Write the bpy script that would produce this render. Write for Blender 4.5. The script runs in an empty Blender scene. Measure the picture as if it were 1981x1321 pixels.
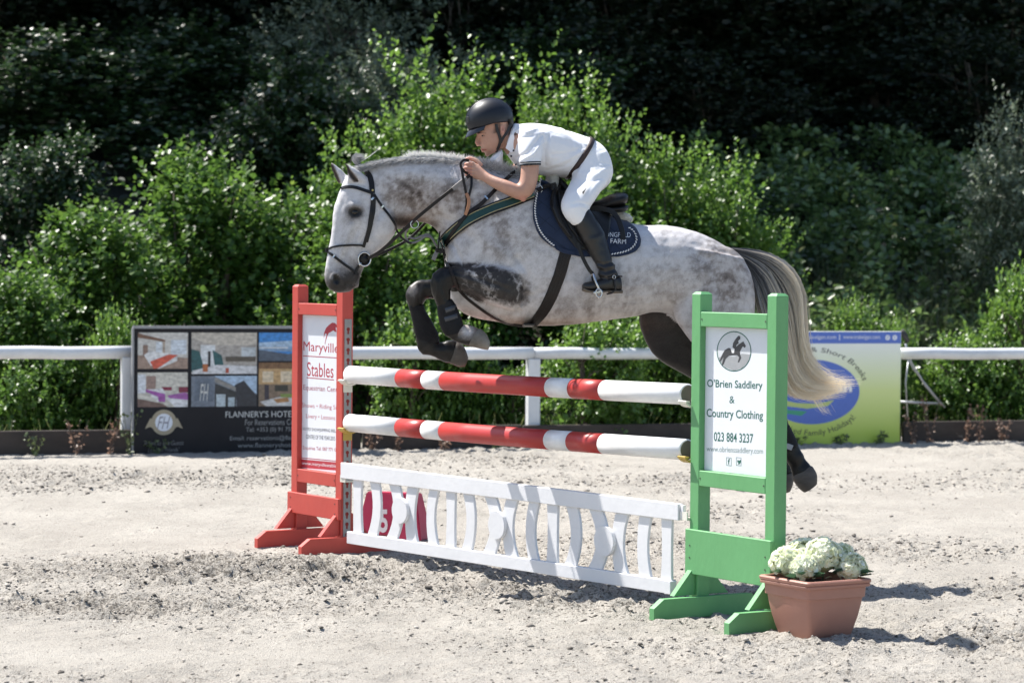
import bpy, bmesh, math, random
import numpy as np
from mathutils import Vector, Matrix, noise
from mathutils.bvhtree import BVHTree
R_ = math.radians
random.seed(11)
rng = np.random.default_rng(11)
S = bpy.context.scene
COL = S.collection

# ------------------------------------------------------------ camera
FPX = 5200.0
PITCH, ROLL = math.atan(145.5 / FPX), R_(0.5)
CAM = Vector((0, 0, 1.7))
CF = Vector((0, math.cos(PITCH), -math.sin(PITCH)))
_u0 = Vector((0, math.sin(PITCH), math.cos(PITCH))); _r0 = Vector((1, 0, 0))
CR = _r0 * math.cos(ROLL) + _u0 * math.sin(ROLL)
CU = _u0 * math.cos(ROLL) - _r0 * math.sin(ROLL)
cam_d = bpy.data.cameras.new('camera')
cam_d.lens = FPX / 1981 * 36; cam_d.sensor_width = 36; cam_d.clip_end = 500
cam_d.dof.use_dof = True; cam_d.dof.focus_distance = 14.0; cam_d.dof.aperture_fstop = 4.0
cam = bpy.data.objects.new('camera', cam_d); COL.objects.link(cam)
m = Matrix((CR, CU, -CF)).transposed().to_4x4(); m.translation = CAM
cam.matrix_world = m
S.camera = cam

# ------------------------------------------------------------ light
SUN_EL = R_(57)
SUN_H = Vector((.83, -.55, 0)).normalized()           # the way the light travels over the ground
w = bpy.data.worlds.new('World'); S.world = w; w.use_nodes = True
nt = w.node_tree; nt.nodes.clear()
sky = nt.nodes.new('ShaderNodeTexSky'); sky.sky_type = 'NISHITA'; sky.sun_disc = False
sky.sun_elevation = SUN_EL; sky.sun_rotation = math.atan2(-SUN_H.x, -SUN_H.y) % (2 * math.pi)
bg = nt.nodes.new('ShaderNodeBackground'); bg.inputs[1].default_value = 0.095
out = nt.nodes.new('ShaderNodeOutputWorld')
nt.links.new(sky.outputs[0], bg.inputs[0]); nt.links.new(bg.outputs[0], out.inputs[0])
sl = bpy.data.lights.new('sun', 'SUN'); sl.energy = 5.0; sl.angle = R_(0.53); sl.color = (1, .96, .9)
sun = bpy.data.objects.new('sun', sl); COL.objects.link(sun); sun.location = (-10, 10, 20)
sun.rotation_euler = (SUN_H * math.cos(SUN_EL) - Vector((0, 0, math.sin(SUN_EL)))).to_track_quat('-Z', 'Y').to_euler()
S.view_settings.view_transform = 'Standard'; S.view_settings.look = 'None'
S.view_settings.gamma = 1; S.view_settings.use_curve_mapping = False
S.view_settings.exposure = 1.05
S.render.engine = 'CYCLES'
S.cycles.max_bounces = 6; S.cycles.transparent_max_bounces = 8

# ------------------------------------------------------------ survey helpers: where a sight line meets the place
def ray(px, py): return CF * FPX + CR * (px - 990.5) - CU * (py - 660.5)
def gnd(px, py, z=0.0):
    d = ray(px, py); return CAM + d * ((z - CAM.z) / d.z)
def atd(px, py, depth):
    d = ray(px, py); return CAM + d * (depth / d.y)
def onplane(px, py, p0, n):
    d = ray(px, py); return CAM + d * ((p0 - CAM).dot(n) / d.dot(n))

# ------------------------------------------------------------ object helpers
def tag(o, label=None, cat=None, group=None, kind=None):
    if label: o['label'] = label
    if cat: o['category'] = cat
    if group: o['group'] = group
    if kind: o['kind'] = kind
    return o
def thing(name, label, cat, loc=(0, 0, 0), group=None):
    o = bpy.data.objects.new(name, None); COL.objects.link(o); o.location = loc
    o.empty_display_size = .1
    return tag(o, label, cat, group)
def link(name, me, parent=None, mats=None):
    o = bpy.data.objects.new(name, me); COL.objects.link(o)
    if mats:
        for q in (mats if isinstance(mats, (list, tuple)) else [mats]): me.materials.append(q)
    if parent:
        o.parent = parent
        o.matrix_parent_inverse = Matrix.Translation(-root_loc(parent))
    return o
def root_loc(o):
    if not o.parent: return Vector(o.location)
    return root_loc(o.parent) + o.matrix_parent_inverse.translation + Vector(o.location)
def shade(me, on=True):
    me.polygons.foreach_set('use_smooth', [on] * len(me.polygons)); me.update()

class MB:
    """collects shapes in world coordinates"""
    def __init__(s): s.v = []; s.f = []; s.m = []
    def add(s, vs, fs, mi=0):
        k = len(s.v); s.v += [tuple(q) for q in vs]
        s.f += [tuple(i + k for i in f) for f in fs]; s.m += [mi] * len(fs)
    def box(s, c, ex, ey, ez, mi=0, ch=0.0):
        """centre, three half-axis vectors; ch = chamfer"""
        c = Vector(c); ex = Vector(ex); ey = Vector(ey); ez = Vector(ez)
        if ch <= 0:
            vs = [c + ex * a + ey * b + ez * d for a in (-1, 1) for b in (-1, 1) for d in (-1, 1)]
            fs = [(0, 1, 3, 2), (4, 6, 7, 5), (0, 4, 5, 1), (2, 3, 7, 6), (0, 2, 6, 4), (1, 5, 7, 3)]
            s.add(vs, fs, mi); return
        lx, ly, lz = ex.length, ey.length, ez.length
        bm = bmesh.new(); bmesh.ops.create_cube(bm, size=2)
        for v in bm.verts: v.co = Vector((v.co.x * lx, v.co.y * ly, v.co.z * lz))
        bmesh.ops.bevel(bm, geom=bm.edges[:], offset=min(ch, lx * .9, ly * .9, lz * .9), segments=1, affect='EDGES')
        ux, uy, uz = ex / lx, ey / ly, ez / lz
        bm.verts.index_update()
        s.add([c + ux * v.co.x + uy * v.co.y + uz * v.co.z for v in bm.verts], [[v.index for v in f.verts] for f in bm.faces], mi)
        bm.free()
    def prism(s, pts, d, mi=0):
        """closed outline pts pushed along vector d"""
        d = Vector(d); n = len(pts); vs = [Vector(p) for p in pts] + [Vector(p) + d for p in pts]
        fs = [tuple(range(n))[::-1], tuple(range(n, 2 * n))] + [(i, (i + 1) % n, n + (i + 1) % n, n + i) for i in range(n)]
        s.add(vs, fs, mi)
    def tube(s, pts, rad, n=8, mi=0, caps=True):
        pts = [Vector(p) for p in pts]
        if not isinstance(rad, (list, tuple)): rad = [rad] * len(pts)
        vs = []; up = None
        for i, p in enumerate(pts):
            t = (pts[min(i + 1, len(pts) - 1)] - pts[max(i - 1, 0)]).normalized()
            if up is None:
                up = t.orthogonal().normalized()
            up = (up - t * up.dot(t)).normalized(); b = t.cross(up)
            for k in range(n):
                a = 2 * math.pi * k / n
                vs.append(p + (up * math.cos(a) + b * math.sin(a)) * rad[i])
        fs = [(i * n + k, i * n + (k + 1) % n, (i + 1) * n + (k + 1) % n, (i + 1) * n + k) for i in range(len(pts) - 1) for k in range(n)]
        if caps:
            fs += [tuple(range(n))[::-1], tuple(range((len(pts) - 1) * n, len(pts) * n))]
        s.add(vs, fs, mi)
    def ribbon(s, pts, nrm, wid, th, mi=0):
        """flat strap: pts, surface normals, widths, thickness"""
        pts = [Vector(p) for p in pts]; n = len(pts); vs = []
        if not isinstance(wid, (list, tuple)): wid = [wid] * n
        for i, p in enumerate(pts):
            t = (pts[min(i + 1, n - 1)] - pts[max(i - 1, 0)]).normalized()
            q = Vector(nrm[i]); q = (q - t * q.dot(t)).normalized(); b = t.cross(q)
            h = b * wid[i] / 2
            vs += [p - h, p + h, p + h * .86 + q * th, p - h * .86 + q * th]
        fs = []
        for i in range(n - 1):
            a, b_ = i * 4, i * 4 + 4
            fs += [(a + k, a + (k + 1) % 4, b_ + (k + 1) % 4, b_ + k) for k in range(4)]
        fs += [(3, 2, 1, 0), (n * 4 - 4, n * 4 - 3, n * 4 - 2, n * 4 - 1)]
        s.add(vs, fs, mi)
    def loft(s, rings, mi=0):
        n = len(rings[0]); vs = [v for r in rings for v in r]
        fs = [(i * n + k, i * n + (k + 1) % n, (i + 1) * n + (k + 1) % n, (i + 1) * n + k) for i in range(len(rings) - 1) for k in range(n)]
        fs += [tuple(range(n))[::-1], tuple(range((len(rings) - 1) * n, len(rings) * n))]
        s.add(vs, fs, mi)
    def ball(s, c, ax, ay, az, mi=0, nu=14, nv=9):
        c = Vector(c); ax, ay, az = Vector(ax), Vector(ay), Vector(az); vs = [c + az]
        for j in range(1, nv):
            th = math.pi * j / nv
            for i in range(nu):
                a = 2 * math.pi * i / nu
                vs.append(c + az * math.cos(th) + (ax * math.cos(a) + ay * math.sin(a)) * math.sin(th))
        vs.append(c - az); L = len(vs) - 1
        fs = [(0, 1 + i, 1 + (i + 1) % nu) for i in range(nu)]
        for j in range(nv - 2):
            for i in range(nu):
                a = 1 + j * nu; fs.append((a + i, a + nu + i, a + nu + (i + 1) % nu, a + (i + 1) % nu))
        a = 1 + (nv - 2) * nu
        fs += [(a + i, L, a + (i + 1) % nu) for i in range(nu)]
        s.add(vs, fs, mi)
    def mesh(s, name='mesh', smooth=False):
        me = bpy.data.meshes.new(name); me.from_pydata(s.v, [], s.f); me.update()
        me.polygons.foreach_set('material_index', s.m)
        bm = bmesh.new(); bm.from_mesh(me); bmesh.ops.recalc_face_normals(bm, faces=bm.faces[:]); bm.to_mesh(me); bm.free()
        if smooth: shade(me)
        return me
    def build(s, name, mats, parent=None, smooth=False):
        return link(name, s.mesh(name, smooth), parent, mats)

def np_mesh(name, V, Fq, nper, mat_idx=None):
    """fast mesh from arrays; every face has nper corners"""
    me = bpy.data.meshes.new(name); V = np.asarray(V, dtype=np.float32); Fq = np.asarray(Fq, dtype=np.int32)
    me.vertices.add(len(V)); me.vertices.foreach_set('co', V.ravel())
    me.loops.add(Fq.size); me.loops.foreach_set('vertex_index', Fq.ravel())
    n = len(Fq); me.polygons.add(n)
    me.polygons.foreach_set('loop_start', np.arange(n, dtype=np.int32) * nper)
    if mat_idx is not None: me.polygons.foreach_set('material_index', np.asarray(mat_idx, dtype=np.int32))
    me.update(calc_edges=True)
    return me
def remeshed(mb, name, voxel, smooth_it=4, fac=.5):
    me = mb.mesh(name); o = bpy.data.objects.new('tmp', me); COL.objects.link(o)
    r = o.modifiers.new('r', 'REMESH'); r.mode = 'VOXEL'; r.voxel_size = voxel; r.use_smooth_shade = True
    if smooth_it:
        q = o.modifiers.new('s', 'SMOOTH'); q.iterations = smooth_it; q.factor = fac
    dg = bpy.context.evaluated_depsgraph_get()
    out = bpy.data.meshes.new_from_object(o.evaluated_get(dg)); out.name = name
    bpy.data.objects.remove(o); bpy.data.meshes.remove(me)
    shade(out)
    return out

# ------------------------------------------------------------ materials
def N(nt, t, **kw):
    n = nt.nodes.new(t)
    for k, v in kw.items():
        if k in n.inputs: n.inputs[k].default_value = v
        else: setattr(n, k, v)
    return n
def mk(name, col, rough=.5, col2=None, scale=8, detail=6, bump=0.0, bscale=60, metal=0.0, spec=.5, chip=None, chip_th=.68, chip_scale=14, coat=0.0, sheen=0.0, sss=0.0, stretch=(1, 1, 1)):
    M = bpy.data.materials.new(name); M.use_nodes = True; nt = M.node_tree; L = nt.links
    b = nt.nodes['Principled BSDF']
    b.inputs['Roughness'].default_value = rough; b.inputs['Metallic'].default_value = metal
    b.inputs['Specular IOR Level'].default_value = spec
    b.inputs['Coat Weight'].default_value = coat; b.inputs['Sheen Weight'].default_value = sheen
    tc = N(nt, 'ShaderNodeTexCoord'); mp = N(nt, 'ShaderNodeMapping'); mp.inputs['Scale'].default_value = stretch
    L.new(tc.outputs['Object'], mp.inputs[0])
    if col2 is None: col2 = tuple(c * .78 for c in col)
    nz = N(nt, 'ShaderNodeTexNoise', Scale=scale, Detail=detail, Roughness=.65); L.new(mp.outputs[0], nz.inputs['Vector'])
    cr = N(nt, 'ShaderNodeValToRGB'); cr.color_ramp.elements[0].position = .3; cr.color_ramp.elements[1].position = .68
    cr.color_ramp.elements[0].color = (*col2, 1); cr.color_ramp.elements[1].color = (*col, 1)
    L.new(nz.outputs['Fac'], cr.inputs[0]); last = cr.outputs[0]
    if chip:
        n2 = N(nt, 'ShaderNodeTexNoise', Scale=chip_scale, Detail=9, Roughness=.7); L.new(mp.outputs[0], n2.inputs['Vector'])
        r2 = N(nt, 'ShaderNodeValToRGB'); r2.color_ramp.elements[0].position = chip_th; r2.color_ramp.elements[1].position = chip_th + .03
        r2.color_ramp.elements[0].color = (0, 0, 0, 1); r2.color_ramp.elements[1].color = (1, 1, 1, 1)
        L.new(n2.outputs['Fac'], r2.inputs[0])
        mx = N(nt, 'ShaderNodeMixRGB'); mx.inputs[2].default_value = (*chip, 1)
        L.new(r2.outputs[0], mx.inputs[0]); L.new(last, mx.inputs[1]); last = mx.outputs[0]
    L.new(last, b.inputs['Base Color'])
    if sss: b.inputs['Subsurface Weight'].default_value = sss; b.inputs['Subsurface Radius'].default_value = (.01, .004, .002); b.inputs['Subsurface Scale'].default_value = 1
    if bump:
        n3 = N(nt, 'ShaderNodeTexNoise', Scale=bscale, Detail=6); L.new(mp.outputs[0], n3.inputs['Vector'])
        bp = N(nt, 'ShaderNodeBump', Strength=bump, Distance=.01); L.new(n3.outputs['Fac'], bp.inputs['Height']); L.new(bp.outputs[0], b.inputs['Normal'])
    return M
def leaf_mat(name, c1, c2, trans=.5, rough=.35, c3=None, gloss=.12):
    M = bpy.data.materials.new(name); M.use_nodes = True; nt = M.node_tree; L = nt.links; nt.nodes.clear()
    o = N(nt, 'ShaderNodeOutputMaterial'); at = N(nt, 'ShaderNodeAttribute'); at.attribute_name = 'tint'
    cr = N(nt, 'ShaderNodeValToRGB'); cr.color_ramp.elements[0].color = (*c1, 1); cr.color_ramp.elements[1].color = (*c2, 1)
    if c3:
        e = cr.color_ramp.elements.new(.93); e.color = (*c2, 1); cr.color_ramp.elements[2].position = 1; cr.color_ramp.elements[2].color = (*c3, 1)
    L.new(at.outputs['Fac'], cr.inputs[0])
    pb = N(nt, 'ShaderNodeBsdfPrincipled', Roughness=rough); pb.inputs['Specular IOR Level'].default_value = .5 + gloss * 3
    L.new(cr.outputs[0], pb.inputs['Base Color'])
    tr = N(nt, 'ShaderNodeBsdfTranslucent'); hs = N(nt, 'ShaderNodeHueSaturation', Hue=.488, Saturation=1.0, Value=1.6); L.new(cr.outputs[0], hs.inputs['Color']); L.new(hs.outputs[0], tr.inputs[0])
    mx = N(nt, 'ShaderNodeMixShader'); mx.inputs[0].default_value = trans
    L.new(pb.outputs[0], mx.inputs[1]); L.new(tr.outputs[0], mx.inputs[2]); L.new(mx.outputs[0], o.inputs[0])
    return M
FLAT = {}
def flat(col, rough=.45):
    k = (tuple(round(c, 3) for c in col), rough)
    if k not in FLAT: FLAT[k] = mk('print', col, rough, col2=tuple(c * .92 for c in col), scale=30)
    return FLAT[k]

def txt_geo(s, shear=0.0, offset=0.0, res=3, spacing=1.0):
    c = bpy.data.curves.new('t', 'FONT'); c.body = s; c.size = 1; c.shear = shear; c.offset = offset; c.resolution_u = res; c.space_character = spacing
    o = bpy.data.objects.new('t', c); COL.objects.link(o)
    me = bpy.data.meshes.new_from_object(o.evaluated_get(bpy.context.evaluated_depsgraph_get()))
    V = np.array([v.co[:] for v in me.vertices]); Fs = [tuple(p.vertices) for p in me.polygons]
    bpy.data.objects.remove(o); bpy.data.curves.remove(c); bpy.data.meshes.remove(me)
    return V, Fs
def txt(name, s, parent, mat, place, x0, x1, y0, y1, warp=None, **kw):
    """lettering fitted in the rectangle x0..x1, y0..y1 of a board; place(x, y) gives world points on its face"""
    V, Fs = txt_geo(s, **kw); a = V.min(0); b = V.max(0)
    X = x0 + (V[:, 0] - a[0]) / (b[0] - a[0]) * (x1 - x0); Y = y0 + (V[:, 1] - a[1]) / (b[1] - a[1]) * (y1 - y0)
    if warp: P = [place(*warp(x, y)) for x, y in zip(X, Y)]
    else: P = [place(x, y) for x, y in zip(X, Y)]
    me = bpy.data.meshes.new(name); me.from_pydata([tuple(p) for p in P], [], Fs); me.update()
    return link(name, me, parent, mat)
def poly(name, pts, parent, mat, place):
    me = bpy.data.meshes.new(name); me.from_pydata([tuple(place(*p)) for p in pts], [], [tuple(range(len(pts)))]); me.update()
    return link(name, me, parent, mat)
def disc_pts(cx, cy, rx, ry, n=36): return [(cx + rx * math.cos(2 * math.pi * i / n), cy + ry * math.sin(2 * math.pi * i / n)) for i in range(n)]
# ============================================================ ground
def _h(ix, iy, seed):
    n = (ix.astype(np.int64) * 374761393 + iy.astype(np.int64) * 668265263 + seed * 1442695041) & 0x7fffffff
    n = (n ^ (n >> 13)) * 1274126177 & 0x7fffffff
    return ((n ^ (n >> 16)) & 0xffff) / 65535.0
def vn(x, y, seed=0):
    ix = np.floor(x); iy = np.floor(y); fx = x - ix; fy = y - iy
    fx = fx * fx * (3 - 2 * fx); fy = fy * fy * (3 - 2 * fy); ix = ix.astype(np.int64); iy = iy.astype(np.int64)
    a = _h(ix, iy, seed); b = _h(ix + 1, iy, seed); c = _h(ix, iy + 1, seed); d = _h(ix + 1, iy + 1, seed)
    return (a + (b - a) * fx) * (1 - fy) + (c + (d - c) * fx) * fy
def fbm(x, y, o=4, seed=0, g=.5):
    t = 0; a = 1; s = 0
    for i in range(o): t = t + a * vn(x * 2 ** i, y * 2 ** i, seed + i * 7); s += a; a *= g
    return t / s
def fence_y(x): return 23.63 + (x + 4.5) * .333
def churn(x, y):
    """0 = raked flat, 1 = trodden up"""
    c = fbm(x * .55 + 3, y * .38, 4, 5)
    c = np.clip((c - .47) * 5, 0, 1)
    # the landing and take-off tracks that show as broken bands in the sand
    def band(cx, cy, rx, ry): return np.exp(-(((x - cx) / rx) ** 2 + ((y - cy) / ry) ** 2))
    b = .95 * band(-1.5, 14.8, 1.2, 1.0) + .8 * band(-2.1, 13.2, 1.2, .45) + .75 * band(2.3, 12.3, 1.3, .9) + .6 * band(0.4, 13.9, 1.3, .8) + .7 * band(1.5, 16.5, 2.2, .7) + .5 * band(3, 14.3, 1.4, .6) + .35 * band(0, 21.3, 7, .8) + .5 * band(.2, 15.4, 1.0, .6)
    b = b - .8 * band(-2.5, 17.7, 2.2, 1.3) - .5 * band(-1.6, 11.6, 2.0, .7) - .3 * band(3.5, 18.3, 3, 1)
    return np.clip(b * (.45 + 1.1 * fbm(x * 2.2, y * 1.5, 3, 9)) + c * .5, 0, 1)
def sand_z(x, y):
    c = churn(x, y)
    f1 = fbm(x * 14, y * 11, 3, 21); f2 = fbm(x * 30, y * 26, 2, 33)
    z = .012 * (fbm(x * 2.2, y * 1.6, 2, 2) - .5) + .011 * (f2 - .5) + .010 * (f1 - .5)
    lump = np.clip(f1 - .45, 0, 1) * .14 * c + .035 * (f2 - .5) * c
    hoof = np.clip(fbm(x * 6, y * 5, 2, 50) - .64, 0, 1) * .16 * (.3 + c)
    near_fence = np.clip(1 - (fence_y(x) - y) / 1.2, 0, 1) * np.clip(fence_y(x) - y + .1, 0, .1) * 10
    z = z + lump - hoof + near_fence * .02 * f1
    return z, c
def axis(parts):
    a = []
    for s, e, st in parts: a += list(np.arange(s, e, st))
    return np.array(a)
gx = axis([(-80, -8, 6), (-8, -5.2, .14), (-5.2, 5.4, .025), (5.4, 8, .13), (8, 86, 6)])
gy = axis([(-30, 8, 4), (8, 10.4, .1), (10.4, 15, .022), (15, 19, .026), (19, 27.3, .04), (27.3, 32, .5), (32, 110, 6)])
X, Y = np.meshgrid(gx, gy); Z, C = sand_z(X, Y)
fade = ((np.abs(X) < 9) & (Y < 27.4) & (Y > 8)); Z = np.where(fade, Z, 0)
n0, n1 = X.shape; idx = np.arange(n0 * n1).reshape(n0, n1)
Fq = np.stack([idx[:-1, :-1], idx[:-1, 1:], idx[1:, 1:], idx[1:, :-1]], -1).reshape(-1, 4)
me = np_mesh('sand', np.stack([X, Y, Z], -1).reshape(-1, 3), Fq, 4)
at = me.attributes.new('churn', 'FLOAT', 'POINT'); at.data.foreach_set('value', C.ravel().astype(np.float32)); shade(me)

M = bpy.data.materials.new('sand'); M.use_nodes = True; nt = M.node_tree; L = nt.links; b = nt.nodes['Principled BSDF']
b.inputs['Roughness'].default_value = .95; b.inputs['Specular IOR Level'].default_value = .15
tc = N(nt, 'ShaderNodeTexCoord'); mp = N(nt, 'ShaderNodeMapping'); mp.inputs['Scale'].default_value = (1, .75, 1); L.new(tc.outputs['Object'], mp.inputs[0])
def ramp(nt, a, b_, ca, cb):
    r = N(nt, 'ShaderNodeValToRGB'); e = r.color_ramp.elements; e[0].position = a; e[1].position = b_; e[0].color = (*ca, 1); e[1].color = (*cb, 1); return r
n1_ = N(nt, 'ShaderNodeTexNoise', Scale=1.3, Detail=8, Roughness=.7); L.new(mp.outputs[0], n1_.inputs['Vector'])
r1 = ramp(nt, .35, .65, (.36, .334, .295), (.455, .425, .378)); L.new(n1_.outputs['Fac'], r1.inputs[0])
# dry crumbs and damp pits between them
n2_ = N(nt, 'ShaderNodeTexNoise', Scale=48, Detail=9, Roughness=.75); L.new(mp.outputs[0], n2_.inputs['Vector'])
at_ = N(nt, 'ShaderNodeAttribute'); at_.attribute_name = 'churn'
ma = N(nt, 'ShaderNodeMath', operation='MULTIPLY_ADD'); ma.inputs[1].default_value = .10; L.new(at_.outputs['Fac'], ma.inputs[0]); L.new(n2_.outputs['Fac'], ma.inputs[2])
r2 = ramp(nt, .565, .65, (0, 0, 0), (1, 1, 1)); L.new(ma.outputs[0], r2.inputs[0])
mx = N(nt, 'ShaderNodeMixRGB'); mx.inputs[2].default_value = (.15, .135, .115, 1); L.new(r2.outputs[0], mx.inputs[0]); L.new(r1.outputs[0], mx.inputs[1])
n3_ = N(nt, 'ShaderNodeTexNoise', Scale=160, Detail=4); L.new(mp.outputs[0], n3_.inputs['Vector'])
r3 = ramp(nt, .3, .7, (.78, .78, .78), (1.1, 1.1, 1.1)); L.new(n3_.outputs['Fac'], r3.inputs[0])
m2 = N(nt, 'ShaderNodeMixRGB', blend_type='MULTIPLY'); m2.inputs[0].default_value = 1; L.new(mx.outputs[0], m2.inputs[1]); L.new(r3.outputs[0], m2.inputs[2])
L.new(m2.outputs[0], b.inputs['Base Color'])
bp = N(nt, 'ShaderNodeBump', Strength=.9, Distance=.016); ad = N(nt, 'ShaderNodeMath', operation='ADD'); L.new(n2_.outputs['Fac'], ad.inputs[0]); L.new(n3_.outputs['Fac'], ad.inputs[1]); L.new(ad.outputs[0], bp.inputs['Height']); L.new(bp.outputs[0], b.inputs['Normal'])
ground = link('arena_ground', me, None, M); tag(ground, 'pale trodden sand of the riding arena', kind='structure')

# clods and crumbs thrown up by hooves
ico = bmesh.new(); bmesh.ops.create_icosphere(ico, subdivisions=1, radius=1); IV = np.array([v.co[:] for v in ico.verts]); IF = np.array([[v.index for v in f.verts] for f in ico.faces]); ico.free()
cx = rng.uniform(-4.6, 5, 150000); cy = rng.uniform(10.6, 24, 150000)
keep = (rng.random(150000) < churn(cx, cy) ** 1.6 * .95 + .006) & (cy < fence_y(cx) - .1) & (np.abs(cx) < cy * .205)
cx, cy = cx[keep][:46000], cy[keep][:46000]; nC = len(cx); cz = sand_z(cx, cy)[0]
r = rng.lognormal(-5.35, .42, nC); r = np.clip(r, .0028, .020) * (1 + .8 * (cy > 16)) ** .5
V = IV[None] * (rng.uniform(.35, 1.5, (nC, 12, 1))) * r[:, None, None] * np.array([1.25, 1.1, .62]) + np.stack([cx, cy, cz + r * .25], -1)[:, None]
Fc = (IF[None] + (np.arange(nC) * 12)[:, None, None]).reshape(-1, 3)
me = np_mesh('clods', V.reshape(-1, 3), Fc, 3); a_ = me.attributes.new('tint', 'FLOAT', 'POINT'); a_.data.foreach_set('value', np.repeat(rng.random(nC), 12).astype(np.float32))
M = bpy.data.materials.new('clod'); M.use_nodes = True; nt = M.node_tree; b = nt.nodes['Principled BSDF']; b.inputs['Roughness'].default_value = .95
at_ = N(nt, 'ShaderNodeAttribute'); at_.attribute_name = 'tint'; r_ = ramp(nt, 0, 1, (.10, .088, .075), (.42, .38, .33)); nt.links.new(at_.outputs['Fac'], r_.inputs[0]); nt.links.new(r_.outputs[0], b.inputs['Base Color'])
o = link('sand_clods', me, None, M); tag(o, 'loose damp clods and crumbs of sand scattered over the arena', 'clods', kind='stuff')

# ============================================================ bank and hillside behind the fence
def hill_z(x, y):
    t = y - fence_y(x) - 1.6
    return np.where(t < 0, t * .15, np.minimum(t * .37, 13)) + .25 * (fbm(x * .8, y * .8, 3, 77) - .5) * np.clip(t, 0, 1)
hx = axis([(-60, -10, 5), (-10, 12, .35), (12, 62, 5)]); hy = axis([(0, 24, .35), (24, 80, 4)])
X, T = np.meshgrid(hx, hy); Y = fence_y(np.clip(X, -30, 30)) + .35 + T; Z = hill_z(X, Y) + np.where(T < .01, -.02, .03)
n0, n1 = X.shape; idx = np.arange(n0 * n1).reshape(n0, n1); Fq = np.stack([idx[:-1, :-1], idx[:-1, 1:], idx[1:, 1:], idx[1:, :-1]], -1).reshape(-1, 4)
me = np_mesh('hill', np.stack([X, Y, Z], -1).reshape(-1, 3), Fq, 4); shade(me)
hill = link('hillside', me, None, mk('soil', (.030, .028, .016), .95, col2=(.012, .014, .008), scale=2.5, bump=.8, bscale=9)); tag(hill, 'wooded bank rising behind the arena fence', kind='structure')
# ============================================================ plants
LEAF_T = np.array([[0, 0, 0], [.32, -.5, .10], [.72, -.42, .10], [1, 0, -.04], [.72, .42, .10], [.32, .5, .10]])   # base, one side, tip, other side
LEAF_F = np.array([[0, 1, 2, 3], [3, 4, 5, 0]])
def leaves(P, D, Nn, size, tint, name, wid=.74):
    """P positions, D directions, Nn face normals, size lengths"""
    n = len(P); D = D / np.linalg.norm(D, axis=1, keepdims=True); Nn = Nn - D * (Nn * D).sum(1, keepdims=True); Nn /= np.linalg.norm(Nn, axis=1, keepdims=True) + 1e-9
    B = np.cross(Nn, D)
    V = P[:, None] + size[:, None, None] * (LEAF_T[None, :, 0:1] * D[:, None] + LEAF_T[None, :, 1:2] * wid * B[:, None] + LEAF_T[None, :, 2:3] * Nn[:, None])
    Fq = (LEAF_F[None] + (np.arange(n) * 6)[:, None, None]).reshape(-1, 4)
    me = np_mesh(name, V.reshape(-1, 3), Fq, 4)
    a = me.attributes.new('tint', 'FLOAT', 'POINT'); a.data.foreach_set('value', np.repeat(np.clip(tint, 0, 1), 6).astype(np.float32))
    return me
def shoots(lobes, n_shoot, per, length, leaf, seed, name, droop=0.0, wid=.76, shell=.35, up=.7, tipbright=.45):
    """lobes: (x, y, z, rx, ry, rz) ellipsoids filled, mostly near their skin, with leafy shoots"""
    r = np.random.default_rng(seed); lob = np.array(lobes, dtype=float); vol = lob[:, 3] * lob[:, 4] + lob[:, 4] * lob[:, 5] + lob[:, 3] * lob[:, 5]; k = r.choice(len(lob), n_shoot, p=vol / vol.sum())
    u = r.normal(size=(n_shoot, 3)); u /= np.linalg.norm(u, axis=1, keepdims=True); rad = r.random(n_shoot) ** shell
    O = lob[k, :3] + u * lob[k, 3:] * rad[:, None]; O[:, 2] = np.maximum(O[:, 2], .04)
    D = u * .75 + np.array([0, 0, up]) + r.normal(size=(n_shoot, 3)) * .35; D /= np.linalg.norm(D, axis=1, keepdims=True)
    Ls = length * r.uniform(.5, 1.3, n_shoot)
    t = np.linspace(.08, 1, per)[None, :] + r.normal(size=(n_shoot, per)) * .03
    bend = np.array([0, 0, -droop])
    P = O[:, None] + D[:, None] * (t * Ls[:, None])[..., None] + bend * ((t ** 2) * Ls[:, None])[..., None]
    a0 = r.uniform(0, 6.28, n_shoot)[:, None] + np.arange(per)[None] * 2.4
    s1 = np.cross(D, np.array([.31, .21, .93])); s1 /= np.linalg.norm(s1, axis=1, keepdims=True); s2 = np.cross(D, s1)
    side = s1[:, None] * np.cos(a0)[..., None] + s2[:, None] * np.sin(a0)[..., None]
    LD = side * .9 + D[:, None] * (.35 + .7 * t[..., None]) + r.normal(size=(n_shoot, per, 3)) * .22
    NN = D[:, None] * .8 - side * .35 + np.array([0, 0, .55]) + r.normal(size=(n_shoot, per, 3)) * .42
    sz = leaf * r.uniform(.6, 1.2, (n_shoot, per)) * (1.12 - .5 * t)
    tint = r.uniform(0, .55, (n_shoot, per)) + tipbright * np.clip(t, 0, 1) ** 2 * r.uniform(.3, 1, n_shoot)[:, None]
    return leaves(P.reshape(-1, 3), LD.reshape(-1, 3), NN.reshape(-1, 3), sz.ravel(), tint.ravel(), name, wid)
def lobed(h, w, dpt, n, seed, low=.15, size=.42):
    r = random.Random(seed); L_ = [(0, 0, h * .45, w * .36, dpt * .4, h * .42)]
    for i in range(n):
        z = h * (low + (1 - low) * ((i + .5) / n)) * r.uniform(.85, 1.0); k = (1 - .38 * (z / h) ** 2)
        x = r.uniform(-1, 1) * w * .5 * k; y = r.uniform(-1, 1) * dpt * .4 * k; s = size * r.uniform(.7, 1.1) * (1.1 - .45 * z / h)
        L_.append((x, y, min(z, h * (1 - s * .28)), w * .5 * s, dpt * .5 * s, h * .30 * s))
    return L_
BARK = mk('bark', (.10, .08, .06), .9, col2=(.045, .038, .03), scale=6, bump=.7, bscale=25, stretch=(1, 1, .25))
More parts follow.
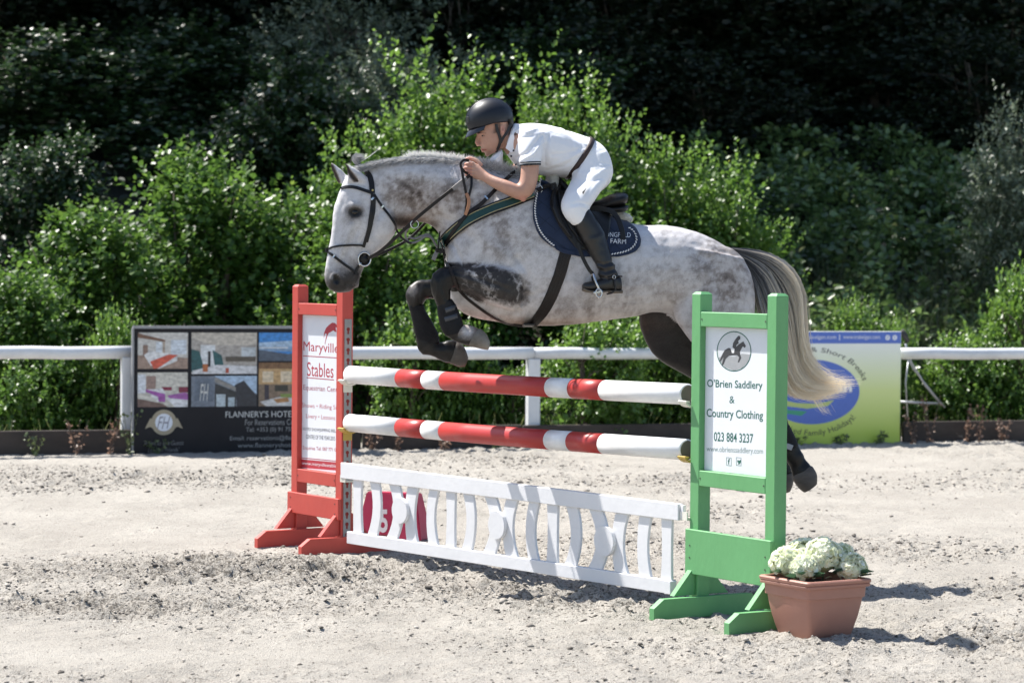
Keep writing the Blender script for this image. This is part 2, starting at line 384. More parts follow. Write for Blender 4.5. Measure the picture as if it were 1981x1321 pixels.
def stems_mesh(h, w, n, seed, r0=.03, lean=.5):
    r = random.Random(seed); mb = MB()
    for i in range(n):
        a = r.uniform(0, 6.28); q = r.uniform(.15, .5) * w * lean; b = Vector((math.cos(a) * .12 * w * r.random(), math.sin(a) * .12 * w * r.random(), -.15))
        pts = [b]
        for k in range(1, 6):
            t = k / 5; pts.append(Vector((b.x + math.cos(a) * q * t ** 1.3 + r.uniform(-.03, .03) * w, b.y + math.sin(a) * q * t ** 1.3 + r.uniform(-.03, .03) * w, h * .86 * t * r.uniform(.92, 1.0))))
        mb.tube(pts, [r0 * (1.05 - .85 * k / 5) for k in range(6)], 6)
        for k in range(2, 5):
            d = Vector((r.uniform(-1, 1), r.uniform(-1, 1), r.uniform(.2, .9))).normalized() * w * .28
            mb.tube([pts[k], pts[k] + d * .5 + Vector((0, 0, .03 * h)), pts[k] + d], [r0 * .35, r0 * .25, r0 * .1], 5)
    return mb.mesh('stems', True)
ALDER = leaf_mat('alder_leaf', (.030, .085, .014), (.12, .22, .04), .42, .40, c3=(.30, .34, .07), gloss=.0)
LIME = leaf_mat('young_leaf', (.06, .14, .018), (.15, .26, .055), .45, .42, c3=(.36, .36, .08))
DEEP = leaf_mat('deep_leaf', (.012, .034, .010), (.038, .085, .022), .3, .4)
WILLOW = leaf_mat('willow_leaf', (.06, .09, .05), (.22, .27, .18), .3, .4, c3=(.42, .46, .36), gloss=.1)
BLACKG = leaf_mat('painted_shade_leaf', (.006, .014, .005), (.018, .038, .012), .25, .5, gloss=.0)  # deep shade of the wood put into a near-black leaf colour

# kinds of plant: (leaf mesh, stem mesh, leaf material, design height, design width)
KIND = {}
def kind(k, h, w, dpt, lob, nsh, per, ln, leaf, mat, seed, **kw):
    me = shoots(lobed(h, w, dpt, lob, seed), nsh, per, ln, leaf, seed, k + '_leaves', **kw); me.materials.append(mat)
    st = stems_mesh(h, w, 7, seed); st.materials.append(BARK); KIND[k] = (me, st, h, w)
kind('alder_a', 3.0, 2.3, 1.6, 17, 820, 9, .48, .128, ALDER, 1)
kind('alder_b', 3.0, 2.1, 1.6, 19, 820, 9, .50, .122, ALDER, 2, up=1.1)
kind('alder_c', 3.0, 2.6, 1.5, 16, 820, 9, .46, .128, ALDER, 3)
kind('lime_a', 3.2, 1.9, 1.4, 17, 740, 10, .58, .104, LIME, 4, up=1.2)
kind('lime_b', 3.0, 2.2, 1.4, 17, 740, 10, .54, .102, LIME, 5, up=1.0)
kind('low_a', 1.3, 1.5, .9, 12, 520, 10, .32, .078, LIME, 6, up=.9)
kind('low_b', 1.1, 1.7, .9, 12, 560, 10, .28, .075, ALDER, 7, up=.8)
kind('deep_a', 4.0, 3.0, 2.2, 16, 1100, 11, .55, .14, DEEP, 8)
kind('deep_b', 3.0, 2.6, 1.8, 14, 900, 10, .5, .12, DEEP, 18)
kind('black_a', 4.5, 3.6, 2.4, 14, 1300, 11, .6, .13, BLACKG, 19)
kind('willow_a', 4.2, 2.6, 2.0, 18, 1200, 11, .5, .12, WILLOW, 9, wid=.46, up=.5)
def shrub(name, k, px, ptop, depth, wpx, label, group=None, rot=None, cat='shrub'):
    me, st, h, w = KIND[k]; p = atd(px, 515, depth); z0 = float(hill_z(np.array(p.x), np.array(depth))) if depth > fence_y(p.x) + .4 else 0.0
    top = atd(px, ptop, depth).z; sz = (top - z0) / h * .97; sx = wpx / FPX * depth / w * 1.0
    e = thing(name, label, cat, (p.x, depth, z0), group); e.rotation_euler = (0, 0, rot if rot is not None else random.uniform(-.5, .5)); e.scale = (sx, (sx + sz) / 2, sz)
    for nm, mm in (('foliage', me), ('stem', st)):
        o = bpy.data.objects.new(nm, mm); COL.objects.link(o); o.parent = e
    return e
G1 = 'leafy shrubs along the fence'
SH = [
 ('alder_shrub', 'alder_a', 165, 395, 26.4, 330, 'rounded bright green alder shrub standing left of the hotel banner above the rail'),
 ('alder_shrub', 'alder_b', 395, 300, 27.2, 330, 'tall bright alder shrub with upright shoots rising behind the hotel banner'),
 ('alder_shrub', 'alder_c', 555, 330, 27.8, 330, 'dense mid green alder shrub behind the red jump stand'),
 ('alder_shrub', 'alder_a', 20, 520, 25.4, 260, 'low alder shrub cut by the left edge above the white rail'),
 ('alder_shrub', 'deep_b', 60, 255, 29.6, 300, 'darker alder shrub half in shade at the far left behind the others'),
 ('alder_shrub', 'alder_b', 700, 400, 26.6, 300, 'leafy green shrub behind the grey horse head and red stand top'),
 ('alder_shrub', 'deep_a', 560, 110, 31.0, 340, 'tall darker alder rising above the others left of the horse ears'),
 ('young_alder', 'lime_a', 860, 108, 29.0, 270, 'tall yellow green young alder rising left of the rider helmet'),
 ('young_alder', 'lime_b', 735, 215, 28.6, 260, 'bright young alder above the horse mane'),
 ('young_alder', 'lime_a', 1080, 135, 29.4, 230, 'slender yellow green alder with spiky shoots above the rider back'),
 ('young_alder', 'lime_b', 1165, 215, 29.0, 200, 'yellowish alder just behind the rider hips'),
 ('young_alder', 'lime_b', 1265, 275, 28.8, 260, 'bright alder behind the saddle cantle'),
 ('young_alder', 'lime_a', 1385, 300, 28.6, 240, 'bright alder above the grey croup of the horse'),
 ('young_alder', 'lime_b', 1455, 430, 28.4, 170, 'lower alder at the right end of the bright row above the tail'),
 ('alder_shrub', 'alder_c', 900, 330, 28.0, 330, 'dense alder hidden mostly behind horse neck and chest'),
 ('alder_shrub', 'alder_b', 1150, 360, 28.2, 330, 'dense alder hidden mostly behind saddle and rider leg'),
 ('low_shrub', 'low_b', 110, 690, 24.9, 230, 'low dark leaved shrub under the left rail'),
 ('low_shrub', 'low_a', 215, 610, 25.1, 130, 'small pale shrub left of the white post by the hotel banner'),
 ('low_shrub', 'low_a', 790, 600, 25.8, 200, 'small shrub under the front hooves behind the rail'),
 ('low_shrub', 'low_b', 900, 640, 25.9, 200, 'low shrub between the front hooves and the middle fence post'),
 ('low_shrub', 'low_a', 1000, 720, 26.0, 130, 'low sparse shrub left of the middle fence post'),
 ('low_shrub', 'low_a', 1140, 610, 25.65, 220, 'bushy low shrub poking over the rail right of the middle post'),
 ('low_shrub', 'low_b', 1270, 640, 26.4, 230, 'low shrub behind the upper pole at the horse stifle'),
 ('low_shrub', 'low_a', 1390, 590, 26.6, 200, 'low shrub behind the green jump stand'),
 ('low_shrub', 'low_a', 1640, 590, 27.6, 120, 'small upright sapling looking over the blue topped banner'),
 ('low_shrub', 'low_a', 1725, 625, 27.5, 90, 'tiny bright sapling at the right corner of the blue topped banner'),
 ('low_shrub', 'low_a', 1850, 650, 27.6, 190, 'leafy low shrub under the right rail beside the steel tube'),
 ('low_shrub', 'low_a', 1965, 530, 27.8, 170, 'bright shrub at the right edge reaching above the rail'),
 ('low_shrub', 'low_b', 1920, 700, 27.4, 200, 'low green shrub at the right end under the rail'),
]
for nm, k, px, pt, d, wp, lab in SH: shrub(nm, k, px, pt, d, wp, lab, G1)
shrub('willow', 'willow_a', 800, 60, 31.5, 330, 'silvery grey willow rising into the shade above the horse neck', 'willows in front of the wood', cat='tree')
shrub('willow', 'willow_a', 690, -40, 33.5, 330, 'tall silvery willow reaching the top edge left of centre', 'willows in front of the wood', cat='tree')
shrub('willow', 'willow_a', 2010, 175, 31.0, 260, 'sunlit silvery willow at the right edge above the bank', 'willows in front of the wood', cat='tree')
shrub('dark_shrub', 'deep_a', 100, 60, 32.5, 520, 'dark green shrub mass at the upper left', 'dark shrubs below the wood')
shrub('dark_shrub', 'deep_a', 330, 40, 33.5, 480, 'dark green shrub between the left trees', 'dark shrubs below the wood')
shrub('dark_shrub', 'deep_a', 500, 180, 31.8, 400, 'dark shrub behind the tall bright alder', 'dark shrubs below the wood')
shrub('dark_shrub', 'deep_a', 1010, 60, 33.5, 420, 'dark shrub behind the rider helmet', 'dark shrubs below the wood')
shrub('dark_shrub', 'deep_a', 1330, 330, 31.5, 380, 'dark shrub behind the bright row above the croup', 'dark shrubs below the wood')

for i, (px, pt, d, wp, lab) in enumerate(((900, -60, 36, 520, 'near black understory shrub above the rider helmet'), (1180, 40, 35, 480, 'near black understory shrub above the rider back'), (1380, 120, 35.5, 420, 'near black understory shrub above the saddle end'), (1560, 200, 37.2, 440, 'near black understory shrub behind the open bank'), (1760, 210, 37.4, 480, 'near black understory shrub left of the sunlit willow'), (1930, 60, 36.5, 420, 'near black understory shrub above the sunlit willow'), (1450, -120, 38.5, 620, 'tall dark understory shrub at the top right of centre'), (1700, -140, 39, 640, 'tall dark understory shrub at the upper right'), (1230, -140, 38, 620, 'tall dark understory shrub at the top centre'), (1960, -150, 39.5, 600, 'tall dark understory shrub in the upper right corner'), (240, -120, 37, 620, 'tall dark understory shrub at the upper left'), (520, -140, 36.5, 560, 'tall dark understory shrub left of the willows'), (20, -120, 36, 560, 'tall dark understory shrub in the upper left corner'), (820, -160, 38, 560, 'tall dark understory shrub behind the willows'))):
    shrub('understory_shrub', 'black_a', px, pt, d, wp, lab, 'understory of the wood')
# big trees of the wood: trunk with limbs and a high crown
def tree_meshes(seed, H, W, mat, leaf, nsh):
    r = random.Random(seed); lob = []
    for i in range(22):
        z = H * r.uniform(.10, .95); k = math.sin(math.pi * min(1, (z / H) ** .8 * .95)) ** .6; a = r.uniform(0, 6.28); q = W * .5 * k * r.uniform(.2, .8)
        lob.append((math.cos(a) * q, math.sin(a) * q, z, W * .2 * r.uniform(.7, 1.3), W * .2 * r.uniform(.7, 1.2), H * .085 * r.uniform(.7, 1.3)))
    me = shoots(lob, nsh, 10, .8, leaf, seed, 'crown', droop=.35, up=.2, tipbright=.2, shell=.4); me.materials.append(mat)
    mb = MB(); pts = [Vector((0, 0, -.5))]
    for k in range(1, 8): pts.append(Vector((r.uniform(-.15, .15) * k * .5, r.uniform(-.15, .15) * k * .5, H * .85 * k / 7)))
    mb.tube(pts, [.24 * (1.05 - .9 * k / 7) for k in range(8)], 10)
    for lx, ly, lz, *_ in lob[:16]:
        b = min(6, max(1, int(lz / H / .85 * 7) - 1)); p = pts[b]; q = Vector((lx, ly, lz)); mid = (p + q) / 2 + Vector((0, 0, -.2))
        mb.tube([p, mid, q], [.07, .05, .02], 6)
    tk = mb.mesh('trunk', True); tk.materials.append(BARK)
    return me, tk
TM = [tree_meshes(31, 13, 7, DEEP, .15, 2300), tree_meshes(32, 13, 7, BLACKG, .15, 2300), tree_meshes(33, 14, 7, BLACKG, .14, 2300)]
TL = [('left', 0, -7.5, 36), ('l', 0, -4.6, 37.5), ('l', 1, -2.2, 36.5), ('l', 0, -9.5, 40), ('l', 1, -.2, 38.5), ('l', 0, 1.6, 39), ('l', 1, 3.6, 42), ('l', 2, 6, 44), ('l', 1, 8.5, 44.5), ('l', 2, 9.8, 42), ('l', 2, -6, 43), ('l', 1, -3, 44), ('l', 2, 0, 44.5), ('l', 1, 3, 45.5), ('l', 2, 6.5, 46.5), ('l', 1, 10, 48), ('l', 2, 13, 44), ('l', 1, -12, 42), ('l', 2, 4.5, 50), ('l', 1, 9, 53), ('l', 2, -2, 50)]
place_words = ['at the far left of the wood', 'left of the silvery willows', 'directly behind the tall silvery willow', 'at the left edge farther back', 'behind the rider helmet', 'behind the rider back', 'above the croup of the horse', 'over the dark gap right of centre', 'above the open bank', 'at the right edge behind the sunlit willow']
for i, (_, k, x, y) in enumerate(TL):
    lab = ('dark broadleaf tree of the wood ' + place_words[i]) if i < 10 else 'unseen broadleaf tree behind the front rank, kept in to block sky and light'  # rear trees stay out of view, kept to block sky and light
    e = thing('broadleaf_tree', lab, 'tree', (x, y, float(hill_z(np.array(x * 1.0), np.array(y * 1.0)))), 'dark trees of the wood' if i < 10 else 'trees deep in the wood')
    e.rotation_euler = (0, 0, i * 1.9); s = .9 + .25 * ((i * 37) % 10) / 10; e.scale = (s, s, s)
    for nm, mm in (('crown', TM[k][0]), ('trunk', TM[k][1])):
        o = bpy.data.objects.new(nm, mm); COL.objects.link(o); o.parent = e

# undergrowth on the bank, one mass
def cover(name, n, xr, tr, leaf, hmax, mat, seed, label, wid=.6, dens=None):
    r = np.random.default_rng(seed); x = r.uniform(*xr, n); t = r.uniform(*tr, n); y = fence_y(x) + t
    cl = fbm(x * 1.7, y * 1.7, 3, seed); k = cl > .42; x, y, cl = x[k], y[k], cl[k]; n = len(x)
    z = hill_z(x, y) + r.random(n) ** .7 * hmax * np.clip((cl - .40) * 5, .15, 1)
    D = r.normal(size=(n, 3)); D[:, 2] = np.abs(D[:, 2]) * .5; Nn = r.normal(size=(n, 3)) * .6 + np.array([0, -.1, 1])
    me = leaves(np.stack([x, y, z], -1), D, Nn, leaf * r.uniform(.5, 1.3, n), r.random(n) ** 1.4, name, wid)
    o = link(name, me, None, mat); tag(o, label, 'undergrowth', kind='stuff'); return o
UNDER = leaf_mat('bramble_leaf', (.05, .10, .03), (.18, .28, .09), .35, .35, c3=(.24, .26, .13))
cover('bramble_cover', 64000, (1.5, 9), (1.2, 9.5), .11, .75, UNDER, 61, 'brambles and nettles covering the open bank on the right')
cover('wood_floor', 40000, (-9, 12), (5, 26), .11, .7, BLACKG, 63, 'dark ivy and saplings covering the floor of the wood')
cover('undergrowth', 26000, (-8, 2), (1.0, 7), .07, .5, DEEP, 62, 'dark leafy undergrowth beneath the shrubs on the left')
# grasses
def grass(name, n, xr, tr, hmin, hmax, mat, seed, label):
    r = np.random.default_rng(seed); x = r.uniform(*xr, n); t = r.uniform(*tr, n); y = fence_y(x) + t; z = hill_z(x, y) * (t > .4); h = r.uniform(hmin, hmax, n)
    a = r.uniform(0, 3.14, n); ln = r.normal(size=(n, 2)) * .22 * h[:, None]; w_ = .004 + .004 * r.random(n)
    P = np.stack([x, y, z], -1); W = np.stack([np.cos(a) * w_, np.sin(a) * w_, 0 * a], -1)
    M1 = P + np.stack([ln[:, 0] * .35, ln[:, 1] * .35, h * .55], -1); T = P + np.stack([ln[:, 0], ln[:, 1], h], -1)
    V = np.stack([P - W, P + W, M1 + W * .8, M1 - W * .8, T + W * .2, T - W * .2], 1).reshape(-1, 3)
    Fq = (np.array([[0, 1, 2, 3], [3, 2, 4, 5]])[None] + (np.arange(n) * 6)[:, None, None]).reshape(-1, 4)
    me = np_mesh(name, V, Fq, 4); q = me.attributes.new('tint', 'FLOAT', 'POINT'); q.data.foreach_set('value', np.repeat(r.random(n), 6).astype(np.float32))
    o = link(name, me, None, mat); tag(o, label, 'grass', kind='stuff')
GRASS = leaf_mat('grass_blade', (.10, .13, .04), (.22, .24, .10), .35, .5, c3=(.34, .27, .15))
grass('verge_grass', 4200, (-5.5, 6.2), (.25, 2.2), .08, .34, GRASS, 71, 'long dry grass growing behind the kickboards of the fence')
grass('bank_grass', 5000, (3, 8), (1.6, 5), .3, .8, leaf_mat('painted_shade_grass', (.03, .05, .018), (.09, .11, .05), .3, .5), 72, 'tall thin grass stems on the right bank')  # darker copy of the grass, the bank's shade is in its colour
# little yellow weeds
# ============================================================ fence, kickboards, banners
WHITE_FENCE = mk('fence_white', (.72, .73, .74), .4, col2=(.58, .59, .60), scale=3, chip=(.25, .24, .22), chip_th=.72, chip_scale=6, bump=.1)
DARKWOOD = mk('kickboard_wood', (.075, .058, .048), .85, col2=(.03, .024, .02), scale=5, bump=.6, bscale=18, stretch=(.15, 1, 1), chip=(.19, .16, .13), chip_th=.66)
FP0 = gnd(0, 880); FP1 = Vector((5.123, 26.82, 0))
FE = (FP1 - FP0); FE.z = 0; FLEN = FE.length; FE.normalize(); FN = Vector((FE.y, -FE.x, 0))      # along, towards the arena
UP = Vector((0, 0, 1))
def fpt(px, z=0.0, off=0.0):
    """point of the fence plane seen at column px"""
    p = onplane(px, 760, FP0 + FN * off, FN); p.z = z; return p
fence = thing('rail_fence', 'white tubular rail fence with square posts behind the arena', 'fence', fpt(245))
def rail(p, q, r, name):
    mb = MB(); k = 10; pts = [p.lerp(q, i / k) + Vector((0, 0, .004 * math.sin(i * 2.1))) for i in range(k + 1)]; mb.tube(pts, r, 14); return mb.build(name, WHITE_FENCE, fence, True)
L0, Lp, R1_ = fpt(-420, .9), fpt(252, .90), fpt(2400, .865)
rail(L0, Lp + FE * .02, .058, 'rail'); rail(fpt(252, .9) + FE * .03, fpt(1031, .885) - FE * .005, .058, 'rail'); rail(fpt(1031, .885) + FE * .005, fpt(1735, .875), .056, 'rail'); rail(fpt(1735, .875) + FE * .01, R1_, .057, 'rail')
for px, zt in ((-380, .86), (247, .86), (1031, .835), (1728, .83), (2330, .83)):
    mb = MB(); mb.box(fpt(px, zt / 2 - .05), FE * .058, FN * .05, UP * (zt / 2 + .05), ch=.008); mb.build('post', WHITE_FENCE, fence)
kick = thing('kickboards', 'row of dark weathered kickboards along the foot of the fence', 'boards', fpt(0))
xs = [-500, -60, 262, 700, 1010, 1345, 1745, 2090, 2450]
for i in range(len(xs) - 1):
    a, b_ = fpt(xs[i] + 2, 0, .11), fpt(xs[i + 1] - 2, 0, .11); hh = [.24, .22, .2, .225, .22, .2, .215, .22][i]
    mb = MB(); mb.box((a + b_) / 2 + UP * (hh / 2 - .03), (b_ - a) / 2, FN * .022, UP * (hh / 2 + .03) + FE * .002, ch=.006); mb.build('board', DARKWOOD, kick)

# ---- hotel banner on the left
BDIR = FE
def banner_place(pxl, off, z0):
    o = fpt(pxl, z0, off)
    return lambda x, y: o + FE * x + UP * y + FN * .0
hb0 = fpt(259, .0, .17); HB_W = (fpt(655, 0, .17) - hb0).length; HB_H = 1.125
hotel = thing('hotel_banner', 'black hotel banner with six photographs and gold crest beside the white post', 'banner', hb0)
BLK = mk('banner_black', (.010, .010, .014), .5, col2=(.016, .016, .02), scale=4, bump=.15, bscale=3, spec=.25)
mb = MB(); mb.box(hb0 + FE * HB_W / 2 + UP * HB_H / 2 - FN * .01, FE * HB_W / 2, FN * .012, UP * HB_H / 2, ch=.004); mb.build('board', BLK, hotel)
mb = MB()
mb.box(hb0 + FE * HB_W / 2 + UP * (HB_H + .006), FE * (HB_W / 2 + .012), FN * .02, UP * .012); mb.box(hb0 - FE * .012 + UP * HB_H / 2, FE * .009, FN * .018, UP * (HB_H / 2)); mb.build('frame', mk('frame_grey', (.32, .32, .33), .6), hotel)
HS = HB_W / (655 - 259); HZ = HB_H / (870 - 632)
def hp_(x, y, k=0): return hb0 + FE * ((x - 259) * HS) + UP * (HB_H - (y - 632) * HZ) + FN * (.0025 + .0005 * k)
FPH = {}
def photo_ink(c):
    if c not in FPH: FPH[c] = mk('photo_ink', c, .35, col2=tuple(v * .45 for v in c), scale=26, detail=9, stretch=(1, 1, 1.6))
    return FPH[c]
def pic(name, x0, y0, x1, y1, shapes, base):
    p = poly('photograph', [(x0, y0), (x1, y0), (x1, y1), (x0, y1)], hotel, photo_ink(base), lambda a, b_: hp_(a, b_))
    X = lambda t: x0 + (x1 - x0) * t; Yy = lambda t: y0 + (y1 - y0) * t
    for i, (c, pts) in enumerate(shapes): poly(name, [(X(a), Yy(b_)) for a, b_ in pts], p, photo_ink(c), lambda a, b_, i=i: hp_(a, b_, 1 + i))
def rc(a, b_, c, d): return [(a, b_), (c, b_), (c, d), (a, d)]
pic('print_area', 266, 641, 361, 709, [((.42, .30, .24), [(0, .62), (1, .7), (1, 1), (0, 1)]), ((.22, .12, .08), [(0, 0), (.1, .05), (.55, .2), (.55, .26), (0, .14)]), ((.75, .82, .9), rc(.66, .2, .97, .6)), ((.8, .86, .92), rc(.36, .26, .48, .55)), ((.5, .4, .32), rc(.5, .24, .54, .62)), ((.3, .2, .16), rc(.1, .34, .2, .68)), ((.9, .9, .9), [(.12, .62), (.25, .5), (.5, .56), (.8, .62), (.78, .78), (.42, 1), (.25, .9)]), ((.75, .13, .08), [(.24, .8), (.62, .6), (.8, .62), (.42, .97), (.32, 1)])], (.72, .7, .66))
pic('print_area', 368, 641, 494, 719, [((.66, .6, .52), [(0, 0), (1, 0), (1, .3), (.3, .3), (0, .12)]), ((.85, .88, .9), rc(.14, .3, .36, .85)), ((.03, .12, .13), [(0, .4), (.12, .45), (.2, .88), (0, .95)]), ((.03, .13, .14), [(.32, .42), (.46, .55), (.5, .86), (.36, .88)]), ((.02, .02, .03), rc(.25, .45, .29, .85)), ((.62, .67, .7), rc(.76, .36, .98, .62)), ((.12, .1, .08), rc(.52, .58, .98, .7)), ((.8, .8, .82), [(.02, .92), (.4, .78), (1, .82), (1, 1), (0, 1)]), ((.5, .16, .06), rc(.17, .76, .25, .95)), ((.55, .1, .06), rc(.52, .86, .57, .98))], (.5, .46, .42))
pic('print_area', 266, 716, 361, 781, [((.82, .86, .92), rc(0, .05, .16, .6)), ((.4, .28, .24), rc(.17, .1, .36, .5)), ((.22, .14, .12), [(.0, .75), (.5, .9), (.6, 1), (0, 1)]), ((.3, .03, .08), rc(.48, .42, .68, .52)), ((.25, .03, .07), rc(.82, .42, 1, .58)), ((.88, .88, .9), [(.14, .5), (.5, .46), (.56, .62), (.56, .8), (.4, .85)]), ((.42, .12, .45), [(.16, .48), (.55, .62), (.55, .86), (.42, .84), (.4, .7), (.16, .56)]), ((.9, .9, .92), [(.56, .75), (.9, .6), (1, .62), (1, 1), (.75, 1)]), ((.45, .15, .48), [(.6, .66), (.95, .58), (1, .62), (1, .8), (.62, .74)])], (.74, .71, .63))
pic('print_area', 368, 723, 494, 781, [((.16, .2, .26), rc(.05, .08, .34, .82)), ((.5, .66, .85), [(.36, 0), (1, 0), (1, .6), (.78, .2), (.68, .35), (.36, .02)]), ((.03, .035, .05), [(.66, .3), (.8, .15), (1, .65), (1, 1), (.7, 1)]), ((.35, .34, .32), [(.36, .05), (.68, .38), (.68, .5), (.36, .2)]), ((.04, .045, .05), [(.36, .24), (.68, .52), (.68, 1), (.36, 1)]), ((.6, .7, .75), rc(.38, .6, .52, 1)), ((.55, .66, .72), rc(.56, .7, .66, 1))], (.22, .26, .32))
pic('print_area', 498, 641, 640, 695, [((.5, .68, .88), [(0, .35), (1, .2), (1, .5), (0, .5)]), ((.25, .4, .6), rc(0, .48, 1, .66)), ((.1, .13, .18), [(0, .6), (.4, .75), (1, .6), (1, 1), (0, 1)]), ((.7, .76, .82), rc(.0, .5, .4, .56))], (.06, .3, .75))
pic('print_area', 498, 698, 640, 781, [((.65, .42, .2), rc(0, .1, 1, .5)), ((.25, .13, .06), rc(0, 0, 1, .14)), ((.85, .7, .5), rc(.05, .2, .2, .45)), ((.85, .7, .5), rc(.3, .2, .45, .45)), ((.05, .04, .06), rc(.08, .5, .14, .85)), ((.05, .05, .04), rc(.22, .52, .4, .66)), ((.8, .78, .76), [(.02, .9), (.3, .78), (.62, .85), (.6, 1), (.1, 1)]), ((.6, .3, .12), [(.2, .84), (.4, .8), (.42, .9), (.25, .93)]), ((.3, .4, .1), rc(.3, .72, .5, .8))], (.28, .2, .14))
GOLD = flat((.36, .31, .22), .4); PALE = flat((.62, .62, .6), .4)
ps = lambda k: (lambda a, b_: hp_(a, b_, k))
for r_, c_, k in ((24, (.36, .31, .22), 1), (16.5, (.75, .78, .85), 2)): poly('crest', disc_pts(316, 810, r_, r_), hotel, flat(c_), ps(k))
poly('crest', [(280, 822), (290, 802), (300, 806), (297, 822), (290, 818)], hotel, GOLD, ps(3)); poly('crest', [(352, 822), (342, 802), (332, 806), (335, 822), (342, 818)], hotel, GOLD, ps(3))
txt('lettering', 'FH', hotel, flat((.25, .25, .3)), ps(3), 303, 328, 822, 799, shear=.4)
txt('lettering', 'FH', hotel, PALE, ps(9), 384, 401, 770, 738, shear=.3)
txt('lettering', "FLANNERY'S HOTEL", hotel, PALE, ps(1), 434, 570, 802, 790)
for s_, x0, x1, yb, yt in (('For Reservations Contact', 472, 590, 817, 806), ('Tel: +353 (0) 91 755', 474, 566, 832, 821), ('Email: reservations@flannery', 443, 590, 848, 837), ('www.flanneryshotel', 458, 570, 862, 851), ):
    txt('lettering', s_, hotel, flat((.3, .3, .3)), ps(1), x0, x1, yb, yt)
for s_, x0, x1, yb, yt in (("'Arrive to us a Guests", 278, 354, 853, 844), ("Leave as Friends'", 286, 346, 866, 857)): txt('lettering', s_, hotel, flat((.2, .2, .2)), ps(1), x0, x1, yb, yt, shear=.3)

# ---- holiday banner on the right
tb1 = fpt(1742, 0, .17); tb0 = fpt(1395, 0, .17); TB_W = (tb1 - tb0).length; TB_H = 1.10
hol = thing('holiday_banner', 'green and white holiday banner with a blue oval behind the horse tail', 'banner', tb0)
TS = TB_W / (1742 - 1395); TZ = TB_H / (849 - 637)
GR = bpy.data.materials.new('banner_print'); GR.use_nodes = True; nt = GR.node_tree; b = nt.nodes['Principled BSDF']; b.inputs['Roughness'].default_value = .35
tc = N(nt, 'ShaderNodeTexCoord'); sp = N(nt, 'ShaderNodeSeparateXYZ'); nt.links.new(tc.outputs['Object'], sp.inputs[0]); mr = N(nt, 'ShaderNodeMapRange'); mr.inputs['From Min'].default_value = .05; mr.inputs['From Max'].default_value = 1.0; nt.links.new(sp.outputs['Z'], mr.inputs['Value'])
rr = N(nt, 'ShaderNodeValToRGB'); rr.color_ramp.elements[0].position = .05; rr.color_ramp.elements[0].color = (.50, .63, .09, 1); rr.color_ramp.elements[1].position = .95; rr.color_ramp.elements[1].color = (.80, .83, .76, 1); e_ = rr.color_ramp.elements.new(.5); e_.color = (.68, .76, .30, 1)
nt.links.new(mr.outputs[0], rr.inputs[0]); nt.links.new(rr.outputs[0], b.inputs['Base Color'])
mb = MB(); mb.box(tb0 + FE * TB_W / 2 + UP * TB_H / 2 - FN * .01, FE * TB_W / 2, FN * .012, UP * TB_H / 2, ch=.004); mb.build('board', GR, hol)
def tp_(x, y, k=1): return tb0 + FE * ((x - 1395) * TS) + UP * (TB_H - (y - 637) * TZ) + FN * (.0025 + .0005 * k)
tk_ = lambda k: (lambda a, b_: tp_(a, b_, k))
BLUE = flat((.09, .17, .55), .4)
poly('header_strip', [(1396, 638.5), (1741, 638.5), (1741, 660), (1396, 660)], hol, BLUE, tk_(1))
poly('oval', disc_pts(1570, 750, 91, 60, 48), hol, BLUE, tk_(1))
poly('swoosh', [(1500, 762), (1540, 770), (1580, 772), (1612, 765), (1600, 776), (1560, 781), (1520, 776), (1497, 768)], hol, flat((.5, .6, .2)), tk_(2))
poly('swoosh', [(1505, 776), (1525, 783), (1560, 786), (1548, 794), (1510, 788), (1500, 782)], hol, flat((.05, .35, .2)), tk_(2))
WT = flat((.78, .8, .85), .4)
txt('lettering', 'Trabolgan', hol, WT, tk_(3), 1500, 1646, 756, 732, offset=.03)
txt('lettering', 'info@trabolgan.com', hol, WT, tk_(3), 1528, 1614, 653.5, 644); txt('lettering', '|', hol, WT, tk_(3), 1620, 1621.5, 654, 643); txt('lettering', 'www.trabolgan.com', hol, WT, tk_(3), 1628, 1700, 653.5, 644)
for cx_, l_ in ((1715, 'f'), (1729, 't')):
    poly('symbol', disc_pts(cx_, 649, 4.6, 5, 20), hol, WT, tk_(3)); txt('symbol', l_, hol, BLUE, tk_(4), cx_ - 1.5, cx_ + 1.5, 652, 646)
INK = flat((.06, .07, .06), .5)
def arc(cx_, cy_, rx, ry, a0, a1, x0, x1, h, sgn=1):
    def w_(x, y):
        a = a0 + (a1 - a0) * (x - x0) / (x1 - x0); k = 1 + sgn * y / 60.0
        return cx_ + rx * k * math.cos(a), cy_ - ry * k * math.sin(a)
    return w_
txt('lettering', 'gs & Short Breaks', hol, INK, tk_(3), 0, 100, 0, 9.5, warp=arc(1568, 750, 99, 72, R_(106), R_(16), 0, 100, 9), offset=0)
txt('lettering', 'Packed Family Holidays!', hol, INK, tk_(3), 0, 100, 0, 9.5, warp=arc(1570, 748, 112, 86, R_(-128), R_(-38), 0, 100, 9, -1), offset=0)

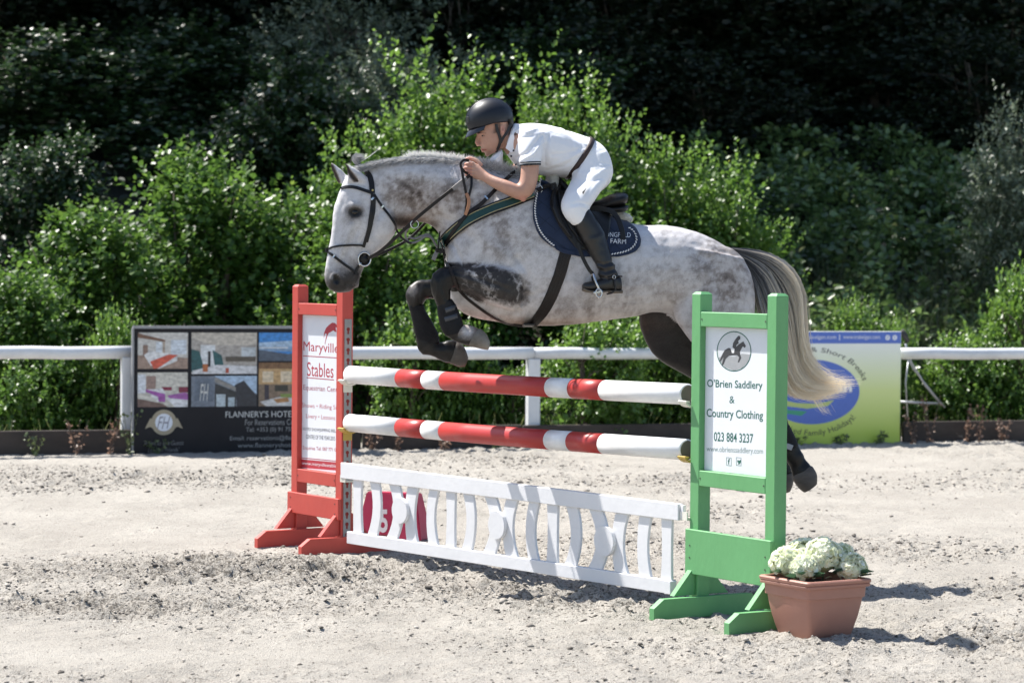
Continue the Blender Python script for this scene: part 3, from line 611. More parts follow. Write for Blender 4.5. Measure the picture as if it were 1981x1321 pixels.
# ---- steel tubes lying against the fence on the right
STEEL = mk('galvanised', (.42, .44, .46), .45, metal=.8, col2=(.3, .31, .33))
sg = thing('steel_frame', 'tangle of thin steel tubes beside the right banner under the rail', 'frame', fpt(1760, 0, -.3))
def fq(px, py, off): return onplane(px, py, FP0 + FN * off, FN)
for pts, r_ in (([(1752, 665), (1762, 700), (1790, 745), (1822, 783)], .012), ([(1757, 700), (1752, 740), (1756, 808)], .008), ([(1742, 777), (1780, 779), (1815, 780)], .012), ([(1752, 690), (1768, 715), (1828, 788)], .008)):
    mb = MB(); mb.tube([fq(a, b_, -.28) for a, b_ in pts], r_, 8); mb.build('tube', STEEL, sg, True)
mb = MB(); mb.tube([fq(1744, 640, -.1), fq(1750, 648, -.1), fq(1756, 662, -.1)], [.025, .03, .02], 8); o = mb.build('rubber_cap', mk('rubber', (.02, .02, .022), .6), sg, True)

# weeds at the foot of the boards
WEEDG = leaf_mat('weed_leaf', (.06, .09, .03), (.16, .2, .07), .3, .5); WEEDR = leaf_mat('dry_weed_leaf', (.12, .07, .045), (.30, .2, .14), .3, .6)
def weed(px, hpx, mat, label, seed, off=.24, spread=.1):
    r = np.random.default_rng(seed); p = fpt(px, 0, off); h = hpx / FPX * p.y; n = 60; st = r.integers(0, 5, n)
    ang = r.uniform(0, 6.28, 5); t = r.random(n); P = np.stack([np.cos(ang[st]) * spread * t, np.sin(ang[st]) * spread * t * .6, h * t], -1) + np.array(p[:]) + r.normal(size=(n, 3)) * .012
    P[:, 2] = np.maximum(P[:, 2], .01)
    me = leaves(P, r.normal(size=(n, 3)) + np.array([0, 0, .5]), r.normal(size=(n, 3)) + np.array([0, 0, .6]), r.uniform(.015, .045, n), r.random(n), 'leaves', .6)
    e = thing('weed', label, 'weed', p, 'weeds along the kickboards'); link('leaves', me, e, mat)
    mb = MB(); [mb.tube([p, p + Vector((math.cos(a) * spread * .5, math.sin(a) * spread * .3, h * .55)), p + Vector((math.cos(a) * spread, math.sin(a) * spread * .6, h))], .0025, 4) for a in ang]; mb.build('stem', mat, e)
for i, (px, hp0, mt, lb) in enumerate(((70, 40, WEEDG, 'small green weed before the kickboard at the far left'), (150, 70, WEEDR, 'dry brown weed before the left kickboard'), (212, 75, WEEDR, 'reddish dry weed left of the hotel banner'), (250, 85, WEEDG, 'leggy pale weed at the corner of the hotel banner'), (305, 28, WEEDG, 'tiny weed under the hotel banner photographs'), (720, 45, WEEDR, 'dry weed under the lower pole near the red stand'), (770, 60, WEEDR, 'reddish weed under the lower pole'), (860, 35, WEEDR, 'low dry weed before the kickboard under the poles'), (960, 40, WEEDG, 'low green weed before the middle kickboard'), (1545, 18, WEEDG, 'dark weed at the foot of the holiday banner near the hoof'), (1625, 16, WEEDG, 'leafy weed at the foot of the holiday banner'), (1700, 24, WEEDG, 'feathery weed right of middle at the holiday banner foot'), (1770, 60, WEEDR, 'dry weed right of the holiday banner'), (1800, 95, WEEDR, 'tall red weed before the right kickboard'), (1868, 70, WEEDR, 'brown seed weed before the right kickboard'), (1895, 75, WEEDR, 'red stemmed weed near the right edge'), (1940, 45, WEEDR, 'low dry weed near the right edge'))):
    weed(px, hp0, mt, lb, 200 + i)
# ============================================================ the jump
def dirn(a, b_): v = Vector(b_) - Vector(a); v.z = 0; return v.normalized()
RED = mk('red_paint', (.50, .068, .050), .5, col2=(.44, .056, .042), scale=3, bump=.12, bscale=30, chip=(.42, .30, .26), chip_th=.70, chip_scale=24, stretch=(1, 1, .5))
GREEN = mk('green_paint', (.13, .36, .145), .5, col2=(.11, .31, .12), scale=3, bump=.15, bscale=30, chip=(.36, .40, .28), chip_th=.70, chip_scale=24, stretch=(1, 1, .5))
SIGNW = mk('sign_white', (.74, .76, .80), .25, col2=(.70, .72, .76), scale=2)
GALV = mk('track_steel', (.34, .34, .34), .5, metal=.5, col2=(.25, .25, .25), scale=12)
DARKHOLE = mk('keyhole', (.25, .02, .015), .7)
CUPW = mk('cup_white', (.72, .70, .62), .4, col2=(.6, .58, .5)); CUPY = mk('cup_yellow', (.5, .34, .07), .45, col2=(.4, .27, .05))
SCREW = mk('screw_head', (.12, .11, .10), .5, metal=.6)
PW = .072
def wing(name, label, b0, b1, mat, h, panel_z, top_z, mid_z, back_strip):
    e = dirn(b0, b1); n = Vector((e.y, -e.x, 0))
    if n.y > 0: n = -n
    root = thing(name, label, 'jump stand', (b0 + b1) / 2)
    Wd = (b1 - b0).length; hw = PW / 2
    for b_ in (b0, b1):
        mb = MB(); p = Vector(b_); mb.box(p + UP * (h / 2 + .02), e * hw, n * hw, UP * (h / 2 - .02 - .012), ch=.003)
        zt = h - .013; q = [p + e * hw * sx + n * hw * sy + UP * zt for sx, sy in ((-1, -1), (1, -1), (1, 1), (-1, 1))]; c = [p + e * hw * .62 * sx + n * hw * .62 * sy + UP * h for sx, sy in ((-1, -1), (1, -1), (1, 1), (-1, 1))]
        mb.add(q + c, [(0, 1, 5, 4), (1, 2, 6, 5), (2, 3, 7, 6), (3, 0, 4, 7), (4, 5, 6, 7)]); mb.build('post', mat, root)
        # foot board: runs across the wing, behind the post
        s = 1 if b_ is b0 else 1
        fc = p + e * (hw + .021); L_ = .325; yy = n
        prof = [(-L_, 0), (-L_, .055), (-L_ + .06, .098), (L_ - .06, .098), (L_, .055), (L_, 0)]
        mb = MB(); mb.prism([fc - e * .019 + yy * a + UP * z_ for a, z_ in prof], e * .038); f_ = mb.build('foot', mat, root)
        for sg in (-1, 1):
            mb = MB(); y0, y1 = sg * (hw + .003), sg * .165
            pr = [(y0, .102), (y1, .102), (y1 - sg * .03, .14), (y0, .315)] if False else [(y0, .101), (y1, .101), (y0 + sg * .012, .232), (y0, .232)]
            mb.prism([p - e * .016 + n * a + UP * z_ for a, z_ in pr], e * .034); mb.build('brace', mat, root)
            for kz in (.13, .18, .235):
                yk = y0 + (y1 - y0) * (.232 - kz) / .13 * .62; mb = MB(); c = p + n * yk + UP * (kz - .005) - e * .0165; mb.tube([c, c - e * .0015], .0065, 10); mb.build('peg_hole', SCREW, root)
    def bar(z0, z1, nm, proud=0.0, th=.022, ext=-hw - .001):
        mb = MB(); c = (b0 + b1) / 2 + UP * (z0 + z1) / 2 + n * (hw - th + proud); mb.box(c, e * (Wd / 2 + ext), n * th, UP * (z1 - z0) / 2, ch=.003); return mb.build(nm, mat, root)
    bar(top_z[0], top_z[1], 'crossbar'); bar(mid_z[0], mid_z[1], 'crossbar'); bar(panel_z[0], panel_z[1], 'lower_panel', proud=.024, th=.011, ext=hw + .004)
    for z_ in (top_z, mid_z, panel_z):
        zc = (z_[0] + z_[1]) / 2; pr_ = .0245 if z_ is panel_z else .0005
        for bs, sg in ((b0, 1), (b1, -1)):
            for dz in ((-.03, .03) if z_ is panel_z else (0,)):
                mb = MB(); c = Vector(bs) + e * (sg * (.0 if z_ is panel_z else hw + .012)) + UP * (zc + dz) + n * (hw + pr_); mb.tube([c, c + n * .0015], .0042, 10); mb.build('screw', SCREW, root)
    # sign panel
    sz0, sz1 = mid_z[1] + .002, top_z[0] - .002; mb = MB(); mb.box((b0 + b1) / 2 + UP * (sz0 + sz1) / 2 + n * (hw - .036), e * (Wd / 2 - hw - .001), n * .004, UP * (sz1 - sz0) / 2); pan = mb.build('sign_panel', SIGNW, root)
    org = b0 + n * (hw - .0319)
    if back_strip:
        bt = b1 if back_strip > 0 else b0; sg_ = back_strip
        tr = MB(); tr.box(bt + e * sg_ * (hw + .0025) + UP * .72, e * .002, n * .024, UP * .66); o = tr.build('keyhole_track', GALV, root)
        for k in range(21):
            z = .10 + k * .0605
            kh = MB(); c = bt + e * sg_ * (hw + .0052) + UP * z; q = [c + n * (.0115 * math.sin(t)) + UP * (.0115 * math.cos(t) + .010) for t in [i * 2 * math.pi / 12 for i in range(12)] if not (2.6 < t < 3.7)]
            q2 = [c + n * .0115 * math.sin(t) + UP * (.0115 * math.cos(t) + .010) for t in np.linspace(-2.6, 2.6, 12)] + [c + n * .0055 - UP * .018, c - n * .0055 - UP * .018]
            me = bpy.data.meshes.new('keyhole'); me.from_pydata([tuple(v) for v in q2], [], [tuple(range(len(q2)))]); link('keyhole', me, o, DARKHOLE)
    return root, e, n, org, pan
RB0, RB1 = gnd(578, 1052), gnd(664, 1068); GB0, GB1 = gnd(1352, 1188), gnd(1498, 1216)
for v in (RB0, RB1, GB0, GB1): v.z = 0
def zat(px, py, b_): return atd(px, py, b_.y).z
rz = lambda y: zat(578, y, RB0); gz = lambda y: zat(1352, y, GB0)
red_w, re_, rn_, ro_, rp_ = wing('jump_stand', 'red painted jump stand with a riding school sign under the horse nose', RB0, RB1, RED, 1.578, (rz(990), rz(950)), (rz(608), rz(586)), (rz(930), rz(905)), 1)
grn_w, ge_, gn_, go_, gp_ = wing('jump_stand', 'green painted jump stand with a saddlery sign beside the flower pot', GB0, GB1, GREEN, 1.583, (gz(1108), gz(1022)), (gz(631), gz(603)), (gz(938), gz(908)), -1)
red_w['group'] = grn_w['group'] = 'stands of the jump'
def wplace(org, e, n, b0, b1, k=1):
    """board coordinates are photograph-survey columns and rows turned into metres on the panel plane"""
    nn = n; p0 = org + n * .0009 * k
    return lambda x, y: onplane(x, y, p0, nn)
def wp(org, n, k): return lambda x, y: onplane(x, y, org + n * .0004 * k, n)
CR_ = flat((.42, .03, .05), .4); FG = flat((.02, .12, .09), .4); BKT = flat((.05, .05, .06), .4); GYT = flat((.2, .28, .26), .4)
rw = lambda k=1: wp(ro_, rn_, k)
def skew(place, x0, x1, dy):     # lines of print run parallel to the cross bars
    return lambda x, y: place(x, y + dy * (x - x0) / (x1 - x0))
def rtx(s, x0, x1, yt, yb, m_, dy, **kw): return txt('lettering', s, red_w, m_, skew(rw(1), x0, x1, dy), x0, x1, yb, yt, **kw)
rtx('Maryville', 587, 655, 660, 684, CR_, 5); rtx('Stables', 594, 645, 700, 727, CR_, 4)
poly('underline', [(586, 687.5), (653, 691.5), (653, 693), (586, 689)], red_w, CR_, rw(1)); poly('underline', [(593, 729.5), (646, 734), (646, 735.5), (593, 731)], red_w, CR_, rw(1))
rtx('Equestrian Centre', 587, 661, 744, 757, flat((.35, .06, .09)), 5); rtx('Shows \u2022 Riding School', 584, 670, 779, 790, flat((.5, .15, .17)), 6); rtx('Livery \u2022 Lessons', 592, 648, 800, 811, flat((.5, .15, .17)), 4)
rtx('VOTED SHOWJUMPING IRELAND', 585, 660, 826, 834, BKT, 5); rtx('CENTRE OF THE YEAR 2015', 592, 648, 840, 848, BKT, 4); rtx('Enquiries Tel: 087 771 0977', 586, 660, 862, 871, CR_, 5)
poly('rule', [(579, 884), (652, 891), (652, 892.5), (579, 885.5)], red_w, CR_, rw(1)); poly('footer', [(579, 887.5), (656, 894.5), (656, 910), (579, 904)], red_w, CR_, rw(1))
txt('lettering', 'www.maryvillestables.ie', red_w, flat((.78, .76, .78)), skew(rw(2), 584, 660, 7), 584, 661, 900, 892)
# small jumping horse mark
hm = [(626, 655), (627, 643), (631, 634), (637, 628), (643, 624), (648, 625), (651, 628), (653, 632), (651, 634), (649, 633), (650, 638), (651, 642), (648, 642), (645, 639), (640, 642), (636, 644), (633, 650), (630, 660), (629, 666), (628, 666), (630, 655), (632, 646), (629, 645)]
poly('horse_mark', hm, red_w, CR_, rw(1))
gw = lambda k=1: wp(go_, gn_, k)
def gtx(s, x0, x1, yt, yb, m_, dy, **kw): return txt('lettering', s, grn_w, m_, skew(gw(1), x0, x1, dy), x0, x1, yb, yt, **kw)
gtx("O'Brien Saddlery", 1368, 1475, 733, 753, FG, 4, offset=.012); gtx('&', 1411, 1421, 766, 780, FG, 0); gtx('Country Clothing', 1367, 1476, 790, 811, FG, 5, offset=.012)
gtx('023 884 3237', 1381, 1457, 835, 853, FG, 4, offset=.012); gtx('www.obrienssaddlery.com', 1367, 1476, 862, 876, GYT, 5)
for x0, l_ in ((1405, 'f'), (1424, 't')):
    for a in (((x0, 884), (x0 + 10, 885), (x0 + 10, 886), (x0, 885)), ((x0, 899), (x0 + 10, 900), (x0 + 10, 901), (x0, 900)), ((x0, 884), (x0 + .9, 884), (x0 + .9, 900), (x0, 900)), ((x0 + 9.1, 885), (x0 + 10, 885), (x0 + 10, 901), (x0 + 9.1, 901))): poly('symbol_frame', list(a), grn_w, GYT, gw(1))
txt('symbol', 'f', grn_w, FG, gw(1), 1408, 1412, 898, 887, offset=.03)
poly('symbol', [(1427, 889), (1430, 891), (1432, 889), (1434, 890), (1433, 894), (1430, 898), (1427, 897), (1429, 895), (1426, 893)], grn_w, FG, gw(1))
ring = disc_pts(1420, 679.5, 33.5, 39, 48); poly('emblem', ring, grn_w, FG, gw(1)); poly('emblem', disc_pts(1420, 679.5, 31.8, 37, 48), grn_w, flat((.62, .64, .66)), gw(2))
poly('emblem', [(1390, 692), (1400, 688), (1420, 690), (1436, 684), (1451, 686), (1446, 700), (1436, 711), (1420, 716.5), (1404, 711), (1394, 701)], grn_w, flat((.34, .35, .36)), gw(3))
EK = flat((.05, .05, .055))
poly('emblem', [(1398, 684), (1402, 677), (1409, 673), (1416, 674), (1424, 671), (1429, 666), (1434, 663), (1438, 660), (1440, 664), (1443, 669), (1441, 673), (1437, 670), (1434, 675), (1431, 681), (1432, 686), (1434, 692), (1430, 700), (1427, 701), (1430, 691), (1426, 687), (1419, 687), (1410, 688), (1404, 694), (1400, 704), (1396, 708), (1398, 698), (1400, 690), (1394, 699), (1392, 698), (1395, 690)], grn_w, EK, gw(4))
poly('emblem', [(1417, 673), (1418, 664), (1422, 657), (1426, 652), (1429, 649), (1432, 651), (1432, 656), (1428, 659), (1429, 664), (1425, 667), (1423, 674), (1420, 681), (1417, 680)], grn_w, EK, gw(5))
poly('emblem', [(1413, 673), (1417, 672), (1421, 675), (1420, 683), (1416, 683)], grn_w, flat((.72, .72, .72)), gw(6))

# ---- poles
PE = dirn(RB1, GB0)
PC0, PC1 = RB1 + re_ * (PW / 2 + .02), GB0 - ge_ * (PW / 2 + .02)
PWH = mk('pole_white', (.78, .78, .78), .35, col2=(.68, .68, .67), scale=4, chip=(.3, .3, .3), chip_th=.70, chip_scale=26); PRD = mk('pole_red', (.42, .032, .028), .42, col2=(.36, .028, .024), scale=4, chip=(.6, .3, .28), chip_th=.70, chip_scale=26)
PEND = mk('pole_end_grain', (.13, .125, .095), .8)
def on_pole(px, c0, z):
    n = Vector((PE.y, -PE.x, 0)); return onplane(px, 760, c0, n)
def pole(label, y_l, y_r, cuts, cup_mat):
    n = Vector((PE.y, -PE.x, 0)); n = -n if n.y > 0 else n
    off = n * .012
    a = atd(672, y_l, PC0.y); b_ = atd(1329, y_r, PC1.y)
    A = Vector((PC0.x, PC0.y, a.z)) + PE * .03 + off; B = Vector((PC1.x, PC1.y, b_.z)) - PE * .035 + off
    root = thing('jump_pole', label, 'pole', A, 'striped poles of the jump'); d = (B - A); Lp_ = d.length; d.normalize(); pn = Vector((d.y, -d.x, 0)).normalized()
    ts = [0]
    for c in cuts: p = onplane(c, (y_l + y_r) / 2, A, pn); ts.append((p - A).dot(d) / Lp_)
    ts.append(1)
    for i in range(len(ts) - 1):
        t0, t1 = ts[i], ts[i + 1]; mb = MB(); R0 = .0525; seg = max(2, int((t1 - t0) * 14)); pts = []; rad = []
        for k in range(seg + 1):
            t = t0 + (t1 - t0) * k / seg; pts.append(A + d * Lp_ * t - UP * .006 * math.sin(math.pi * t)); rad.append(R0)
        if i == 0: pts = [A - d * .000, A + d * .006] + pts[1:]; rad = [R0 * .84, R0] + rad[1:]
        if i == len(ts) - 2: pts = pts[:-1] + [B - d * .006, B]; rad = rad[:-1] + [R0, R0 * .86]
        mb.tube(pts, rad, 28); o = mb.build('white_band' if i % 2 == 0 else 'red_band', PWH if i % 2 == 0 else PRD, root, True)
    mb = MB(); mb.tube([B, B + d * .003], R0 * .85, 20); mb.build('end_cap', PEND, root)
    for P, sgn, bp_, nrm in ((A, 1, RB1, rn_), (B, -1, GB0, gn_)):
        e = re_ if sgn > 0 else ge_; face = bp_ + e * sgn * (PW / 2 + .005); face.z = P.z - .052
        c = thing('pole_cup', ('%s cup holding the %s striped pole on the %s stand' % ('white' if cup_mat is CUPW else 'yellow', 'upper' if cup_mat is CUPW else 'lower', 'red' if sgn > 0 else 'green')), 'cup', face, 'cups on the stands')
        mb = MB(); mb.box(face - UP * .01, e * .003, nrm * .03, UP * .045, ch=.002); mb.build('plate', cup_mat, c)
        mb = MB(); R1 = .056; up0 = P.z - face.z
        outer = []; k_ = 9
        for i in range(k_):
            a_ = R_(-60 + 120 * i / (k_ - 1)); outer.append((math.sin(a_) * R1, -math.cos(a_) * R1))
        pr = outer + [(x * 1.16, y * 1.16) for x, y in outer[::-1]]
        mb.prism([face + off * 0 + n * .012 + nrm * x + UP * (y + up0) for x, y in pr], e * sgn * .062); mb.build('dish', cup_mat, c)
        mb = MB(); mb.box(face + nrm * .055 + UP * (up0 - .035) + e * sgn * .028, e * .034, nrm * .012, UP * .004); mb.build('lip', cup_mat, c)
    return A, B
UPP = pole('red and white striped pole resting on the white cups, upper of the two', 724, 763, [778, 828, 863, 1068, 1112, 1172], CUPW)
LOP = pole('red and white striped pole resting on the yellow cups, lower of the two', 817, 870, [777, 827, 862, 1066, 1109, 1170], CUPY)

# ---- white gate (plank with curved slats)
GW = mk('gate_white', (.74, .74, .75), .4, col2=(.68, .68, .69), scale=3, bump=.12, bscale=25, chip=(.42, .40, .36), chip_th=.71, chip_scale=22)
gate = thing('jump_gate', 'white picket gate with curved slats and round bosses hanging under the poles', 'gate', PC0)
gn0 = Vector((PE.y, -PE.x, 0)); gn0 = -gn0 if gn0.y > 0 else gn0
GP = PC0 + gn0 * .02
def gp(px, py, k=0.0): return onplane(px, py, GP + gn0 * k, gn0)
def gprism(px_pts, k, th, nm, parent=gate):
    mb = MB(); mb.prism([gp(x, y, k) for x, y in px_pts], gn0 * th); o = mb.build(nm, GW, parent)
    bm = bmesh.new(); bm.from_mesh(o.data); sh = [e for e in bm.edges if e.calc_length() > .02]; bmesh.ops.bevel(bm, geom=sh, offset=.0025, segments=1, affect='EDGES'); bm.to_mesh(o.data); bm.free(); return o
def lin(p, q, x): return p[1] + (q[1] - p[1]) * (x - p[0]) / (q[0] - p[0])
TT, TB_ = ((668, 894), (1322, 974)), ((668, 924), (1322, 1006)); BT, BB = ((680, 1027), (1308, 1122)), ((680, 1050), (1308, 1148))
gprism([TT[0], TT[1], TB_[1], TB_[0]], 0, .034, 'top_rail'); gprism([BT[0], BT[1], BB[1], BB[0]], 0, .034, 'bottom_rail')
gprism([(1322.5, 976), (1328, 977), (1328, 1003), (1322.5, 1002)], .004, .02, 'hook_plate'); gprism([(1297, lin(*BT, 1297) - .5), (1309.5, 1123), (1309.5, 1148.5), (1297, lin(*BB, 1297) + 1)], -.003, .042, 'end_block')
# slats: top centre x, mid centre x, bottom centre x, width
SL = [(696, 695, 696, 17), (728, 733, 724, 18), (766, 774, 762, 20), (803, 797, 801, 21), (844, 837, 842, 18), (876, 876, 875, 18), (909, 915, 907, 19), (952, 963, 950, 23), (995, 986, 994, 23), (1038, 1030, 1036, 20), (1073, 1073, 1072, 21), (1110, 1118, 1107, 22), (1156, 1169, 1155, 26), (1208, 1199, 1206, 25), (1253, 1247, 1252, 23), (1294, 1294, 1293, 21)]
for xt, xm, xb, wd in SL:
    L_, Rr = [], []
    for k in range(9):
        t = k / 8; xc = (1 - t) ** 2 * xt + 2 * t * (1 - t) * (2 * xm - (xt + xb) / 2) + t * t * xb; wdk = wd * (1 - .12 * math.sin(math.pi * t))
        yt0 = lin(*TB_, xc) - .3; yb0 = lin(*BT, xc) + .3; y = yt0 + (yb0 - yt0) * t; s = (TB_[1][1] - TB_[0][1]) / 654.0 * (1 - t) + (BT[1][1] - BT[0][1]) / 628.0 * t
        L_.append((xc - wdk / 2, y - s * wdk / 2)); Rr.append((xc + wdk / 2, y + s * wdk / 2))
    gprism(L_ + Rr[::-1], .007, .016, 'slat')
for cx_, cy_, rx, ry in ((778.5, 987, 14.5, 25), (966, 1015, 15.5, 27), (1174, 1046, 18.5, 29)):
    gprism([(x, y + (x - cx_) * .14) for x, y in disc_pts(cx_, cy_, rx, ry, 28)], .024, .022, 'boss')
for px, py, bp_, e, s_, lab in ((664, 918, RB1, re_, 1, 'white cup holding the picket gate on the red stand'), (1326, 990, GB0, ge_, -1, 'white cup holding the picket gate on the green stand')):
    f = bp_ + e * s_ * (PW / 2 + .005); f.z = atd(px, py, f.y).z; c = thing('gate_cup', lab, 'cup', f, 'cups on the stands')
    mb = MB(); mb.box(f - UP * .005, e * .003, gn0 * .028, UP * .04, ch=.002); mb.build('plate', CUPW, c)
    mb = MB(); mb.box(f - UP * .035 + e * s_ * .03, e * .03, gn0 * .045, UP * .005); mb.box(f - UP * .02 + e * s_ * .03 + gn0 * .047, e * .03, gn0 * .003, UP * .02); mb.build('dish', CUPW, c)

# ---- number block behind the gate
PK = mk('pink_red_plastic', (.48, .04, .10), .4, col2=(.40, .018, .065))
nb0, nb1 = gnd(692, 1052), gnd(832, 1054); nb0.z = nb1.z = 0
ne = Vector((.93, -.37, 0)).normalized(); nn_ = Vector((ne.y, -ne.x, 0)); nn_ = -nn_ if nn_.y > 0 else nn_
cB = gnd(762, 1040); cB.z = 0
blk = thing('number_block', 'dark pink wedge shaped number block with a white 5 behind the gate', 'number block', cB)
hB, tw, bw, td, bd = .285, .17, .225, .09, .19
v = [cB + ne * sx * bw + nn_ * sy * bd * .5 for sx, sy in ((-1, -1), (1, -1), (1, 1), (-1, 1))] + [cB + ne * sx * tw + nn_ * sy * td * .5 + UP * hB for sx, sy in ((-1, -1), (1, -1), (1, 1), (-1, 1))]
mb = MB(); mb.add(v, [(0, 1, 5, 4), (1, 2, 6, 5), (2, 3, 7, 6), (3, 0, 4, 7), (4, 5, 6, 7), (3, 2, 1, 0)]); o = mb.build('body', PK, blk)
bm = bmesh.new(); bm.from_mesh(o.data); bmesh.ops.recalc_face_normals(bm, faces=bm.faces[:]); bmesh.ops.bevel(bm, geom=bm.edges[:], offset=.006, segments=2, affect='EDGES'); bm.to_mesh(o.data); bm.free()
fa, fb, fc = v[3], v[2], v[7]; fn = (fb - fa).cross(fc - fa).normalized(); fn = -fn if fn.y > 0 else fn
txt('number', '5', blk, flat((.78, .74, .76)), lambda x, y: onplane(x, y, (fa + fb) / 2 + fn * .004, fn), 735, 750, 1030, 985, offset=.03)
# ============================================================ horse
HYAW = R_(8)
HF = Vector((-math.cos(HYAW), -math.sin(HYAW), 0)); HL = Vector((math.sin(HYAW), -math.cos(HYAW), 0))     # forward; towards its left side
H0 = atd(1000, 500, 14.5)
def hp(px, py, lat=0.0): return onplane(px, py, H0 + HL * lat, HL)
def sec(p, q, w, lat=0.0, n=24, grow=0.0, ex=2.0, dx=0.0):
    """ring: p and q are the two outline points, w the half thickness across the body"""
    A, B = hp(p[0], p[1], lat), hp(q[0], q[1], lat); c = (A + B) / 2; a = (A - B) / 2; L_ = a.length; a = a * ((L_ + grow) / L_); w = w + grow; r = []
    for k in range(n):
        t = 2 * math.pi * k / n; ct, st = math.cos(t), math.sin(t)
        ct = math.copysign(abs(ct) ** (2 / ex), ct); st = math.copysign(abs(st) ** (2 / ex), st)
        r.append(c + a * ct + HL * (w * st + dx * (ct if ct > 0 else 0)))
    return r
def seg_loft(mb, secs, lat=0.0, grow=0.0, ex=2.0):
    """secs: (p, q, w[, lat]) ; smooth interpolation between them"""
    full = [(s[0], s[1], s[2], s[3] if len(s) > 3 else lat) for s in secs]; A = np.array([[*s[0], *s[1], s[2], s[3]] for s in full], float); n = len(A); out = []
    for i in range(n - 1):
        p0, p1, p2, p3 = A[max(i - 1, 0)], A[i], A[i + 1], A[min(i + 2, n - 1)]
        for k in range(4 if i < n - 2 else 5):
            t = k / 4; out.append(.5 * ((2 * p1) + (-p0 + p2) * t + (2 * p0 - 5 * p1 + 4 * p2 - p3) * t * t + (-p0 + 3 * p1 - 3 * p2 + p3) * t ** 3))
    mb.loft([sec((r[0], r[1]), (r[2], r[3]), r[4], r[5], grow=grow, ex=ex) for r in out])
def hball(mb, px, py, lat, rx, ry, rl, ang=0):
    """ellipsoid: radii in metres along / across the direction ang (degrees, picture plane), rl across the body"""
    c = hp(px, py, lat); e1 = -HF; e2 = UP; a = R_(ang); mb.ball(c, (e1 * math.cos(a) + e2 * math.sin(a)) * rx, HL * rl, (-e1 * math.sin(a) + e2 * math.cos(a)) * ry, nu=20, nv=12)

hb = MB()
NECK = [((705, 322), (752, 436), .065), ((735, 313), (775, 444), .078), ((765, 307), (803, 431), .082), ((805, 304), (822, 432), .088), ((850, 305), (838, 440), .10), ((895, 311), (850, 456), .125), ((940, 322), (862, 500), .155), ((985, 333), (878, 560), .185), ((1030, 345), (905, 605), .20)]
seg_loft(hb, NECK)
TRUNK = [((862, 470), (868, 560), .11), ((880, 430), (880, 592), .165), ((915, 385), (910, 612), .205), ((960, 350), (955, 622), .23), ((1010, 342), (1005, 629), .25), ((1065, 365), (1055, 631), .265), ((1130, 400), (1110, 628), .285), ((1190, 424), (1165, 621), .295), ((1240, 435), (1225, 613), .285), ((1290, 436), (1268, 604), .27), ((1335, 445), (1315, 612), .255), ((1380, 463), (1365, 640), .24), ((1420, 490), (1405, 660), .21), ((1448, 535), (1436, 665), .16), ((1456, 585), (1450, 650), .08)]
seg_loft(hb, TRUNK, ex=2.25)
# near and far fore quarters, haunches
for lt in (1, -1):
    hball(hb, 955, 470, .10 * lt, .15, .25, .118, 35); hball(hb, 985, 545, .13 * lt, .15, .12, .10, 10)
    hball(hb, 905, 540, .07 * lt, .12, .15, .10, 30)
    hball(hb, 1340, 530, .115 * lt, .23, .185, .145, 14); hball(hb, 1410, 560, .105 * lt, .14, .24, .115, 12)
# head, a little turned towards the camera at the muzzle
HEAD = [((676, 335), (738, 352), .055, 0), ((664, 352), (752, 378), .078, 0), ((654, 378), (761, 408), .092, .0), ((645, 405), (766, 432), .092, .005), ((643, 430), (764, 452), .085, .008), ((640, 458), (747, 474), .072, .012), ((634, 486), (725, 492), .058, .015), ((630, 510), (708, 512), .05, .018), ((627, 532), (700, 528), .052, .02), ((629, 547), (696, 541), .053, .02), ((637, 559), (690, 553), .044, .02), ((652, 567), (676, 565), .028, .02)]
seg_loft(hb, HEAD, ex=2.3)
hball(hb, 733, 434, .055, .085, .095, .045, -60)        # cheek
hball(hb, 733, 434, -.055, .085, .095, .045, -60)
hball(hb, 690, 398, .082, .042, .022, .022, -10); hball(hb, 690, 398, -.082, .042, .022, .022, -10)      # brow ridges
hball(hb, 668, 470, .058, .075, .014, .014, -76)         # face crest
hball(hb, 687, 549, .02, .026, .022, .035, -60)          # chin
for la in (.062, -.03): hball(hb, 651, 538, la, .022, .034, .014, -80)
# ears
def ear(p, lat):
    rg = []
    for (lx, ly), (rx_, ry_), w in p: rg.append(sec((lx, ly), (rx_, ry_), w, lat, n=16))
    hb.loft(rg)
ear([((672, 352), (712, 350), .03), ((671, 338), (706, 338), .03), ((667, 326), (697, 332), .026), ((664, 317), (681, 322), .016), ((662.5, 311), (665, 311.5), .005)], .055)
ear([((654, 356), (680, 352), .028), ((646, 340), (675, 342), .028), ((641, 326), (663, 331), .022), ((639, 317), (651, 321), .013), ((637.5, 311), (640, 312), .004)], -.055)
# near foreleg
NF = [((1004, 512), (1010, 602), .070, .175), ((968, 511), (985, 600), .086, .19), ((935, 513), (948, 588), .076, .19), ((905, 515), (912, 568), .060, .185), ((875, 516), (884, 556), .048, .17), ((850, 519), (872, 560), .046, .17), ((834, 538), (873, 572), .046, .17), ((833, 562), (871, 580), .043, .17), ((842, 584), (872, 590), .036, .168), ((848, 603), (876, 602), .029, .165), ((853, 625), (879, 618), .026, .165), ((856, 640), (884, 632), .030, .165), ((862, 652), (893, 640), .034, .165)]
seg_loft(hb, NF)
PF = [((862, 650), (893, 628), .030, .165), ((875, 658), (902, 628), .031, .165), ((888, 664), (914, 630), .038, .165), ((903, 669), (925, 635), .045, .165), ((920, 669), (932, 641), .043, .165)]
seg_loft(hb, PF)
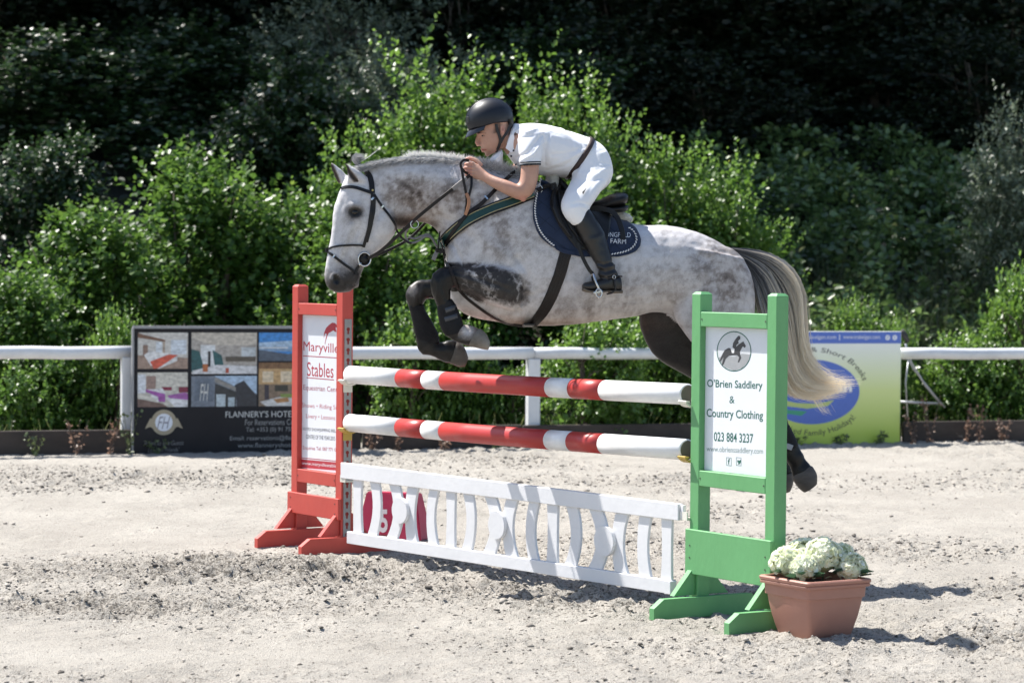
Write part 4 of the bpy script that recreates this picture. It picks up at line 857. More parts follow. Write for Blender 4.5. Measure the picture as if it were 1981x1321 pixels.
# far foreleg
FFp = [((900, 530), (905, 600), .07, -.12), ((865, 535), (872, 590), .058, -.15), ((838, 540), (845, 580), .05, -.165), ((812, 541), (828, 578), .044, -.17), ((795, 550), (824, 580), .044, -.17), ((785, 566), (821, 586), .044, -.17), ((787, 582), (817, 592), .038, -.17), ((793, 602), (820, 602), .031, -.17), ((799, 627), (829, 620), .028, -.17), ((804, 652), (838, 640), .030, -.17), ((808, 676), (846, 660), .034, -.17), ((820, 686), (846, 664), .030, -.17)]
seg_loft(hb, FFp)
PFF = [((815, 686), (838, 660), .030, -.17), ((835, 689), (852, 662), .030, -.17), ((852, 697), (866, 658), .038, -.17), ((868, 703), (882, 657), .045, -.17), ((882, 703), (890, 668), .043, -.17)]
seg_loft(hb, PFF)
# near hind leg
NH = [((1290, 470), (1440, 500), .12, .12), ((1293, 540), (1452, 562), .13, .125), ((1300, 602), (1455, 630), .125, .13), ((1325, 645), (1455, 690), .10, .14), ((1362, 692), (1466, 722), .075, .145), ((1404, 728), (1480, 735), .055, .15), ((1440, 762), (1505, 742), .042, .15), ((1466, 790), (1512, 768), .036, .15), ((1487, 820), (1521, 802), .029, .15), ((1504, 852), (1534, 838), .026, .15), ((1515, 878), (1545, 862), .032, .15), ((1524, 898), (1555, 880), .034, .15), ((1532, 905), (1556, 888), .03, .15)]
seg_loft(hb, NH)
PH = [((1524, 892), (1550, 876), .028, .15), ((1530, 910), (1560, 890), .03, .15), ((1533, 922), (1568, 899), .038, .15), ((1542, 934), (1573, 911), .038, .15)]
seg_loft(hb, PH)
# far hind leg
FH_ = [((1262, 520), (1420, 520), .11, -.12), ((1240, 590), (1410, 600), .12, -.13), ((1236, 622), (1410, 640), .11, -.14), ((1248, 660), (1410, 675), .09, -.145), ((1272, 694), (1420, 690), .075, -.15), ((1325, 726), (1425, 700), .062, -.15), ((1375, 755), (1445, 720), .05, -.15), ((1420, 785), (1470, 752), .04, -.15), ((1450, 812), (1486, 790), .032, -.15), ((1480, 845), (1508, 826), .027, -.15), ((1500, 880), (1528, 864), .032, -.15), ((1508, 898), (1534, 886), .03, -.15)]
seg_loft(hb, FH_)
PFH = [((1506, 892), (1530, 884), .028, -.15), ((1506, 910), (1532, 902), .032, -.15), ((1503, 922), (1534, 914), .040, -.15)]
seg_loft(hb, PFH)
hb_me = remeshed(hb, 'horse_body', .0085, 7, .6)
# fine anatomy by moving the surface: grooves and muscle edges
V = np.empty(len(hb_me.vertices) * 3); hb_me.vertices.foreach_get('co', V); V = V.reshape(-1, 3); Nm = np.empty(len(V) * 3); hb_me.vertices.foreach_get('normal', Nm); Nm = Nm.reshape(-1, 3)
def to_px(V):
    v = V - np.array(CAM); k = v @ np.array(CF); return 990.5 + FPX * (v @ np.array(CR)) / k, 660.5 - FPX * (v @ np.array(CU)) / k, (V - np.array(H0)) @ np.array(HL)
PXx, PXy, LAT = to_px(V)
def segd(ax, ay, bx, by):
    dx, dy = bx - ax, by - ay; t = np.clip(((PXx - ax) * dx + (PXy - ay) * dy) / (dx * dx + dy * dy), 0, 1); return np.hypot(PXx - ax - t * dx, PXy - ay - t * dy)
def polyd(pts): return np.min([segd(*pts[i], *pts[i + 1]) for i in range(len(pts) - 1)], axis=0)
def g(d, s): return np.exp(-(d / s) ** 2)
def sm(x, a, b): t = np.clip((x - a) / (b - a), 0, 1); return t * t * (3 - 2 * t)
disp = np.zeros(len(V)); side = (np.abs(LAT) > .03)
for pts, s, a in (([(895, 515), (880, 480), (868, 465)], 5, -.010), ([(1000, 500), (1022, 530), (1018, 580), (1002, 605)], 6, -.012), ([(1018, 575), (1055, 565), (1085, 540)], 5, -.005), ([(900, 400), (960, 440), (1010, 500)], 16, -.006), ([(1290, 470), (1300, 540), (1290, 600)], 16, -.010), ([(1375, 500), (1395, 570), (1400, 640)], 9, -.008), ([(655, 500), (668, 470), (680, 435)], 4.5, .0075), ([(662, 506), (678, 474), (692, 445)], 5, -.006), ([(650, 470), (656, 430), (662, 395)], 6, -.005), ([(700, 470), (720, 440), (735, 405)], 7, -.005), ([(720, 395), (730, 420), (722, 450)], 6, -.004), ([(790, 400), (840, 415), (880, 430)], 9, -.007), ([(880, 540), (930, 560), (980, 585)], 5, -.006), ([(838, 530), (848, 552), (846, 575)], 4, .004), ([(858, 528), (856, 556), (862, 578)], 3.2, -.006), ([(795, 556), (804, 572), (800, 592)], 4, .004), ([(812, 552), (808, 574), (812, 592)], 3.2, -.006), ([(880, 528), (930, 540), (985, 560)], 4, -.005), ([(885, 520), (935, 522), (990, 528)], 5, .004), ([(890, 548), (930, 565), (975, 585)], 4, .004), ([(868, 690), (850, 684)], 3, -.003), ([(905, 640), (890, 650), (878, 652)], 3, -.004), ([(1330, 665), (1390, 705), (1450, 745)], 5, -.006), ([(1500, 795), (1520, 840)], 2.5, -.004), ([(780, 335), (850, 345), (920, 365)], 14, .006), ([(1150, 600), (1240, 585), (1290, 560)], 18, -.006)):
    disp += a * g(polyd(pts), s) * side
noz = g(np.hypot(((PXx - 651) * .92 - (PXy - 541) * .38) * 1.75, (PXx - 651) * .38 + (PXy - 541) * .92), 9.5) * (LAT > .02); disp -= .016 * noz; disp += .007 * g(np.abs(np.hypot((PXx - 650) * 1.3, PXy - 540) - 11), 3.5) * (LAT > .02) * (PXx < 668)
disp -= .005 * g(polyd([(688, 553), (672, 548), (664, 562)]), 2.2) * (LAT > 0)
eye = g(np.hypot(PXx - 687, (PXy - 411) * 1.3), 7) * (LAT > .03); disp -= .006 * eye
eart = g(polyd([(665, 316), (674, 332), (690, 352)]), 5.5) * (LAT > .02) * (PXy < 353); disp -= .010 * eart * (PXx < 694)
for a_, b_, s_, am in (((1012, 528), (1020, 560), 8, .006), ((930, 520), (1000, 530), 12, .006), ((880, 535), (960, 560), 14, .004), ((700, 425), (715, 460), 10, .004), ((1380, 530), (1390, 620), 20, .006), ((1250, 540), (1180, 560), 25, -.004), ((905, 440), (985, 500), 12, .005)): disp += am * g(segd(*a_, *b_), s_) * side
# ribs, hardly showing
for k in range(6): disp -= .0022 * g(polyd([(1085 + k * 24, 470), (1105 + k * 25, 590)]), 6) * side
disp += .0035 * (fbm(PXx * .04, PXy * .04, 3, 4) - .5) + .003 * (fbm(PXx * .11 + LAT * 9, PXy * .11, 2, 14) - .5)
V += Nm * disp[:, None]; hb_me.vertices.foreach_set('co', V.ravel()); hb_me.update()
# coat: R darkness, G brown tint, B vein-like light lines
def rn(sc, o, sd, ax=.7):
    a, b_ = PXx * math.cos(ax) + PXy * math.sin(ax) + LAT * 120, -PXx * math.sin(ax) + PXy * math.cos(ax); return fbm(a * sc, b_ * sc, o, sd, .6)
n_lo = rn(.013, 5, 91); n_mid = rn(.05, 4, 92, 1.3); n_fine = rn(.16, 3, 93, 2.2); near = LAT > -.02
def put(cx_, cy_, rx, ry, a, ang=0):
    c, s = math.cos(R_(ang)), math.sin(R_(ang)); u = (PXx - cx_) * c + (PXy - cy_) * s; v = -(PXx - cx_) * s + (PXy - cy_) * c; return a * np.exp(-((u / rx) ** 2 + (v / ry) ** 2))
brown = np.zeros(len(V)); mott = sm(.5 * n_mid + .5 * n_fine, .22, .78)
dark = .25 + .20 * (n_lo - .5) + .16 * (mott - .5); body = np.zeros(len(V))
for q in ((820, 368, 85, 28, .26, 12), (780, 388, 60, 26, .24, 20), (900, 425, 60, 40, .26, 0), (870, 385, 70, 38, .20, 0), (940, 470, 80, 56, .14, 0), (1340, 495, 95, 42, .10, 24), (1425, 565, 40, 90, .26, 0), (1385, 540, 70, 70, .12, 0), (1150, 605, 130, 18, .26, -3), (1190, 560, 110, 40, .12, 0), (1300, 570, 60, 35, .16, 0), (1010, 420, 60, 40, .08, 0), (1060, 560, 50, 50, .12, 0)):
    k = put(*q); body += k * (.25 + 1.15 * mott * sm(n_lo + .4 * n_mid, .35, 1.0)); brown += k * 1.3
body -= put(1240, 470, 70, 36, .12) + put(1050, 500, 60, 60, .05) + put(780, 335, 60, 14, .08) + put(770, 425, 30, 40, .0)
brown += put(800, 425, 50, 16, .9) + put(1050, 628, 220, 14, 1.0) + put(905, 600, 70, 20, .6); body += put(775, 427, 34, 13, .6) + put(815, 434, 40, 9, .45) + put(1060, 632, 240, 9, .4)
dark = dark + body * .8
headm = np.clip(1 - sm(polyd([(700, 345), (745, 400), (768, 440)]), 0, 1) * 0 , 0, 1) * (PXx < 770 - (PXy - 330) * .0) * ((PXx - 700) * .55 + (350 - PXy) * 1.0 < 20)
ishead = (PXx < 766) & (PXy > 335) & ((PXx < 735) | (PXy > 395)) & (PXx < 700 + (PXy - 330) * .62 + 0) | ((PXx < 712) & (PXy < 360))
dark = np.where(ishead, .10 + .14 * mott + .05 * sm(PXx, 650, 700), dark)
dark += ishead * (put(660, 552, 42, 20, .42) + put(650, 530, 34, 22, .22) + put(687, 411, 19, 14, .55) + put(687, 411, 10.5, 8, .6) + put(640, 560, 40, 14, .3) + put(668, 500, 26, 34, .12) + put(672, 440, 22, 26, .14) + put(690, 530, 22, 22, .35))
dark = np.maximum(dark, np.clip(noz * 2.4, 0, 1.2)); dark = np.maximum(dark, eart * 1.2 * (PXx < 692)); dark = np.maximum(dark, g(polyd([(639, 317), (648, 337), (654, 352)]), 5) * (LAT < 0) * 1.1 * (PXy < 356))
brown += g(polyd([(639, 317), (648, 337), (654, 352)]), 5) * (LAT < 0) * .8 + eart * .6
dark = np.maximum(dark, g(polyd([(688, 553), (672, 548), (664, 562)]), 1.6) * .9)
# legs
fx_ = (PXx - 930) / 92.0; fy_ = (PXy - (545 + (PXx - 930) * .22)) / (31.0 + (PXx - 930) * .11); fr_ = np.sqrt(np.abs(fx_) ** 2.6 + np.abs(fy_) ** 2.6) + .25 * (n_mid - .5) + .2 * (n_fine - .5)
fore = sm(1.10 - fr_, -.30, .42) * (np.abs(LAT) > .06) * (PXy > 485) * (near | (PXx < 850)); fore = np.maximum(fore, sm(960 - PXx, 0, 40) * sm(PXy, 503, 513) * (PXy < 4 + np.interp(PXx, [860, 871, 890, 928, 977], [612, 560, 560, 582, 602])) * (LAT > .10))
forelow = ((PXx < 872) & (PXy > 512) & (PXy > 455)) & (np.abs(LAT) > .1)
legm = np.maximum(fore * (PXx > 860) * np.where(near, 1, 0), 1.0 * forelow); legm = np.where((PXx < 960) & (PXy > 612) & (np.abs(LAT) > .1), 1.0, legm)
hindm = sm(PXy, 640, 760) * (PXx > 1230); farhind = ((LAT < -.03) & (PXx > 1225) & (PXy > 598)) * 1.0
dark = np.maximum(dark, legm * (1.04 - .38 * (legm > .3) * sm(PXx, 865, 905) * (PXy < 615) * (n_mid * .6 + n_fine * .5))); dark = np.maximum(dark, hindm * 1.0); dark = np.maximum(dark, farhind * .86)
vein = (legm > .5) * sm(PXx, 865, 905) * (PXy < 612) * sm(1022 - PXx, 0, 30); knee_sheen = put(800, 562, 14, 22, .5, 20) * (LAT < -.1)
dark -= knee_sheen  # pale spot paints the sheen highlight on the far knee
pale_h = (PXx > 884) * (PXy > 620) * (PXy < 660) * (PXx < 960) * near; dark = np.where(pale_h > 0, dark - .75 * g(np.hypot(PXx - 905, (PXy - 634)), 22) , dark)
dark = np.where((PXy > 640) & (PXx < 960) & (np.abs(LAT) > .1), dark - .13 * sm(n_mid, .4, .65), dark)
pink = put(1046, 626, 30, 5, 0)
R_a = np.clip(dark, 0, 1); G_a = np.clip(brown, 0, 1); B_a = np.clip(vein, 0, 1)
at = hb_me.attributes.new('coat', 'FLOAT_COLOR', 'POINT'); at.data.foreach_set('color', np.stack([R_a, G_a, B_a, np.ones_like(R_a)], -1).ravel().astype(np.float32))
M = bpy.data.materials.new('horse_coat'); M.use_nodes = True; nt = M.node_tree; L = nt.links; b = nt.nodes['Principled BSDF']; b.inputs['Roughness'].default_value = .5; b.inputs['Specular IOR Level'].default_value = .28; b.inputs['Sheen Weight'].default_value = .0
ca = N(nt, 'ShaderNodeAttribute'); ca.attribute_name = 'coat'; sp = N(nt, 'ShaderNodeSeparateColor'); L.new(ca.outputs['Color'], sp.inputs[0]); tc = N(nt, 'ShaderNodeTexCoord')
nz = N(nt, 'ShaderNodeTexNoise', Scale=26, Detail=8, Roughness=.7); L.new(tc.outputs['Object'], nz.inputs['Vector'])
fl = N(nt, 'ShaderNodeTexNoise', Scale=150, Detail=3); L.new(tc.outputs['Object'], fl.inputs['Vector'])
m1 = N(nt, 'ShaderNodeMath', operation='MULTIPLY_ADD'); m1.inputs[1].default_value = .34; m1.inputs[2].default_value = -.17; L.new(nz.outputs['Fac'], m1.inputs[0])
m1b = N(nt, 'ShaderNodeMath', operation='MULTIPLY_ADD'); m1b.inputs[1].default_value = .22; L.new(fl.outputs['Fac'], m1b.inputs[0]); m1c = N(nt, 'ShaderNodeMath', operation='SUBTRACT'); m1c.inputs[1].default_value = .11; L.new(m1.outputs[0], m1b.inputs[2]); L.new(m1b.outputs[0], m1c.inputs[0])
m2 = N(nt, 'ShaderNodeMath', operation='ADD'); m2.use_clamp = True; L.new(sp.outputs[0], m2.inputs[0]); L.new(m1c.outputs[0], m2.inputs[1])
# light lines between dark dapples on the forearm
def veins(sc, rd, th):
    v_ = N(nt, 'ShaderNodeTexVoronoi', Scale=sc, Randomness=rd); v_.feature = 'DISTANCE_TO_EDGE'; ns = N(nt, 'ShaderNodeTexNoise', Scale=22, Detail=6); L.new(tc.outputs['Object'], ns.inputs['Vector']); mxv = N(nt, 'ShaderNodeMixRGB'); mxv.inputs[0].default_value = .16; L.new(tc.outputs['Object'], mxv.inputs[1]); L.new(ns.outputs['Color'], mxv.inputs[2]); L.new(mxv.outputs[0], v_.inputs['Vector']); r = N(nt, 'ShaderNodeMapRange'); r.inputs['From Min'].default_value = 0; r.inputs['From Max'].default_value = th; r.inputs['To Min'].default_value = 1; r.inputs['To Max'].default_value = 0; L.new(v_.outputs['Distance'], r.inputs['Value']); return r
vr = veins(11, 1, .26); vp = N(nt, 'ShaderNodeMath', operation='POWER'); vp.inputs[1].default_value = 1.7; L.new(vr.outputs[0], vp.inputs[0])
big = N(nt, 'ShaderNodeTexNoise', Scale=7, Detail=3); L.new(tc.outputs['Object'], big.inputs['Vector']); bgr = N(nt, 'ShaderNodeMapRange'); bgr.inputs['From Min'].default_value = .42; bgr.inputs['From Max'].default_value = .62; bgr.inputs['To Min'].default_value = .08; bgr.inputs['To Max'].default_value = .55; L.new(big.outputs['Fac'], bgr.inputs['Value'])
vn2 = N(nt, 'ShaderNodeMath', operation='MULTIPLY'); L.new(vp.outputs[0], vn2.inputs[0]); L.new(bgr.outputs[0], vn2.inputs[1]); vm = N(nt, 'ShaderNodeMath', operation='MULTIPLY'); L.new(vn2.outputs[0], vm.inputs[0]); L.new(sp.outputs[2], vm.inputs[1])
m3 = N(nt, 'ShaderNodeMath', operation='SUBTRACT'); m3.use_clamp = True; L.new(m2.outputs[0], m3.inputs[0]); L.new(vm.outputs[0], m3.inputs[1])
cg = N(nt, 'ShaderNodeValToRGB'); e = cg.color_ramp.elements; e[0].position = 0; e[0].color = (.62, .615, .63, 1); e[1].position = 1; e[1].color = (.006, .0055, .0055, 1)
for p_, c_ in ((.25, (.49, .48, .49)), (.5, (.23, .215, .21)), (.75, (.035, .031, .030))): q = e.new(p_); q.color = (*c_, 1)
cb = N(nt, 'ShaderNodeValToRGB'); e = cb.color_ramp.elements; e[0].color = (.60, .575, .56, 1); e[1].color = (.016, .010, .008, 1)
for p_, c_ in ((.25, (.44, .38, .34)), (.5, (.22, .165, .135)), (.75, (.085, .056, .043))): q = e.new(p_); q.color = (*c_, 1)
L.new(m3.outputs[0], cg.inputs[0]); L.new(m3.outputs[0], cb.inputs[0]); mx = N(nt, 'ShaderNodeMixRGB'); L.new(sp.outputs[1], mx.inputs[0]); L.new(cg.outputs[0], mx.inputs[1]); L.new(cb.outputs[0], mx.inputs[2])
# flea-bitten freckles
vo = N(nt, 'ShaderNodeTexVoronoi', Scale=75); L.new(tc.outputs['Object'], vo.inputs['Vector']); rv = N(nt, 'ShaderNodeMapRange'); rv.inputs['From Min'].default_value = .10; rv.inputs['From Max'].default_value = .2; rv.inputs['To Min'].default_value = .35; rv.inputs['To Max'].default_value = 0; L.new(vo.outputs['Distance'], rv.inputs['Value'])
rgh = N(nt, 'ShaderNodeMapRange'); rgh.inputs['From Min'].default_value = .5; rgh.inputs['From Max'].default_value = .95; rgh.inputs['To Min'].default_value = .52; rgh.inputs['To Max'].default_value = .33; L.new(sp.outputs[0], rgh.inputs['Value']); L.new(rgh.outputs[0], b.inputs['Roughness'])
mf = N(nt, 'ShaderNodeMixRGB', blend_type='MIX'); mf.inputs[2].default_value = (.2, .17, .15, 1); inv = N(nt, 'ShaderNodeMapRange'); inv.inputs['From Min'].default_value = .25; inv.inputs['From Max'].default_value = .5; inv.inputs['To Min'].default_value = 1; inv.inputs['To Max'].default_value = 0; L.new(sp.outputs[0], inv.inputs['Value']); fm = N(nt, 'ShaderNodeMath', operation='MULTIPLY'); L.new(rv.outputs[0], fm.inputs[0]); L.new(inv.outputs[0], fm.inputs[1]); L.new(fm.outputs[0], mf.inputs[0]); L.new(mx.outputs[0], mf.inputs[1]); L.new(mf.outputs[0], b.inputs['Base Color'])
bp = N(nt, 'ShaderNodeBump', Strength=.25, Distance=.004); L.new(fl.outputs['Fac'], bp.inputs['Height']); L.new(bp.outputs[0], b.inputs['Normal'])
horse = thing('horse', 'dapple grey horse with dark legs leaping over the striped poles', 'horse', hp(1150, 640))
body_o = link('body', hb_me, horse, M)
BVH = BVHTree.FromPolygons([tuple(v) for v in V], [tuple(p.vertices) for p in hb_me.polygons])
def onh(px, py, off=.004, fallback=None):
    """where the sight line through a point meets the coat, lifted by off"""
    d = ray(px, py).normalized(); h = BVH.ray_cast(CAM, d)
    if h[0] is None:
        p = hp(px, py, fallback if fallback is not None else 0.0); return p, HL.copy()
    n = h[1]; n = n if n.dot(d) < 0 else -n
    return h[0] + n * off, n
def mir(p): return p - HL * (2 * (p - H0).dot(HL))

# eyes, hooves
EYE = mk('eye', (.006, .004, .003), .16, spec=.45)
for s in (1, -1):
    c, n_ = onh(687, 411, -.0085); c = c if s > 0 else mir(c); mb = MB(); mb.ball(c, -HF * .021, HL * .018, UP * .017, nu=16, nv=10); mb.build('eye', EYE, horse, True)
HOOF = mk('hoof_horn', (.085, .072, .06), .6, col2=(.045, .038, .033), scale=9, bump=.3, bscale=30, stretch=(1, 1, 4)); SHOE = mk('horseshoe', (.30, .29, .28), .4, metal=.8)
def hoof(secs, pale=False):
    mb = MB(); seg_loft(mb, secs, ex=2.2); me = mb.mesh('hoof', True); return link('hoof', me, horse, HOOF2 if pale else HOOF)
HOOF2 = mk('hoof_dusty', (.22, .20, .175), .7, col2=(.10, .088, .075), scale=9, bump=.3, bscale=30)
hoof([((902, 666), (922, 636), .041, .165), ((908, 669), (927, 636), .047, .165), ((914, 671), (931, 637), .050, .165), ((931, 675), (940, 645), .053, .165), ((943, 677), (947, 660), .050, .165)], True)
hoof([((868, 699), (880, 660), .040, -.17), ((871, 703.5), (884, 660), .047, -.17), ((876, 705), (890, 663), .052, -.17), ((888, 710), (899, 673), .054, -.17), ((898, 709), (905, 690), .048, -.17)])
hoof([((1534, 919), (1564, 900), .034, .15), ((1534, 927), (1570, 901), .041, .15), ((1537, 933), (1574, 905), .046, .15), ((1545, 944), (1580, 918), .050, .15), ((1555, 952), (1580, 934), .046, .15)])
hoof([((1501, 921), (1534, 912.5), .041, -.15), ((1500, 933), (1535, 925), .046, -.15), ((1501, 946), (1533, 938), .050, -.15), ((1505, 954), (1528, 950), .044, -.15)])

# ---- hair: many thin strands, each a narrow bent ribbon
def hair(name, guides, n, segs, wid, lat, seed, spread, parent, mat, tip=1.0, col=None, frizz=.0, lenr=(1, 1), nlock=0):
    """guides: polylines (photo survey points) between which strands are laid"""
    r = np.random.default_rng(seed); Gd = []
    for gd in guides:
        P = np.array([hp(x, y, 0)[:] for x, y in gd]); d = np.concatenate([[0], np.cumsum(np.linalg.norm(np.diff(P, axis=0), axis=1))]); d /= d[-1]
        tt = np.linspace(0, 1, segs + 1); Gd.append(np.stack([np.interp(tt, d, P[:, k]) for k in range(3)], -1))
    Gd = np.array(Gd); Vs, Fs, Cs = [], [], []; lv = np.array(HL[:]); k0 = 0
    LK = [(r.random(), r.normal(), r.normal(size=3), r.normal() * .06, r.uniform(.75, 1.0)) for _ in range(max(nlock, 1))]
    for i in range(n):
        lk = LK[r.integers(len(LK))]; u = (r.random() if not nlock else min(.999, max(0, lk[0] + r.normal() * .035))) * (len(Gd) - 1); a = int(min(u, len(Gd) - 1.001)); f = u - a; ln = r.uniform(*lenr)
        P = Gd[a] * (1 - f) + Gd[min(a + 1, len(Gd) - 1)] * f; t = np.linspace(0, 1, segs + 1)
        if ln != 1:
            tq = t * ln; P = np.stack([np.interp(tq, t, P[:, k]) for k in range(3)], -1)
        la = (lk[1] + r.normal() * .25 if nlock else r.normal()) * spread; wob = (lk[2] * 1.5 + r.normal(size=3) * .6 if nlock else r.normal(size=3)) * frizz
        if nlock and r.random() < .92: tq = t * lk[4]; P = np.stack([np.interp(tq, t, P[:, k]) for k in range(3)], -1)
        P = P + lv * (lat + la * (.35 + .65 * np.sin(t * 2.2)))[:, None] + wob[None] * (t ** 1.6)[:, None] + (r.normal(size=3) * frizz * .5)[None] * np.sin(t * r.uniform(2, 7))[:, None]
        T = np.gradient(P, axis=0); T /= np.linalg.norm(T, axis=1, keepdims=True) + 1e-9; B = np.cross(T, lv + r.normal(size=3) * .5); B /= np.linalg.norm(B, axis=1, keepdims=True) + 1e-9
        w_ = wid * (1 - .75 * t ** 3)[:, None] * r.uniform(.6, 1.2); Vs.append(np.concatenate([P - B * w_, P + B * w_])); q = np.arange(segs) + k0; m_ = segs + 1
        Fs.append(np.stack([q, q + 1, q + 1 + m_, q + m_], -1)); c = np.clip((col(t * ln, r) if col else t) + (lk[3] if nlock else 0), 0, 1); Cs.append(np.concatenate([c, c])); k0 += 2 * m_
    me = np_mesh(name, np.concatenate(Vs), np.concatenate(Fs), 4); at = me.attributes.new('tint', 'FLOAT', 'POINT'); at.data.foreach_set('value', np.concatenate(Cs).astype(np.float32)); shade(me)
    return link(name, me, parent, mat)
def hair_mat(name, stops):
    M = bpy.data.materials.new(name); M.use_nodes = True; nt = M.node_tree; b = nt.nodes['Principled BSDF']; b.inputs['Roughness'].default_value = .5; b.inputs['Specular IOR Level'].default_value = .4
    at = N(nt, 'ShaderNodeAttribute'); at.attribute_name = 'tint'; cr = N(nt, 'ShaderNodeValToRGB'); e = cr.color_ramp.elements; e[0].position, e[0].color = stops[0][0], (*stops[0][1], 1); e[1].position, e[1].color = stops[-1][0], (*stops[-1][1], 1)
    for p, c in stops[1:-1]: q = e.new(p); q.color = (*c, 1)
    nt.links.new(at.outputs['Fac'], cr.inputs[0]); nt.links.new(cr.outputs[0], b.inputs['Base Color'])
    tr = N(nt, 'ShaderNodeBsdfTranslucent'); nt.links.new(cr.outputs[0], tr.inputs[0]); mx = N(nt, 'ShaderNodeMixShader'); mx.inputs[0].default_value = .28; o = nt.nodes['Material Output']; nt.links.new(b.outputs[0], mx.inputs[1]); nt.links.new(tr.outputs[0], mx.inputs[2]); nt.links.new(mx.outputs[0], o.inputs[0]); return M
TAILM = hair_mat('tail_hair', [(0, (.05, .05, .055)), (.16, (.12, .12, .13)), (.30, (.34, .33, .32)), (.46, (.70, .62, .50)), (1, (.90, .80, .63))])
tcol = lambda t, r: np.clip(t * 1.05 + r.normal() * .08, 0, 1)
TG = [[(1398, 478), (1450, 485), (1496, 496), (1530, 520), (1549, 560), (1554, 610), (1552, 655), (1562, 700), (1592, 728), (1630, 736), (1660, 734)],
      [(1400, 480), (1450, 491), (1492, 512), (1522, 545), (1538, 590), (1542, 650), (1548, 700), (1580, 738), (1625, 744), (1655, 739)],
      [(1402, 482), (1445, 496), (1482, 522), (1506, 565), (1520, 620), (1526, 680), (1538, 725), (1572, 752), (1615, 752), (1650, 744)],
      [(1404, 485), (1438, 501), (1468, 530), (1486, 580), (1500, 640), (1512, 700), (1528, 745), (1562, 762), (1605, 758), (1645, 748)],
      [(1405, 488), (1432, 508), (1453, 540), (1464, 590), (1480, 650), (1498, 710), (1520, 756), (1550, 768), (1590, 764), (1630, 752)]]
hair('tail', TG, 3800, 14, .0016, .0, 5, .030, horse, TAILM, col=tcol, frizz=.012, lenr=(.7, 1.02), nlock=95)
hair('tail', [[(1480, 520), (1520, 600), (1535, 700), (1570, 770), (1590, 800), (1600, 795)], [(1500, 540), (1530, 640), (1550, 720), (1590, 770), (1598, 790), (1602, 797)]], 40, 14, .0011, .0, 6, .02, horse, TAILM, col=tcol, frizz=.012)
dock = MB(); seg_loft(dock, [((1372, 462), (1385, 500), .045), ((1400, 478), (1402, 500), .035), ((1430, 490), (1425, 512), .028), ((1465, 508), (1452, 528), .022), ((1490, 535), (1475, 545), .012)]); dock.build('dock', mk('dock_hair', (.06, .06, .062), .7), horse, True)
MANEM = hair_mat('mane_hair', [(0, (.09, .09, .10)), (.45, (.28, .28, .29)), (.75, (.62, .62, .62)), (1, (.78, .77, .75))])
def mane(x0, x1, n, root, tipf, seed, colf, w_=.0014, latr=.02):
    r = np.random.default_rng(seed); Vs, Fs, Cs = [], [], []; k0 = 0; sg = 5; lv = np.array(HL[:])
    for i in range(n):
        x = r.uniform(x0, x1); ry = root(x); dx, dy = tipf(x, r); p0 = np.array(hp(x, ry + r.uniform(-1, 3), 0)[:]) + lv * r.uniform(-latr * .2, latr); p2 = np.array(hp(x + dx, ry + dy, 0)[:]) + lv * r.uniform(0, latr * 1.6)
        p1 = (p0 + p2) / 2 + r.normal(size=3) * .006 + np.array([0, 0, .008]); t = np.linspace(0, 1, sg + 1)[:, None]; P = (1 - t) ** 2 * p0 + 2 * t * (1 - t) * p1 + t * t * p2
        B = np.cross(P[-1] - P[0], lv + r.normal(size=3) * .6); B /= np.linalg.norm(B) + 1e-9; ww = w_ * (1.1 - t ** 2) * r.uniform(.6, 1.3); Vs.append(np.concatenate([P - B * ww, P + B * ww])); q = np.arange(sg) + k0; m_ = sg + 1; Fs.append(np.stack([q, q + 1, q + 1 + m_, q + m_], -1)); c = np.clip(colf(x, r) + t[:, 0] * .25, 0, 1); Cs.append(np.concatenate([c, c])); k0 += 2 * m_
    me = np_mesh('mane', np.concatenate(Vs), np.concatenate(Fs), 4); at = me.attributes.new('tint', 'FLOAT', 'POINT'); at.data.foreach_set('value', np.concatenate(Cs).astype(np.float32)); shade(me); return link('mane', me, horse, MANEM)
crest = lambda x: np.interp(x, [700, 735, 765, 805, 850, 895, 940, 985, 1030], [322, 314, 309, 305, 306, 312, 322, 333, 345]) + 3
mane(715, 960, 4200, lambda x: crest(x) + 2, lambda x, r: (r.uniform(-16, 8), r.uniform(-9, -1) - (14 if x > 790 else 2) * r.random()), 21, lambda x, r: r.uniform(.7, 1) if x > 780 else r.uniform(.15, .6), w_=.0011)  # upright fringe: backlit white put into the hair colour
mane(705, 935, 5200, crest, lambda x, r: (r.uniform(-30, -8), r.uniform(-2, 14)), 22, lambda x, r: r.uniform(.12, .62), latr=.05)
mane(925, 1008, 3000, lambda x: crest(x) + 2, lambda x, r: (r.uniform(-26, 14), r.uniform(-24, 2)), 23, lambda x, r: r.uniform(.35, 1), w_=.0010, latr=.05)
mane(940, 1010, 500, lambda x: crest(x) + 6, lambda x, r: (r.uniform(0, 34), r.uniform(0, 14)), 24, lambda x, r: r.uniform(0, .9), latr=.07)
hair('forelock', [[(704, 330), (690, 316), (682, 306), (688, 300), (700, 302)], [(712, 334), (696, 322), (690, 312), (694, 306), (704, 308)]], 260, 8, .0011, .0, 7, .02, horse, MANEM, col=lambda t, r: np.clip(.1 + t * .3 + r.random() * .3, 0, 1), frizz=.008)
hair('forelock', [[(690, 318), (700, 312), (715, 303), (728, 293), (736, 284)], [(692, 318), (704, 311), (718, 301), (730, 291), (737, 283)]], 6, 8, .0006, .0, 8, .006, horse, MANEM, col=lambda t, r: .5 + .4 * t, frizz=.003)
